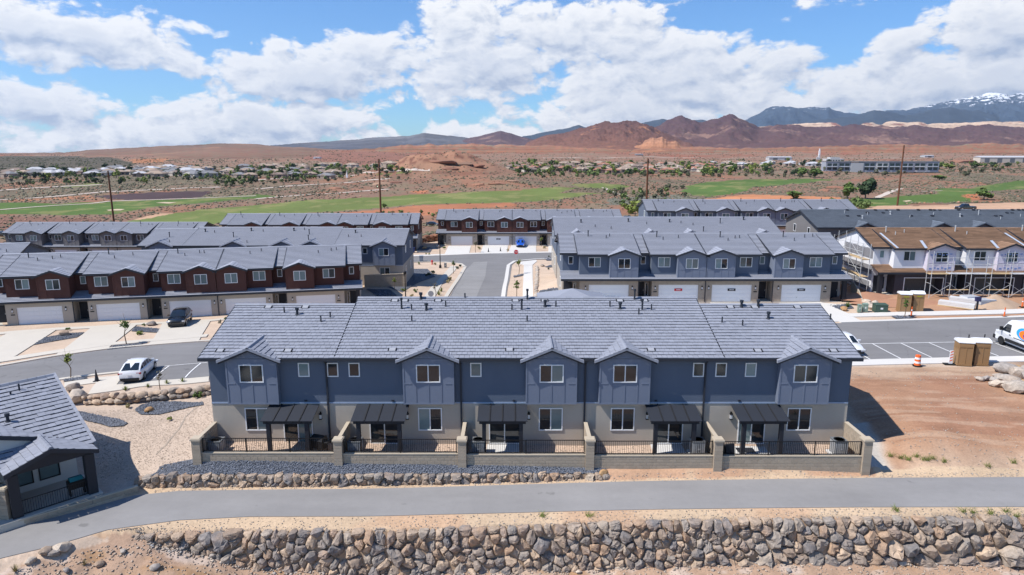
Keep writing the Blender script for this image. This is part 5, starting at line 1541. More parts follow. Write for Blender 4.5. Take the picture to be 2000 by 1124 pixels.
def free_boulder(loc, size, m, seed, flat=.75, rz=None, stretch=1.25):
    r = np.random.default_rng(seed)
    bm = bmesh.new(); bmesh.ops.create_icosphere(bm, subdivisions=2, radius=1)
    dirs = [Vector(v).normalized() for v in r.normal(0, 1, (9, 3))]; offs = r.uniform(.55, .92, 9)
    for v in bm.verts:
        for d, o in zip(dirs, offs):
            k = v.co.dot(d) - o
            if k > 0: v.co -= d * k * .92
        v.co *= 1 + r.normal(0, .025)
        v.co.x *= stretch; v.co.z *= flat
        v.co *= size
    me = bpy.data.meshes.new('boulder'); bm.to_mesh(me); bm.free()
    me.polygons.foreach_set('use_smooth', [True] * len(me.polygons)); me.set_sharp_from_angle(angle=R(30)); me.materials.append(m); me.update()
    return link('boulder', me, None, loc, r.uniform(0, 6.28) if rz is None else rz)

# small boulder wall beside the parking pad, running back from the house corner
def curve_wall(name, label, pts, hgt, m, seed, n, rows=2):
    r = np.random.default_rng(seed)
    P = np.array(densify([p[:2] for p in pts], .05, closed=False)); L = np.concatenate([[0], np.cumsum(np.linalg.norm(np.diff(P, axis=0), axis=1))])
    z0 = H(P[:, 0], P[:, 1])
    i0 = len(P) // 2
    root = thing(name, label, 'boulder wall', (P[i0][0], P[i0][1], float(z0[i0])))
    for row in range(rows):
        s = r.uniform(0, .2)
        while s < L[-1]:
            w = r.uniform(.55, 1.0) * hgt * 1.05
            k = np.searchsorted(L, min(s + w / 2, L[-1] - .01))
            o = free_boulder((0, 0, 0), w * .56, m, int(r.integers(1e6)), flat=.72, rz=r.uniform(-.5, .5)); o.parent = root
            o.location = (P[k][0] - root.location.x + r.normal(0, .05), P[k][1] - root.location.y + row * .12 + r.normal(0, .05), float(z0[k]) - root.location.z + hgt * (.28 + .46 * row) * (1 + r.normal(0, .06)))
            s += w * .92
    return root
curve_wall('boulder_wall', 'low dark boulder wall between the parking pad and the gravel yard', GP((160, 791), (200, 790), (245, 789), (300, 783), (350, 778), (410, 771)), .80, M_rock, 31, 30)
curve_wall('boulder_wall', 'short red boulder bank behind the block wall by the far street', GP((800, 478), (815, 476), (838, 473), (852, 471)), 1.6, M_redrock, 32, 12)
curve_wall('boulder_wall', 'low stacked rocks between the white walk and the sandy bank', GP((1047, 582), (1048, 560), (1049, 540), (1049, 522)), .55, M_paleRock, 33, 20, rows=1)

# ---------------------------------------------------------------- yard walls and railings of the nearest terrace
def block_mesh(w, d, h, key):
    k = ('blk', key)
    if k not in CACHE:
        mb = MB(); b = .012
        mb.box(-w / 2, w / 2, -d / 2, d / 2, 0, h)
        bm = bmesh.new(); me = mb.mesh('block', M_block); bm.from_mesh(me)
        bmesh.ops.bevel(bm, geom=[e for e in bm.edges if abs(e.verts[0].co.y - e.verts[1].co.y) < 1e-4 and e.verts[0].co.y < 0], offset=b, segments=1, affect='EDGES')
        bm.to_mesh(me); bm.free(); CACHE[k] = me
    return CACHE[k]

def block_run(root, p0, p1, z0, z1, step=.41, ch=.203, half=True, cap=True, off=0):
    """courses of blocks from p0 to p1 in the root's frame"""
    p0, p1 = vec(p0), vec(p1); d = p1 - p0; L = float(np.linalg.norm(d)); u = d / L; ang = math.atan2(u[1], u[0])
    n = max(1, int(round(L / step))); w = L / n; rows = max(1, int(round((z1 - z0) / ch))); h = (z1 - z0) / rows
    core = MB(); core.box(-L / 2 + .02, L / 2 - .02, -.075, .075, z0, z1 - .01); c = core.build('mortar', M_cap, root); m = (p0 + p1) / 2; c.location = (m[0], m[1], 0); c.rotation_euler = (0, 0, ang)
    for r in range(rows):
        cuts = [0] + [(i + (.5 if r % 2 else 0)) * w for i in range(1 if not r % 2 else 0, n + 1) if 0 < (i + (.5 if r % 2 else 0)) * w < L - .05] + [L]
        for a, b in zip(cuts[:-1], cuts[1:]):
            q = p0 + u * (a + b) / 2
            link('block', block_mesh(round(b - a - .012, 2), .19, h - .012, (round(b - a, 2), round(h, 3))), root, (q[0], q[1], z0 + r * h + .006), ang)
    if cap:
        cm = MB(); cm.box(-L / 2, L / 2, -.115, .115, z1, z1 + .06); c = cm.build('coping', M_cap, root); c.location = (m[0], m[1], 0); c.rotation_euler = (0, 0, ang)

def column(root, x, y, z0, z1, w=.5):
    n = int(round((z1 - z0) / .203)); h = (z1 - z0) / n
    for k in range(n):
        key = ('colb', round(h, 3), w)
        if key not in CACHE:
            mb = MB(); mb.box(-w / 2, w / 2, -w / 2, w / 2, 0, h - .010); mb.box(-w / 2 + .015, w / 2 - .015, -w / 2 + .015, w / 2 - .015, h - .010, h)
            CACHE[key] = mb.mesh('column_block', M_block)
        link('column_block', CACHE[key], root, (x, y, z0 + k * h))
    mb = MB(); e = w / 2 + .06
    mb.box(x - e, x + e, y - e, y + e, z1, z1 + .10); mb.box(x - e + .05, x + e - .05, y - e + .05, y + e - .05, z1 + .10, z1 + .14); mb.build('coping', M_cap, root)

def railing(name, label, loc, rz, L, h, group=None, z=0, posts=3):
    root = thing(name, label, 'railing', loc, rz, group)
    for zz in (z + .08, z + h):
        mb = MB(); mb.box(0, L, -.02, .02, zz - .02, zz + .02); mb.build('rail', M_black, root)
    for k in range(posts):
        x = .03 + (L - .06) * k / (posts - 1); mb = MB(); mb.box(x - .028, x + .028, -.028, .028, z, z + h + .03); mb.build('post', M_black, root)
    pk = MB(); n = int(L / .112)
    for k in range(1, n):
        x = L * k / n; pk.box(x - .009, x + .009, -.009, .009, z + .10, z + h - .02)
    tag(pk.build('picket', M_black, root), kind='stuff')
    return root

YW = 38.35
colx = [xat(p, 1.2, YW) for p in (385.5, 661, 902.5, 1152, 1402, 1692.5)]
wtop = [.67, .61, .55, .49, .46]; wbas = [.05, 0, -.12, -.30, -.40]
ylab = ['yard with a covered black grill and white mats', 'second yard with a corner AC unit', 'middle yard with bare windows and white slab', 'fourth yard with an AC unit beside the awning post', 'end yard with a sunlit AC unit and a dark mat']
for i in range(5):
    wl = thing('yard_wall', 'tan block wall in front of the ' + ylab[i], 'block wall', (0, YW, 0), 0, 'block walls of the back yards')
    xa, xb = colx[i] + .25, colx[i + 1] - .25
    block_run(wl, (xa, 0), (xb, 0), wbas[i] - .25, wtop[i])
    column(wl, colx[i + 1], 0, wbas[i] - .25, 1.50)
    if i == 0: column(wl, colx[0], 0, -.2, 1.55)
    for cx in ([colx[0], colx[1]] if i == 0 else [colx[i + 1]]):
        block_run(wl, (cx, .25), (cx, 2.62), -.1, 1.52)
    railing('yard_railing', 'black picket railing of the ' + ylab[i], (xa + .05, YW, 0), 0, xb - xa - .1, .88, 'railings of the back yards', z=wtop[i] + .06, posts=4 if i in (0, 4) else 3)
# things in the yards
def ac_unit(x, y, z, label):
    root = thing('ac_unit', label, 'AC unit', (x, y, z), 0, 'air conditioners in the yards')
    mb = MB(); mb.box(-.55, .55, -.5, .5, -.06, .04); mb.build('pad', M_patio, root)
    mb = MB(); mb.box(-.38, .38, -.38, .38, .05, .90); mb.build('body', M_acgrey, root)
    mb = MB()
    for k in range(12):
        t = -.34 + k * .062
        mb.box(t - .012, t + .012, -.40, -.381, .10, .84); mb.box(t - .012, t + .012, .381, .40, .10, .84); mb.box(-.40, -.381, t - .012, t + .012, .10, .84); mb.box(.381, .40, t - .012, t + .012, .10, .84)
    mb.build('louvre', M_steel, root)
    mb = MB(); mb.box(-.41, .41, -.41, .41, .90, .94); mb.build('lid', M_acgrey, root)
    mb = MB()
    for k in range(5): mb.lathe([(.08 + .06 * k, .95), (.095 + .06 * k, .95), (.095 + .06 * k, .96), (.08 + .06 * k, .96)], n=16)
    mb.build('fan_guard', M_black, root)
    mb = MB(); mb.box(-.07, .07, -.405, -.401, .42, .50); mb.build('badge', M_steel, root)
    return root
for px, py, l in ((423, 882, 'grey AC unit shaded in the corner of the grill yard'), (694, 880, 'grey AC unit in the corner of the second yard, by the stepped wall'), (934, 883, 'grey AC unit in the corner of the middle yard beside an awning post'), (1362, 885, 'grey AC unit between awning post and wall in the fourth yard'), (1638, 885, 'sunlit grey AC unit on a white pad in the end yard')):
    ac_unit(xat(px, .3, 39.6), 39.65, .02, l)
def slab(pts, z=.02, m=M_patio, name='patio_slab'):
    mb = MB(); P = [tuple(q) for q in pts]; mb.prism(P, 'z', -.1, z); return tag(mb.build(name, m), kind='structure')
for i, (a, b) in enumerate(((563, 612), (716, 778), (950, 1016), (1276, 1338), (1430, 1500))):
    x0, x1 = xat(a, 0, 40), xat(b, 0, 40); slab([(x0, 38.9), (x1, 38.9), (x1, 40.98), (x0, 40.98)])
mat1 = MB(); mat1.prism([(xat(487, 0, 39.6), 39.3), (xat(515, 0, 39.6), 39.25), (xat(526, 0, 39.6), 39.5), (xat(520, 0, 40), 40.1), (xat(500, 0, 40), 40.15), (xat(488, 0, 39.8), 39.7)], 'z', .03, .16); tag(mat1.build('white_slab', M_white), 'white rounded slab lying on the gravel of the grill yard', 'slab')
mm = MB(); mm.box(0, 1.1, 0, .7, .025, .04); o = mm.build('door_mat', M_charcoal); o.location = (xat(1440, 0, 40), 39.75, 0); tag(o, 'dark doormat on the white slab of the end yard', 'doormat')
bq = thing('grill', 'covered black grill standing beside the first back door', 'grill', (xat(623, .4, 39.7), 39.8, .02), R(-20))
mb = MB(); mb.box(-.45, .45, -.28, .28, .35, .85); mb.build('body', M_black, bq)
mb = MB(); mb.prism([(-.3, .86), (.3, .86), (.24, 1.08), (.05, 1.16), (-.2, 1.1)], 'x', -.42, .42); mb.build('lid', M_trim, bq)
for sx in (-.4, .4):
    for sy in (-.22, .22): mb = MB(); mb.bar((sx, sy, 0), (sx, sy, .36), .05); mb.build('leg', M_black, bq)
mb = MB(); mb.box(-.75, -.46, -.22, .22, .80, .84); mb.box(.46, .75, -.22, .22, .80, .84); mb.build('side_shelf', M_trim, bq)
ho = thing('covered_furniture', 'dark leaning garden furniture under the first column in the end yard', 'garden furniture', (xat(1418, .4, 39.3), 39.2, .0), R(15))
mb = MB(); mb.prism([(-.5, 0), (.35, 0), (.15, .55), (-.15, .95), (-.35, 1.0)], 'x', -.3, .3); mb.build('cover', M_charcoal, ho)

# ---------------------------------------------------------------- low house at the corner of the trail
LA = R(47); LE = (-24.0, 36.6)
lh = thing('low_house', 'single storey house with grey tile roof and dark porch by the trail bend', 'house', (LE[0], LE[1], -.6), LA)
ZL = .6                                              # local z = world z + .6
SLP = .35; ez = 2.1 + ZL
rs = random.Random(41)
tiles = []
lu = MB(); lu.quad((-14, 0, ez - .03), (0, 0, ez - .03), (0, 7, ez + 2.42), (-14, 7, ez + 2.42)); lu.build('underlay', M_charcoal, lh)
mb = MB()
slope(mb, (-14, 0, ez), (1, 0, 0), (0, 1, 0), 14.0, 7.0, 2.45, expo=.40, lip=.055, seg=.40, rs=rs, srange=lambda a, b: (max(0, 14 - 14), 14 - 0), skip=0)
# keep only what lies above the porch gable valley
keep = [k for k in range(len(mb.f)) if True]
near_t = sorted(range(0, len(mb.f), 3), key=lambda k: -(mb.v[mb.f[k][0]][0]))
sel = set(near_t[:300])
rest = MB(); meshes = {}
for k in range(0, len(mb.f), 3):
    q = [mb.v[i] for i in mb.f[k]]; q2 = [mb.v[i] for i in mb.f[k + 1]]
    if k in sel:
        o0 = q[0]; w = round(q[1][0] - q[0][0], 2); v = rs.randrange(6)
        if (w, v) not in meshes:
            t = MB(); dy, dz = q[2][1] - q[1][1], q[2][2] - q[1][2]
            t.quad((0, 0, 0), (w, 0, 0), (w, dy, dz), (0, dy, dz), a=(v + .5) / 6); t.quad((0, 0, -.022), (w, 0, -.022), (w, 0, 0), (0, 0, 0), a=.5); t.quad((w, 0, 0), (w, 0, -.022), (w, dy, dz - .006), (w, dy, dz), a=.5); t.quad((0, dy, dz - .006), (w, dy, dz - .006), (w, 0, -.022), (0, 0, -.022), a=.5)
            meshes[(w, v)] = t.mesh('roof_tile', M_roof)
        link('roof_tile', meshes[(w, v)], lh, o0)
    else:
        rest.quad(*q, a=mb.a[k]); rest.quad(*q2, a=.5)
tag(rest.build('roof', M_roof, lh), kind='stuff')
bk = MB(); slope(bk, (0, 14.0, ez), (-1, 0, 0), (0, -1, 0), 14, 7.0, 2.45, seg=1.5, rs=rs); bk.build('roof_back', M_roof, lh)
# nested porch gables sharing one slope: eave along x = -.1
pz = 2.05 + ZL
pg = MB()
slope(pg, (-.08, -1.0, pz), (0, 1, 0), (-1, 0, 0), 2.2, 2.2, .79, expo=.40, lip=.05, seg=.42, rs=rs)
slope(pg, (-.08, 1.2, pz), (0, 1, 0), (-1, 0, 0), 5.2, 5.0, 1.80, expo=.40, lip=.05, seg=.42, rs=rs)
slope(pg, (-4.48, 1.4, pz), (0, -1, 0), (1, 0, 0), 2.4, 2.2, .79, expo=.40, lip=.05, seg=.42, rs=rs)
slope(pg, (-10.1, 6.0, pz), (0, -1, 0), (1, 0, 0), 4.8, 5.0, 1.80, expo=.40, lip=.05, seg=.42, rs=rs)
tag(pg.build('porch_roof', M_roof, lh), kind='stuff')
rc = MB()
for k in range(6): rc.prism([(-2.28 - .16, pz + .78), (-2.28 + .16, pz + .78), (-2.28 + .06, pz + .91), (-2.28 - .06, pz + .91)], 'y', -1.05 + k * .40, -1.05 + k * .40 + .43, a=rs.random())
for k in range(10): rc.prism([(-5.08 - .16, pz + 1.79), (-5.08 + .16, pz + 1.79), (-5.08 + .06, pz + 1.92), (-5.08 - .06, pz + 1.92)], 'y', 1.15 + k * .40, 1.15 + k * .40 + .43, a=rs.random())
for k in range(30): rc.prism([(6.85, ez + 2.43), (7.15, ez + 2.43), (7.06, ez + 2.56), (6.94, ez + 2.56)], 'x', -14 + k * .467, -14 + k * .467 + .49, a=rs.random())
tag(rc.build('ridge_cap', M_roof, lh), kind='stuff')
rk = MB()
for k in range(17): y0 = k * .415; rk.prism([(-.02, 0), (.13, 0), (.13, .09), (-.02, .06)], 'y', y0, y0 + .44, a=rs.random())
for v in range(len(rk.v)): x, y, z = rk.v[v]; rk.v[v] = (x, y, ez + .02 + y * SLP + z)
tag(rk.build('rake_tile', M_roof, lh), kind='stuff')
hp = MB(); hx, hy, hz = -9.6, 10.2, 5.0 + ZL
for (ax, ay), (bx_, by_) in (((-4.5, -4.5), (4.5, -4.5)), ((4.5, -4.5), (4.5, 4.5)), ((4.5, 4.5), (-4.5, 4.5)), ((-4.5, 4.5), (-4.5, -4.5))): hp.quad((hx + ax, hy + ay, hz - 1.5), (hx + bx_, hy + by_, hz - 1.5), (hx, hy, hz))
hp.build('hip_roof', M_roof, lh)
M_lwall = mat('stucco_pale', (.50, .49, .47), .9, .06, .6, 50, .05, .2, 80)
wm = MB(); wm.box(-14, -.45, 2.3, 13.5, -.4, ez - .02); wm.prism([(2.3, ez - .02), (13.5, ez - .02), (7.0, ez + 2.2)], 'x', -14, -.45); wm.box(-14, -4.9, .6, 2.31, -.4, pz); wm.prism([(-9.6, pz), (-.6, pz), (-5.08, pz + 1.6)], 'y', 1.32, 2.31); wm.build('wall', M_lwall, lh)
fb = MB()
for sg, c, hw, rise, y0 in ((1, -2.28, 2.2, .79, -1.0), (-1, -2.28, 2.2, .79, -1.0), (1, -5.08, 5.0, 1.8, 1.2), (-1, -5.08, 5.0, 1.8, 1.2)):
    fb.prism([(c + sg * hw, pz - .20), (c, pz + rise - .22), (c, pz + rise + .02), (c + sg * hw, pz + .04)][::sg], 'y', y0 - .07, y0 - .003)
fb.box(-.09, -.03, -1.0, 6, pz - .2, pz + .02); fb.box(-14, -10, -.06, -.003, ez - .2, ez + .02)
fb.build('fascia', M_fascia, lh)
pm = MB(); pm.prism([(-4.3, pz - .22), (-.3, pz - .22), (-.3, pz - .05), (-2.28, pz + .64), (-4.3, pz - .05)], 'y', -.75, -.45); pm.box(-4.3, -4.0, -.45, 2.3, pz - .3, pz - .02); pm.box(-.55, -.25, -.45, 2.3, pz - .3, pz - .02); pm.build('porch_beam', M_charcoal, lh)
for xx in (-4.08, -.50): p_ = MB(); p_.box(xx - .24, xx + .24, -.80, -.32, -.4, pz - .21); p_.build('post', M_charcoal, lh)
fl = MB(); fl.box(-5.0, -.1, -1.0, 2.35, -.5, .04); fl.build('floor_slab', M_conc, lh)
for xx, w in ((-3.15, 1.0), (-1.85, 1.05)):
    o = window(lh, xx, .45, w, 1.65, 2.297, 1, blind=1, frame=M_black)
window(lh, -7.5, .8, 1.6, 1.3, .597, 2)
vent(lh, -3.2, 3.6, ez + 3.6 * SLP, 1); vent(lh, -2.0, 6.2, ez + 6.2 * SLP, 0)
for (x_, y_) in ((-3.4, 5.9), (-2.5, 5.95)): vent(lh, x_, y_, ez + y_ * SLP - .2, 0)
bg_ = thing('porch_grill', 'dark grill with a teal cover standing on the shaded porch', 'grill', (0, 0, 0), LA)
bg_.location = (LE[0] - 1.15 * math.cos(LA) + .1 * math.sin(LA), LE[1] - 1.15 * math.sin(LA) - .1 * math.cos(LA), -.55)
mb = MB(); mb.box(-.42, .42, -.25, .25, .4, .85); mb.build('body', M_black, bg_); mb = MB(); mb.prism([(-.22, .86), (.22, .86), (.16, 1.02), (-.12, 1.06)], 'x', -.32, .32); mb.build('lid', M_teal, bg_)
for sx in (-.36, .36): mb = MB(); mb.box(sx - .03, sx + .03, -.2, .2, .0, .4); mb.build('leg', M_black, bg_)
railing('porch_railing', 'black picket railing between the porch posts of the low house', (LE[0] - 3.9 * math.cos(LA) + .62 * math.sin(LA), LE[1] - 3.9 * math.sin(LA) - .62 * math.cos(LA), -.58), LA, 3.2, .85, posts=2)
lw = thing('low_block_wall', 'low tan block wall along the trail in front of the dark porch', 'block wall', (-24.3, 34.6, 0), 0)
pts = [(-29.6, 29.6), (-26.75, 32.45), (-25.2, 33.85), (-23.6, 35.2), (-21.85, 36.75)]
for a, b in zip(pts[:-1], pts[1:]): block_run(lw, (a[0] + 24.3, a[1] - 34.6), (b[0] + 24.3, b[1] - 34.6), -1.3, -.66)
column(lw, -26.85 + 24.3, 33.15 - 34.6, -1.2, 1.1)
block_run(lw, (-26.95 + 24.3, 33.3 - 34.6), (-29 + 24.3, 35.6 - 34.6), -1.0, .35)

# garden wall of the blue-grey corner house
cw = thing('garden_wall', 'tall tan block wall round the corner house garden, beside the street light', 'block wall', (0, 0, 0), 0)
wx0, wy0 = G(712, 562); wx1, wy1 = G(788, 560.5)
zz = h1((wx0 + wx1) / 2, (wy0 + wy1) / 2)
cw.location = (wx0, wy0, zz)
block_run(cw, (0, 0), (wx1 - wx0, wy1 - wy0), -.3, 1.9); column(cw, wx1 - wx0 + .2, wy1 - wy0, -.3, 1.9)
block_run(cw, (wx1 - wx0 + .2, wy1 - wy0 + .3), (wx1 - wx0 + .2, 101 - wy0), -.3, 1.9, step=.8)

# ---------------------------------------------------------------- vehicles (front towards -y in their own frame)
def loft(sections, closed=False):
    """sections: list of equal-length 3D point lists"""
    k = len(sections[0]); V = [p for s in sections for p in s]; F = []
    for i in range(len(sections) - 1):
        for j in range(k - 1): F.append((i * k + j, i * k + j + 1, (i + 1) * k + j + 1, (i + 1) * k + j))
    return V, F

def car(name, label, cat, loc, rz, paint, L=4.6, Wd=1.82, prof=None, belt=None, roofw=.74, wheel=.33, wb=(.19, .81), boot=True, suv=False, plate=True):
    """prof: list of (y fraction, hood/roof height, glass? ) along the length from nose to tail"""
    root = thing(name, label, cat, loc, rz)
    hw = Wd / 2
    low = .20 if not suv else .26
    body = MB(); glass_f, glass_r, glass_s = MB(), MB(), MB()
    # stations: y, top of body side (belt), half width
    st = belt
    secs = []
    for (f, zt, kw) in st:
        y = (f - .5) * L; w = hw * kw
        secs.append([(-w * .90, y, low), (-w, y, low + .18), (-w * 1.0, y, low + (zt - low) * .55), (-w * .97, y, zt - .05), (-w * .90, y, zt), (0, y, zt + .03), (w * .90, y, zt), (w * .97, y, zt - .05), (w * 1.0, y, low + (zt - low) * .55), (w, y, low + .18), (w * .90, y, low)])
    V, F = loft(secs); b = len(body.v); body.v += V; body.f += [tuple(b + i for i in f) for f in F]; body.m += [0] * len(F); body.a += [.5] * len(F)
    k = len(secs[0])
    for s, fl in ((0, False), (len(secs) - 1, True)):
        q = tuple(b + s * k + i for i in range(k)); body.f.append(q if fl else q[::-1]); body.m.append(0); body.a.append(.5)
    # cabin
    cs = []
    for (f, zr, zbel, kw) in prof:
        y = (f - .5) * L; w0, w1 = hw * .90 * kw, hw * roofw * kw
        cs.append((y, zr, zbel, w0, w1))
    secs2 = []
    for (y, zr, zbel, w0, w1) in cs:
        t = max(.01, zr - zbel); ww = w0 + (w1 - w0) * min(1, t / .5)
        secs2.append([(-w0, y, zbel), (-ww - .02, y, zr - .07 * min(1, t * 3)), (-ww * .86, y, zr), (0, y, zr + .02), (ww * .86, y, zr), (ww + .02, y, zr - .07 * min(1, t * 3)), (w0, y, zbel)])
    V, F = loft(secs2); b = len(body.v); body.v += V; body.f += [tuple(b + i for i in f) for f in F]; body.m += [0] * len(F); body.a += [.5] * len(F)
    bd = body.build('body', paint, root, smooth=True, sharp=38)
    def pan(mb, A, B, C, D, push, inset=.06):
        P = [vec(A), vec(B), vec(C), vec(D)]; c = sum(P) / 4; nn = np.cross(P[1] - P[0], P[3] - P[0]); nn = nn / (np.linalg.norm(nn) + 1e-9)
        if nn @ vec(push) < 0: nn = -nn
        Q = [p + (c - p) / (np.linalg.norm(c - p) + 1e-9) * inset + nn * .012 for p in P]
        if np.cross(Q[1] - Q[0], Q[2] - Q[0]) @ nn < 0: Q = Q[::-1]
        mb.quad(*[tuple(q) for q in Q])
    a, bq, c_, d_ = secs2[0], secs2[1], secs2[-2], secs2[-1]
    g = MB(); pan(g, (a[0][0] * .93, a[0][1], a[0][2] + .02), (a[-1][0] * .93, a[-1][1], a[-1][2] + .02), bq[4], bq[2], (0, -1, .6), .05); g.build('windscreen', M_carglass, root)
    g = MB(); pan(g, (d_[0][0] * .93, d_[0][1], d_[0][2] + .03), (d_[-1][0] * .93, d_[-1][1], d_[-1][2] + .03), c_[4], c_[2], (0, 1, .6), .06); g.build('rear_window', M_carglass, root)
    for sx, (i0, i1) in ((-1, (0, 1)), (1, (6, 5))):
        n = len(secs2)
        cuts = [(0, 1), (1, 2), (2, n - 2), (n - 2, n - 1)] if n > 4 else [(0, 1), (1, n - 2), (n - 2, n - 1)]
        for (p, q) in cuts:
            if q <= p: continue
            A, B, C, D = secs2[p][i0], secs2[q][i0], secs2[q][i1], secs2[p][i1]
            g = MB(); pan(g, A, B, C, D, (sx, 0, .3), .055); g.build('side_window', M_carglass, root)
    for f in wb:
        y = (f - .5) * L
        for sx in (-1, 1):
            t = MB(); r = wheel; x0, x1 = sx * (hw - .20), sx * (hw + .012)
            t.tube((x0, y, r), (x1, y, r), r, n=18); tyre = t.build('wheel', M_rubber, root)
            m_ = MB(); m_.tube((x1 - sx * .01, y, r), (x1 + sx * .008, y, r), r * .66, n=14); m_.build('rim', M_rim, tyre)
            ar = MB()
            for kk in range(10):
                a0, a1 = math.pi * kk / 10, math.pi * (kk + 1) / 10
                ar.quad((x1 - sx * .004, y + math.cos(a0) * (r + .0), r + math.sin(a0) * (r + .0)), (x1 - sx * .004, y + math.cos(a1) * r, r + math.sin(a1) * r), (x1 - sx * .004, y + math.cos(a1) * (r + .07), r + math.sin(a1) * (r + .07)), (x1 - sx * .004, y + math.cos(a0) * (r + .07), r + math.sin(a0) * (r + .07)))
            ar.build('wheel_arch', M_trim, root)
    # lamps, grille, bumpers, mirrors, plate
    yn, yt = -.5 * L, .5 * L; zn = st[1][1]
    for sx in (-1, 1):
        h = MB(); h.box(sx * hw * .86 - .17, sx * hw * .86 + .10 if sx > 0 else sx * hw * .86 + .17, yn - .0, yn + .34, zn - .20, zn - .07); h.build('headlight', M_lampw, root)
        t = MB(); zt = st[-2][1]; t.box(min(sx * hw * .58, sx * hw * .97), max(sx * hw * .58, sx * hw * .97), yt - .20, yt - .01, zt - .26, zt - .13); t.build('tail_light', M_lampr, root)
        mr = MB(); ym = cs[0][0] + .30; zz = cs[0][2] + .12; mr.box(min(sx * hw * .92, sx * (hw + .17)), max(sx * hw * .92, sx * (hw + .17)), ym, ym + .12, zz - .03, zz + .12); mr.build('mirror', paint, root)
    gr = MB(); gr.box(-hw * .5, hw * .5, yn - .03, yn + .1, zn - .34, zn - .12); gr.build('grille', M_trim, root)
    bp = MB(); bp.box(-hw * .82, hw * .82, yn - .05, yn + .15, low + .02, low + .22); bp.build('front_bumper', M_trim, root)
    bp = MB(); bp.box(-hw * .80, hw * .80, yt - .15, yt + .05, low + .0, low + .24); bp.build('rear_bumper', M_trim, root)
    if plate:
        pl = MB(); pl.box(-.15, .15, yt - .02, yt + .015, st[-2][1] - .42, st[-2][1] - .28); pl.build('number_plate', M_vinyl, root)
    un = MB(); un.box(-hw * .86, hw * .86, yn + .3, yt - .3, low - .06, low + .05); un.build('underbody', M_trim, root)
    return root

SEDAN = dict(belt=[(0, .58, .70), (.03, .68, .90), (.12, .78, .98), (.30, .92, 1.0), (.55, .95, 1.0), (.80, .98, 1.0), (.95, 1.0, .95), (1.0, .78, .82)],
             prof=[(.27, .94, .92, 1.0), (.43, 1.38, .93, 1.0), (.55, 1.45, .95, 1.0), (.70, 1.42, .96, 1.0), (.93, .99, .98, .94)])
HATCH = dict(belt=[(0, .60, .70), (.03, .70, .90), (.12, .80, .98), (.28, .95, 1.0), (.55, .98, 1.0), (.85, 1.02, 1.0), (.97, 1.0, .95), (1.0, .80, .88)],
             prof=[(.24, .96, .94, 1.0), (.42, 1.42, .95, 1.0), (.56, 1.48, .97, 1.0), (.76, 1.45, 1.0, 1.0), (.96, 1.02, 1.0, .94)])
SUV = dict(belt=[(0, .78, .76), (.03, .92, .94), (.12, 1.00, 1.0), (.27, 1.08, 1.0), (.55, 1.10, 1.0), (.85, 1.14, 1.0), (.97, 1.12, .96), (1.0, .86, .90)],
           prof=[(.24, 1.10, 1.08, 1.0), (.39, 1.62, 1.09, 1.0), (.56, 1.70, 1.11, 1.0), (.82, 1.66, 1.13, 1.0), (.97, 1.16, 1.13, .95)])
def at(px, py, off=.05):
    x, y, z = gnd(px, py); return (x, y, z + off)
p = at(272, 733); car('parked_car', 'white hatchback parked in the striped bay above the low boulder wall', 'car', p, R(191), M_carw, L=4.55, Wd=1.84, **HATCH)
p = at(341, 637); car('suv', 'black SUV parked on the driveway of the dark red terrace', 'SUV', (p[0] + .3, p[1] + .9, p[2] + .05), R(14), M_cark, L=4.8, Wd=1.92, suv=True, wheel=.38, **SUV)
p = at(1017, 482); car('parked_car', 'bright blue car on the drive in front of the red garages', 'car', (p[0], p[1] + .2, p[2] + .06), R(-3), M_carb, L=4.7, Wd=1.85, **SEDAN)
p = at(1673, 697); car('parked_car', 'white car half hidden behind the gable of the nearest roof', 'car', (p[0] - .15, p[1] + 2.2, p[2]), 0, M_carw, L=4.5, Wd=1.82, **HATCH)
p = at(1885, 411); car('pickup', 'dark pickup standing on the dirt above the unfinished grey roof', 'pickup', p, R(-84), M_cark, L=5.6, Wd=2.0, suv=True, wheel=.42, belt=[(0, .95, .80), (.03, 1.05, .95), (.12, 1.12, 1.0), (.27, 1.16, 1.0), (.55, 1.18, 1.0), (.66, 1.15, 1.0), (.97, 1.15, .98), (1.0, 1.0, .95)],
                       prof=[(.25, 1.2, 1.15, 1.0), (.36, 1.80, 1.17, 1.0), (.45, 1.88, 1.18, 1.0), (.58, 1.84, 1.18, 1.0), (.62, 1.2, 1.18, 1.0)])
p = at(845, 441); car('parked_car', 'dark car on the lane between the far red terraces', 'car', p, R(70), M_cark, L=4.6, Wd=1.85, **SEDAN)
p = at(1228, 433); car('parked_car', 'dark vehicle at the end of the red terrace by the green bushes', 'car', p, R(80), M_cark, L=4.6, Wd=1.85, **SUV)
p = at(7, 462); car('parked_car', 'dark car beside the end of the grey sided terrace', 'car', p, R(75), M_cark, L=4.6, Wd=1.85, **SUV)

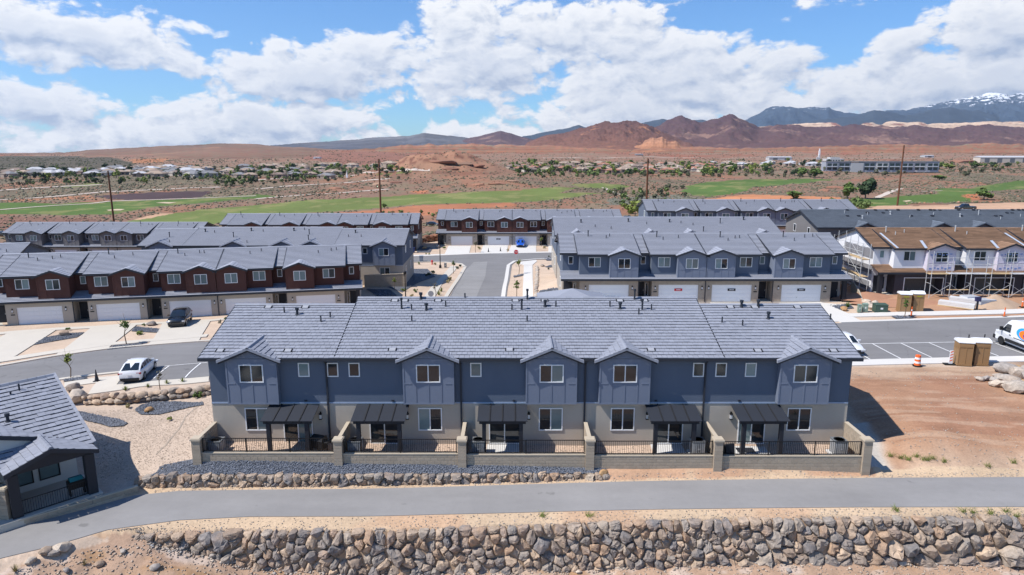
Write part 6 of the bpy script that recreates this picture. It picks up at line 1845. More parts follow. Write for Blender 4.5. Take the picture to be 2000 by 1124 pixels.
# white work van
def van(loc, rz):
    root = thing('delivery_van', 'white high roof work van with an orange and blue emblem in the parking bay', 'van', loc, rz)
    L, hw, low = 6.9, 1.01, .32
    # side profile (y, z) from nose to tail; nose at -y
    prof = [(-3.42, .55), (-3.45, .95), (-3.30, 1.18), (-2.62, 1.36), (-1.86, 2.32), (-1.50, 2.60), (-.9, 2.72), (3.20, 2.72), (3.42, 2.55), (3.45, 1.2), (3.45, .45), (3.2, low), (-3.2, low)]
    mb = MB(); n = len(prof)
    def wid(y, z):
        w = hw * (1 - .10 * max(0, (z - 1.2) / 1.5)); 
        if y < -2.4: w *= 1 - .12 * min(1, (-2.4 - y) / 1.0)
        return w
    base = len(mb.v)
    for sx in (-1, 1):
        for (y, z) in prof: mb.v.append((sx * wid(y, z), y, z))
    mb.f.append(tuple(base + i for i in range(n))); mb.f.append(tuple(base + n + i for i in range(n))[::-1])
    for i in range(n):
        j = (i + 1) % n; mb.f.append((base + j, base + i, base + n + i, base + n + j))
    mb.m = [0] * len(mb.f); mb.a = [.5] * len(mb.f)
    me = mb.mesh('body', M_carw)
    bm = bmesh.new(); bm.from_mesh(me); bmesh.ops.recalc_face_normals(bm, faces=bm.faces)
    bmesh.ops.bevel(bm, geom=[e for e in bm.edges if e.calc_face_angle(0) > .5], offset=.07, segments=2, affect='EDGES'); bm.to_mesh(me); bm.free()
    link('body', me, root)
    g = MB(); g.quad((-.82, -2.60, 1.40), (.82, -2.60, 1.40), (.78, -1.92, 2.27), (-.78, -1.92, 2.27)); 
    for v in range(4): x, y, z = g.v[v]; g.v[v] = (x, y - .03, z + .02)
    g.build('windscreen', M_carglass, root)
    for sx in (-1, 1):
        e = .012
        g = MB(); P = [(-2.38, 1.42), (-1.25, 1.42), (-1.25, 2.16), (-1.80, 2.16)]
        q = [(sx * (wid(y, z) + e), y, z) for y, z in P]; g.quad(*(q if sx > 0 else q[::-1])); g.build('side_window', M_carglass, root)
        for y in (-2.28, 1.55):
            t = MB(); t.tube((sx * (hw - .24), y, .36), (sx * (hw + .02), y, .36), .36, n=20); w = t.build('wheel', M_rubber, root)
            t = MB(); t.tube((sx * (hw + .01), y, .36), (sx * (hw + .03), y, .36), .22, n=14); t.build('rim', M_trim, w)
            ar = MB()
            for k in range(12):
                a0, a1 = math.pi * k / 12, math.pi * (k + 1) / 12
                q = [(sx * (hw + .013), y + math.cos(a) * r, .36 + math.sin(a) * r) for a, r in ((a0, .36), (a1, .36), (a1, .46), (a0, .46))]; ar.quad(*q)
            ar.build('wheel_arch', M_trim, root)
        t = MB(); t.box(min(sx * (hw - .02), sx * (hw + .03)), max(sx * (hw - .02), sx * (hw + .03)), -1.78, 1.05, .50, .78); t.build('side_trim', M_trim, root)
        t = MB(); t.box(min(sx * (hw + .0), sx * (hw + .26)), max(sx * hw, sx * (hw + .26)), -2.36, -2.22, 1.42, 1.78); t.build('mirror', M_trim, root)
        t = MB(); t.box(sx * .62 - .18, sx * .62 + .18, -3.43, -3.2, .98, 1.2); t.build('headlight', M_lampw, root)
        t = MB(); t.box(min(sx * (hw - .01), sx * (hw + .03)), max(sx * (hw - .01), sx * (hw + .03)), -1.36, -1.14, 1.18, 1.24); t.build('handle', M_trim, root)
        if sx > 0:
            # emblem: blue ring arc with an orange body and a purple core
            def disc(cy, cz, ry, rz_, m, off, nm, a0=0, a1=6.2832, inner=0.0):
                d = MB(); k = 28
                for i in range(k):
                    t0, t1 = a0 + (a1 - a0) * i / k, a0 + (a1 - a0) * (i + 1) / k
                    P = [(cy + ry * inner * math.cos(t0), cz + rz_ * inner * math.sin(t0)), (cy + ry * math.cos(t0), cz + rz_ * math.sin(t0)), (cy + ry * math.cos(t1), cz + rz_ * math.sin(t1)), (cy + ry * inner * math.cos(t1), cz + rz_ * inner * math.sin(t1))]
                    d.quad(*[(wid(y, z) + off, y, z) for y, z in P])
                d.build(nm, m, root)
            disc(.55, 1.72, 1.05, .55, mat('emblem_blue', (.03, .33, .75), .5, .02, bump=0), .014, 'emblem')
            disc(.68, 1.66, .82, .42, mat('emblem_orange', (.85, .20, .02), .5, .02, bump=0), .020, 'emblem')
            disc(.80, 1.58, .45, .24, mat('emblem_purple', (.22, .06, .20), .5, .02, bump=0), .026, 'emblem')
            d = MB()
            for k in range(16): d.box(hw + .004, hw + .012, -.75 + k * .14, -.75 + k * .14 + .10, 1.05, 1.12)
            tag(d.build('lettering', M_trim, root), kind='stuff')
    b = MB(); b.box(-.95, .95, -3.52, -3.25, .36, .72); b.build('front_bumper', M_trim, root)
    b = MB(); b.box(-.95, .95, 3.3, 3.52, .36, .60); b.build('rear_bumper', M_trim, root)
    b = MB(); b.box(-.5, .5, -3.49, -3.40, .80, 1.0); b.build('grille', M_trim, root)
    return root
p = at(1958, 676)
vd = Vector((.31, -.95)).normalized()
van((p[0] + 1.0, p[1] + .30 - 2.28, p[2] + .03), R(180))

# ---------------------------------------------------------------- building site on the right
def toilet(label, loc, rz, group, plain=False):
    root = thing('portable_toilet', label, 'portable toilet', loc, rz, group)
    mb = MB(); mb.box(-.56, .56, -.56, .56, .08, 2.02); mb.build('body', M_tan, root)
    b = MB(); b.box(-.60, .60, -.60, .60, 0, .09); b.build('skid', M_tan, root)
    f = MB()
    for a, bq, c, d in ((-.56, .56, 1.62, 1.95), (-.56, .56, .10, .17)): f.box(a, bq, -.59, -.561, c, d)
    for x in (-.56, -.02, .49): f.box(x, x + .07, -.588, -.562, .17, 1.62)
    f.box(-.44, .44, -.60, -.59, 1.70, 1.86); f.build('door', M_tan, root)
    s = MB()
    for k in range(5): s.box(-.585, -.561, -.48, .48, 1.45 + k * .10, 1.50 + k * .10); s.box(.561, .585, -.48, .48, 1.45 + k * .10, 1.50 + k * .10)
    s.build('side_vent', M_tan, root)
    r = MB(); n = 8
    prof = [(-.62, 2.02), (-.62, 2.10), (-.45, 2.22), (-.2, 2.30), (0, 2.32), (.2, 2.30), (.45, 2.22), (.62, 2.10), (.62, 2.02)]
    r.prism(prof, 'x', -.62, .62); r.build('roof', M_white, root)
    v = MB(); v.tube((.45, .45, 2.1), (.45, .45, 2.55), .05, n=8); v.build('vent_pipe', M_trim, root)
    if plain is False:
        d = MB(); d.box(-.28, .28, -.612, -.601, 1.72, 1.84); d.build('sign', mat('toilet_sign', (.32, .30, .02), .6), root)
    return root
p = at(1888, 717); toilet('tan portable toilet beside the striped barricade, white domed lid', (p[0], p[1] + .7, p[2]), R(-14), 'portable toilets by the kerb', True)
p = at(1921, 717); toilet('tan portable toilet nearer the rock pile, its lid slightly taller', (p[0], p[1] + .75, p[2]), R(-10), 'portable toilets by the kerb', True)
p = at(1769, 611); toilet('tan portable toilet behind the thin young tree across the street', (p[0], p[1] + .6, p[2]), R(-10), 'portable toilets on the building plot')
p = at(1794, 610); toilet('tan portable toilet next to the orange delineator across the street', (p[0], p[1] + .6, p[2]), R(-8), 'portable toilets on the building plot')
# traffic drum
p = at(1791, 716); br = thing('traffic_drum', 'orange and white striped traffic drum on the kerb edge', 'traffic drum', p)
mb = MB(); mb.lathe([(.37, 0), (.37, .07), (.31, .08)], n=18); mb.build('base', M_rubber, br)
for k in range(5):
    mb = MB(); r0 = .265 - .011 * k; mb.lathe([(r0, .08 + k * .178), (r0 - .01, .08 + k * .178 + .173)], n=20); mb.build('band', M_orange if k % 2 == 0 or k == 4 else M_white, br)
mb = MB(); mb.tube((-.06, 0, .98), (.06, 0, .98), .04, n=8); mb.build('handle', M_orange, br)
# barricade panel
p = at(1856, 713); bz = thing('barricade', 'narrow striped white barricade panel beside the portable toilet', 'barricade', p, R(-8))
mb = MB(); mb.box(-.55, .45, -.25, .25, 0, .06); mb.build('base', M_rubber, bz)
mb = MB(); mb.box(-.14, .14, -.03, .03, .06, 1.25); mb.build('panel', M_white, bz)
for k in range(4):
    mb = MB(); z = .25 + k * .26; mb.quad((-.12, -.034, z), (.12, -.034, z + .12), (.12, -.034, z + .22), (-.12, -.034, z + .10)); mb.build('stripe', M_orange, bz)
def delineator(label, loc):
    r = thing('delineator', label, 'traffic cone', loc, 0, 'orange delineators')
    mb = MB(); mb.box(-.22, .22, -.22, .22, 0, .07); mb.build('base', M_rubber, r)
    mb = MB(); mb.lathe([(.09, .07), (.07, .5), (.05, 1.02), (.06, 1.06)], n=10); mb.build('post', M_orange, r)
    mb = MB(); mb.lathe([(.075, .62), (.07, .74)], n=10); mb.build('band', M_white, r)
p = at(1779.5, 618.5); delineator('orange delineator post beside the small blue stone patch', p)
p = at(1961, 620); delineator('orange delineator post standing alone on the kerb strip', p)
p = at(1996, 601); delineator('orange post at the foot of the sand heap', p)
# cones by the far drives
def cone(label, loc, s=1.0):
    r = thing('traffic_cone', label, 'traffic cone', loc, 0, 'dark cones'); mb = MB(); mb.box(-.2 * s, .2 * s, -.2 * s, .2 * s, 0, .05); mb.lathe([(.15 * s, .05), (.04 * s, .75 * s), (.03 * s, .9 * s)], n=10); mb.build('cone', M_charcoal, r)
for (a, b, l) in ((954, 493, 'dark cone on the white drive, nearer the planting strip'), (977.5, 491.5, 'dark cone on the white drive, nearer the blue car'), (1082, 488, 'dark cone at the drive edge by the tall lamp post')): cone(l, at(a, b), 1.0)
cone('brown tapered post cap beside the pale parking pad', at(189.5, 746), 1.15)

# sheds of material
M_lumwrap = mat('lumber_wrap', (.60, .59, .58), .5, .14, 1, 5, .1, .3, 5)
def pallet_stack(label, loc, rz, w, d, h, m, n, nm='wrapped_stack', group=None):
    r = thing(nm, label, 'material stack', loc, rz, group)
    rs = random.Random(int(loc[0] * 100)); mb = MB()
    for k in range(3): mb.box(-w / 2, w / 2, -d / 2 + k * (d - .1) / 2, -d / 2 + k * (d - .1) / 2 + .1, 0, .12)
    mb.build('bearer', M_lumber, r)
    for k in range(n):
        b = MB(); hh = h / n; j = rs.uniform(-.06, .06); b.box(-w / 2 + j, w / 2 + j, -d / 2 + j, d / 2 + j, .12 + k * hh, .12 + (k + 1) * hh - .015); b.build('layer', m, r)
p = at(1872, 603); pallet_stack('long white wrapped boards stacked on the dirt', (p[0], p[1] + .5, p[2]), R(-42), 3.6, 1.0, .5, M_lumwrap, 3)
p = at(1886, 600); pallet_stack('second white wrapped bundle lying behind the long one', (p[0] + .6, p[1] + 1.4, p[2]), R(-38), 2.8, .9, .65, M_lumwrap, 3)
M_plastic = mat('clear_plastic_wrap', (.48, .50, .54), .25, .1, .8, 6, .2, .3, 6, spec=.6)
p = at(1905, 598); pallet_stack('grey plastic wrapped pallet behind the mailbox post', (p[0], p[1] + 1.2, p[2]), R(10), 1.7, 1.2, .8, M_plastic, 4)
p = at(1926, 600); pallet_stack('grey plastic wrapped pallet nearest the sand heap', (p[0], p[1] + .4, p[2]), R(8), 2.0, 1.2, .75, M_plastic, 4)
# mailbox post
p = at(1907.5, 606); ml = thing('mailbox_post', 'dark blue sign post standing in front of wrapped pallets', 'post', p)
mb = MB(); mb.box(-.08, .08, -.08, .08, 0, 1.25); mb.build('post', M_charcoal, ml); mb = MB(); mb.box(-.30, .30, -.14, .14, 1.0, 1.5); mb.build('box', mat('navy_box', (.03, .03, .09), .6), ml)
# sand heap
def heap(name, label, loc, rx, ry, h, m, seed, cat='heap'):
    r = np.random.default_rng(seed); n, k = 28, 9; V, F = [], []
    ph = r.uniform(0, 6.28, 4)
    for j in range(k):
        t = j / (k - 1)
        for i in range(n):
            a = 2 * math.pi * i / n; w = 1 + .12 * math.sin(2 * a + ph[0]) + .07 * math.sin(5 * a + ph[1]) + r.normal(0, .015)
            V.append((rx * (1 - t) * w, 0, 0)); V[-1] = (rx * (1 - t) * w * math.cos(a), ry * (1 - t) * w * math.sin(a), h * (t ** 1.15) * (1 - .18 * t) + r.normal(0, .015) - .05)
    for j in range(k - 1):
        for i in range(n):
            q = (i + 1) % n; F.append((j * n + i, j * n + q, (j + 1) * n + q, (j + 1) * n + i))
    me = bpy.data.meshes.new(name); me.from_pydata(V, [], F); me.polygons.foreach_set('use_smooth', [True] * len(F)); me.materials.append(m); me.update()
    return tag(link(name, me, None, loc), label, cat)
M_sand = mat('sand_heap', (.42, .30, .21), .95, .12, 1.5, 14, .16, .4, 12)
M_soil = mat('red_soil', (.36, .19, .12), .95, .16, 1.2, 9, .2, .5, 9)
p = at(1958, 603); heap('sand_heap', 'grey-brown sand heap in front of the scaffolding', (p[0], p[1] + 1.4, p[2]), 3.2, 2.0, 1.7, M_sand, 3)
p = at(1700, 585); heap('dirt_heap', 'red dirt bank beside the unfinished white gable', (p[0], p[1] + 1.0, p[2]), 4.5, 2.2, .9, M_soil, 4)
p = at(1740, 596); heap('dirt_heap', 'low red dirt bank behind the green transformer', (p[0] + 2, p[1] + 1.0, p[2]), 7, 2.0, .6, M_soil, 5)
# utility boxes
def ubox(label, loc, w, d, h, m=M_green, nm='utility_box'):
    r = thing(nm, label, 'utility box', loc, R(-6)); mb = MB(); mb.box(-w / 2, w / 2, -d / 2, d / 2, 0, h * .9); mb.build('body', m, r)
    mb = MB(); mb.prism([(-d / 2 - .03, h * .9), (d / 2 + .03, h * .9), (d / 2, h), (-d / 2, h * .96)], 'x', -w / 2 - .03, w / 2 + .03); mb.build('lid', m, r)
    mb = MB(); mb.box(-w * .1, w * .1, -d / 2 - .012, -d / 2, h * .4, h * .6); mb.build('sticker', M_paint, r)
M_dgreen = mat('utility_dark_green', (.05, .085, .065), .6, .1)
ubox('narrow pale green utility box by the concrete walk', at(1677.5, 611), .34, .34, .95); ubox('wider pale green utility box beside the narrow one', at(1688.5, 610), .55, .45, 1.0)
ubox('squat dark green transformer near the street kerb', at(1718, 610), 1.35, 1.0, .95, M_dgreen, 'transformer')
for k, (a, b, s, m, l) in enumerate(((1696, 599, .55, M_paleRock, 'pale pinkish boulder on top of the stack behind the green boxes'), (1704, 604, .6, M_paleRock, 'pale boulder between the green boxes and the transformer'), (1692, 594, .5, M_paleRock, 'small pale boulder high on the dirt behind the boxes'), (1648, 607, .45, M_goldRock, 'reddish boulder beside the yucca at the end of the walk'), (1710, 597, .5, M_paleRock, 'flat pale slab rock on the red dirt'))):
    x, y, z = at(a, b); tag(free_boulder((x, y, z + s * .4), s, m, 60 + k), l, 'boulder', 'boulders by the utility boxes')
cw2 = thing('retaining_wall', 'curved low tan wall stepping down beside the blue porch post', 'retaining wall', (0, 0, 0))
mb = MB(); P = [G(1661, 570), G(1668, 574), G(1676, 582), G(1684, 592)]
for (a, b), z0, z1 in zip(zip(P[:-1], P[1:]), (1.5, 1.15, .8), (1.15, .8, .2)):
    za, zb2 = h1(*a), h1(*b); mb.quad((a[0], a[1], za - .3), (b[0], b[1], zb2 - .3), (b[0], b[1], zb2 + z1), (a[0], a[1], za + z0)); mb.quad((a[0], a[1], za + z0), (b[0], b[1], zb2 + z1), (b[0] + .2, b[1] + .1, zb2 + z1), (a[0] + .2, a[1] + .1, za + z0)); mb.quad((a[0] + .2, a[1] + .1, za + z0), (b[0] + .2, b[1] + .1, zb2 + z1), (b[0] + .2, b[1] + .1, zb2 - .3), (a[0] + .2, a[1] + .1, za - .3))
mb.build('wall', M_cap, cw2)

# scaffolding along the unfinished terrace
sc = thing('scaffolding', 'galvanised scaffolding with plank decks along the unfinished white terrace', 'scaffolding', (XJ, YJ, ZJ - .05))
def sbar(nm, a, b, r=.035, m=None): mb = MB(); mb.tube(a, b, r * 1.05, n=6); return mb.build(nm, m or M_steel, sc)
yS = -1.15
fx = [5.2 + 2.45 * k for k in range(15)]
for k, x in enumerate(fx):
    for y in (yS, yS - 1.0): sbar('upright', (x, y, -.2), (x, y, 5.9 if k % 2 == 0 else 5.2), .036)
    for z in (1.9, 3.0, 4.2): sbar('transom', (x, yS, z), (x, yS - 1.0, z), .028)
for k in range(14):
    a, b = fx[k], fx[k + 1]
    for y in (yS - 1.0,):
        sbar('brace', (a, y, .2), (b, y, 1.8), .022); sbar('brace', (b, y, .2), (a, y, 1.8), .022)
    sbar('guard_rail', (a, yS - 1.0, 4.25), (b, yS - 1.0, 4.25), .03); sbar('guard_rail', (a, yS - 1.0, 5.1), (b, yS - 1.0, 5.1), .03)
    for q in range(2):
        mb = MB(); y0 = yS - .95 + q * .45; mb.box(a - .2, b + .2, y0, y0 + .4, 3.05 + .012 * (k % 2), 3.10 + .012 * (k % 2)); mb.build('plank', M_patio if k % 3 else M_lumber, sc)
    if k % 2: mb = MB(); mb.box(a - .1, b + .1, yS - .9, yS - .5, 1.05, 1.10); mb.build('plank', M_lumber, sc)
# end frames along the gable
for k in range(4):
    y = .6 + 3.3 * k
    for x in (-1.1, -2.1): sbar('upright', (x, y, -.6), (x, y, 6.4 + (.9 if k in (1, 2) else 0)), .036)
    for z in (2.2, 4.4, 6.0): sbar('transom', (-1.1, y, z), (-2.1, y, z), .028)
    if k < 3:
        for z in (.2, 2.4, 4.5): sbar('brace', (-2.1, y, z), (-2.1, y + 3.3, z + 1.8), .022); sbar('brace', (-2.1, y + 3.3, z), (-2.1, y, z + 1.8), .022)
        for z in (2.2, 4.4): 
            mb = MB(); mb.box(-2.05, -1.15, y - .1, y + 3.4, z + .03, z + .08); mb.build('plank', M_lumber, sc)
        for z in (3.3, 5.4): sbar('guard_rail', (-2.1, y, z), (-2.1, y + 3.3, z), .028)
# grey paper panels on the white gable, flashing strips on the brown roof
M_paper = mat('grey_paper', (.22, .22, .24), .9, .15, 1, 8, .15)
for y0, y1, z0, z1 in ((2.0, 9.6, 4.3, 5.5), (1.9, 11.8, 2.3, 3.4), (2.2, 11.6, .2, 1.3)):
    mb = MB(); mb.box(-.05, -.012, y0, y1, z0, z1); mb.build('paper', M_paper, brown)
M_flash = mat('flashing', (.62, .66, .72), .35, .05, metal=.4, bump=0)
xx = [9.3 + 8.75 * k for k in range(4)]
for k, x in enumerate(xx):
    mb = MB(); sl = (RIDGE_Z - EAVE_Z) / (RIDGE_Y - .3)
    a, b = (x - 1.75 if k == 0 else x + .32), 0
    xa = (2.0 if k == 0 else x + .28)
    board(mb, (xa, .35, EAVE_Z + .10), (xa, 4.8, EAVE_Z + .10 + sl * 4.45), .05, .26, (1, 0, 0)); mb.build('flashing', M_flash, brown)
    mb = MB(); xb_ = x - 4.0 + (0 if k else -.2)
    board(mb, (xb_ + .2, .0, EAVE_Z + .14), (xb_ + .75, 2.2, EAVE_Z + .16 + sl * 2.1), .05, .34, (1, 0, 0)); mb.build('flashing', M_flash, brown)
# torn blue print on the foam bays
for k in range(4):
    c = 9.3 + 8.75 * k - 1.8
    mb = MB()
    for q in range(6): mb.box(c - 1.4 + q * .48, c - 1.4 + q * .48 + .32, -.046, -.033, 3.25 + .1 * (q % 2), 3.42 + .1 * (q % 2)); mb.box(c - 1.4 + q * .48, c - 1.4 + q * .48 + .30, -.046, -.033, 5.0 + .06 * (q % 3), 5.12 + .06 * (q % 3))
    tag(mb.build('print', mat('wrap_print', (.16, .24, .48), .7, .2), brown), kind='stuff')

# rock pile in the corner of the lot
RP = [(1965, 728, .75, 0), (1949, 740, .42, 0), (1940, 745, .34, 0), (1958, 745, .50, 0), (1972, 748, .62, 0), (1987, 736, .75, 0), (1999, 752, .42, 1), (1946, 755, .5, 0), (1961, 757, .45, 0), (1984, 765, .8, 0), (1999, 766, .5, 0), (1913, 744, .30, 0), (1926, 743, .36, 0), (1988, 725, .42, 1), (2004, 730, .6, 0), (1978, 758, .4, 0), (2012, 745, .7, 0)]
PL = ['big white boulder crowning the rock pile', 'small grey rock at the edge of the pile', 'small rock lowest on the rim of the pile', 'upright pale rock in the pile', 'grey wedge rock in the pile', 'large grey-tan boulder at the back of the pile', 'orange rock in the middle of the pile', 'tan flat rock at the toe of the pile', 'pinkish rock low in the pile', 'long white slab rock at the foot of the pile', 'grey rock at the picture edge of the pile', 'half buried pale rock apart from the pile', 'round pale rock just off the pile', 'yellow-tan rock behind the pile', 'broad pale rock at the back of the pile', 'dark small rock wedged in the pile', 'pale rock at the far end of the pile']
for k, ((a, b, s, g), l) in enumerate(zip(RP, PL)):
    x, y, z = at(a, b); tag(free_boulder((x, y, z + s * .42), s, M_goldRock if g else M_paleRock, 200 + k, flat=.68, stretch=1.35), l, 'boulder', 'rocks in the pile by the toilets')
for k, (a, b, s, m, l) in enumerate(((1178, 929, .30, M_goldRock, 'golden boulder at the end of the low boulder wall'), (154, 782, .85, M_paleRock, 'big pale boulder at the end of the dark boulder wall'), (144, 762, .55, M_rock, 'brown boulder on the gravel beside the roof of the low house'), (292, 805, .34, M_goldRock, 'orange boulder lying on the dark stone bed'), (128, 656, .55, M_rock, 'brown boulder on the bed between two driveways'), (296, 636, .50, M_rock, 'brown boulder near the black SUV'), (770, 551, .5, M_paleRock, 'pair of pale rocks by the corner walk'), (830, 487, .6, M_goldRock, 'golden boulder on the round dark bed'), (855, 484.5, .6, M_paleRock, 'white boulder beside the street light'), (1060, 521, .4, M_rock, 'dark rock on the sandy bank'))):
    x, y, z = at(a, b); tag(free_boulder((x, y, z + s * .35), s, m, 300 + k), l, 'boulder', 'single landscape boulders')
# rocks scattered at the foot of the tall wall
fr = [(196, 1105, .22), (303, 1112, .22), (240, 1080, .16), (90, 1082, .30), (418, 1088, .2), (466, 1098, .2), (452, 1096, .15), (130, 1117, .18), (1130, 1120, .14), (720, 1120, .12), (1540, 1117, .14), (1760, 1103, .24), (1790, 1102, .2), (60, 1100, .25), (120, 1075, .4), (105, 1085, .3)]
for k, (a, b, s) in enumerate(fr):
    x, y, z = at(a, b); tag(free_boulder((x, y, z + s * .3), s, M_paleRock if k % 3 else M_rock, 400 + k), 'loose rock lying on the bare slope below the trail', 'rock', 'loose rocks below the trail')

# ---------------------------------------------------------------- poles, lamps, signs
def pole(label, pxt, pyt, pxb, pyb, arms=2, Y=None):
    x, y, z = gnd(pxb, pyb)
    if Y: q = gy(pxb, pyb, Y); x, y, z = q[0], Y, h1(q[0], Y)
    t = gy(pxt, pyt, y); hgt = t[2] - z; t = (x, y, t[2])
    r = thing('power_pole', label, 'utility pole', (x, y, z)); mb = MB(); mb.tube((0, 0, -.5), (t[0] - x, 0, hgt), .30, .20, n=10); mb.build('pole', M_wood, r)
    for k in range(arms):
        zz = hgt - .6 - k * 1.6; mb = MB(); mb.tube((-.25, -.22, zz), (.25, -.22, zz), .07, n=6); mb.build('insulator', M_charcoal, r)
pole('rust brown power pole behind the grey sided terrace', 210, 334, 223, 438, Y=185); pole('rust brown power pole behind the far red terrace', 739.5, 311, 744, 420, Y=180)
pole('brown power pole at the end of the pale-sided blue terrace', 1264.5, 310, 1262.5, 395, Y=168); pole('tall brown power pole on the dirt by the golf green', 1763, 284, 1752.5, 402)
def lamp_post(label, px, pyb, pyt):
    x, y, z = gnd(px, pyb); hgt = gy(px, pyt, y)[2] - z
    r = thing('street_lamp', label, 'street lamp', (x, y, z)); mb = MB(); mb.lathe([(.24, 0), (.22, .5), (.12, .62)], n=10); mb.build('base', M_black, r)
    mb = MB(); mb.tube((0, 0, .6), (0, 0, hgt - .5), .085, .055, n=8); mb.build('pole', M_black, r)
    mb = MB(); mb.lathe([(.06, hgt - .5), (.20, hgt - .40), (.24, hgt - .1), (.12, hgt), (.05, hgt + .08)], n=10); mb.build('lamp_shade', M_black, r)
lamp_post('black street lamp on the corner by the fire hydrant', 860, 524, 456); lamp_post('black street lamp behind the nearest roof, beside the garden wall', 792.5, 588, 530); lamp_post('black street lamp beside the white end wall of the blue terrace', 1082.5, 508, 468)
# stop sign seen from its face, with a second round sign back to us
x, y, z = gnd(1008, 522); sg = thing('stop_sign', 'red octagonal stop sign facing us at the street corner', 'stop sign', (x, y, z))
zt = gy(1008, 492.5, y)[2] - z
mb = MB(); mb.tube((0, 0, 0), (0, 0, zt + .2), .03, n=6); mb.build('post', M_steel, sg)
mb = MB(); o8 = [(.42 * math.cos(math.pi / 8 + k * math.pi / 4), zt + .42 * math.sin(math.pi / 8 + k * math.pi / 4)) for k in range(8)]; mb.prism(o8, 'y', -.06, -.045); pl = mb.build('panel', M_signred, sg)
mb = MB(); o8 = [(.45 * math.cos(math.pi / 8 + k * math.pi / 4), zt + .45 * math.sin(math.pi / 8 + k * math.pi / 4)) for k in range(8)]; mb.prism(o8, 'y', -.043, -.030); mb.build('border', M_white, sg)
tm = text_mesh('STOP', .36, M_white); o = link('lettering', tm, pl, (0, -.068, zt)); o.rotation_euler = (R(90), 0, 0)
x, y, z = gnd(842, 590); s2 = thing('round_sign', 'grey back of a round sign on a thin post by the walk', 'sign', (x, y, z)); zt = gy(842, 574, y)[2] - z
mb = MB(); mb.tube((0, 0, 0), (0, 0, zt + .3), .03, n=6); mb.build('post', M_steel, s2); mb = MB(); mb.prism([(.40 * math.cos(k * math.pi / 8), zt + .40 * math.sin(k * math.pi / 8)) for k in range(16)], 'y', -.07, -.05); mb.build('panel', mat('sign_back', (.25, .26, .28), .5, .2), s2)
# hydrant, bins
x, y, z = gnd(844, 517); hy_ = thing('fire_hydrant', 'small red fire hydrant on the pavement corner', 'fire hydrant', (x, y, z))
mb = MB(); mb.lathe([(.18, 0), (.18, .06), (.12, .08), (.12, .6), (.17, .62), (.15, .78), (.05, .88)], n=12); mb.build('body', M_signred, hy_); mb = MB(); mb.tube((-.24, 0, .5), (.24, 0, .5), .07, n=8); mb.build('nozzle', M_signred, hy_)
def bin_(label, loc, m): 
    r = thing('wheelie_bin', label, 'bin', loc); mb = MB(); mb.prism([(-.3, 0), (.3, 0), (.36, 1.0), (-.36, 1.0)], 'y', -.33, .33); mb.build('body', m, r); mb = MB(); mb.box(-.39, .39, -.38, .38, 1.0, 1.08); mb.build('lid', m, r)
bin_('blue-grey utility bin at the far pavement corner', at(823, 511), mat('bin_grey', (.16, .20, .25), .6)); bin_('dark blue bin tucked behind the corner house', at(807, 494), mat('bin_blue', (.015, .03, .12), .6))
ubox('small grey utility pedestal beside the street lamp', at(870, 523), .4, .4, .8, M_acgrey, 'utility_pedestal')

# ---------------------------------------------------------------- far hills
def hill(name, sky_px, base_py, ridge, m, back=.5, rough=.18, gully=.35, ncol=220, nrow=46, power=1.25, seed=1, terr=0.0, jag=3.0):
    sky_px = np.array(sky_px, float)
    px = np.linspace(sky_px[0, 0], sky_px[-1, 0], ncol)
    py = np.interp(px, sky_px[:, 0], sky_px[:, 1])
    py = py + (fbm(px / 14.0, px * 0 + 3.3, 4, seed) - .5) * jag
    ang = np.arctan((562 - py) / FPX) - PITCH                          # elevation of the skyline
    zr = CAMZ + np.tan(ang) * ridge
    base = np.array([gnd(1000, b)[1] for b in ([base_py] if np.isscalar(base_py) else base_py)])
    yb = base[0] if len(base) == 1 else np.interp(px, np.linspace(px[0], px[-1], len(base)), base)
    yb = np.where(yb > ridge * .8, ridge * .62, yb)
    b = np.concatenate([np.linspace(0, 1, nrow), np.linspace(1, 1 + back * 2, 12)[1:]])
    Bm, _ = np.meshgrid(b, px, indexing='ij')
    Y = np.where(Bm <= 1, yb + (ridge - yb) * Bm, ridge + (ridge - yb) * (Bm - 1))
    X = (px[None] - 1000) / FPX * math.cos(PITCH) * Y
    zg = H(X, Y) - 4
    prof = np.where(Bm <= 1, np.clip(Bm, 0, 1) ** power, np.clip(1 - (Bm - 1) / (back * 2), 0, 1))
    S = (ridge - np.mean(yb))
    taper = sstep(0, .06, (px - px[0]) / (px[-1] - px[0])) * sstep(0, .10, (px[-1] - px) / (px[-1] - px[0]))
    g = 1 - np.abs(2 * fbm(X / (S * .40) + .3 * fbm(X / (S * .2), Y / (S * .2), 3, seed), Y / (S * .62), 5, seed + 7, .55) - 1)
    n = fbm(X / (S * .09), Y / (S * .15), 7, seed + 3, .62)
    env = np.clip(1 - np.abs(Bm - .55) / .55, 0, 1) ** .7
    rel = prof - gully * env * (1 - g) * .55 * (prof + .15) + rough * env * (n - .5) * (prof + .25)
    if terr:
        k = 6; q = rel * k; rel = rel * (1 - terr) + terr * (np.floor(q) + sstep(.35, .75, q - np.floor(q))) / k
    Z = zg + (np.maximum(zr[None], zg + 3) - zg) * rel * (.02 + .98 * taper[None])
    top = (zr.max() - zg.mean()) or 1
    col = np.stack([np.clip((Z - zg) / top, 0, 1).ravel(), np.clip(rel, 0, 1).ravel(), n.ravel()], -1)
    r_, c_ = X.shape; ii = np.arange(r_ * c_).reshape(r_, c_)
    F = np.stack([ii[:-1, :-1], ii[:-1, 1:], ii[1:, 1:], ii[1:, :-1]], -1).reshape(-1, 4)
    o = npmesh(name, np.stack([X.ravel(), Y.ravel(), Z.ravel()], -1), F, m, smooth=True, col=col)
    return tag(o, kind='structure')

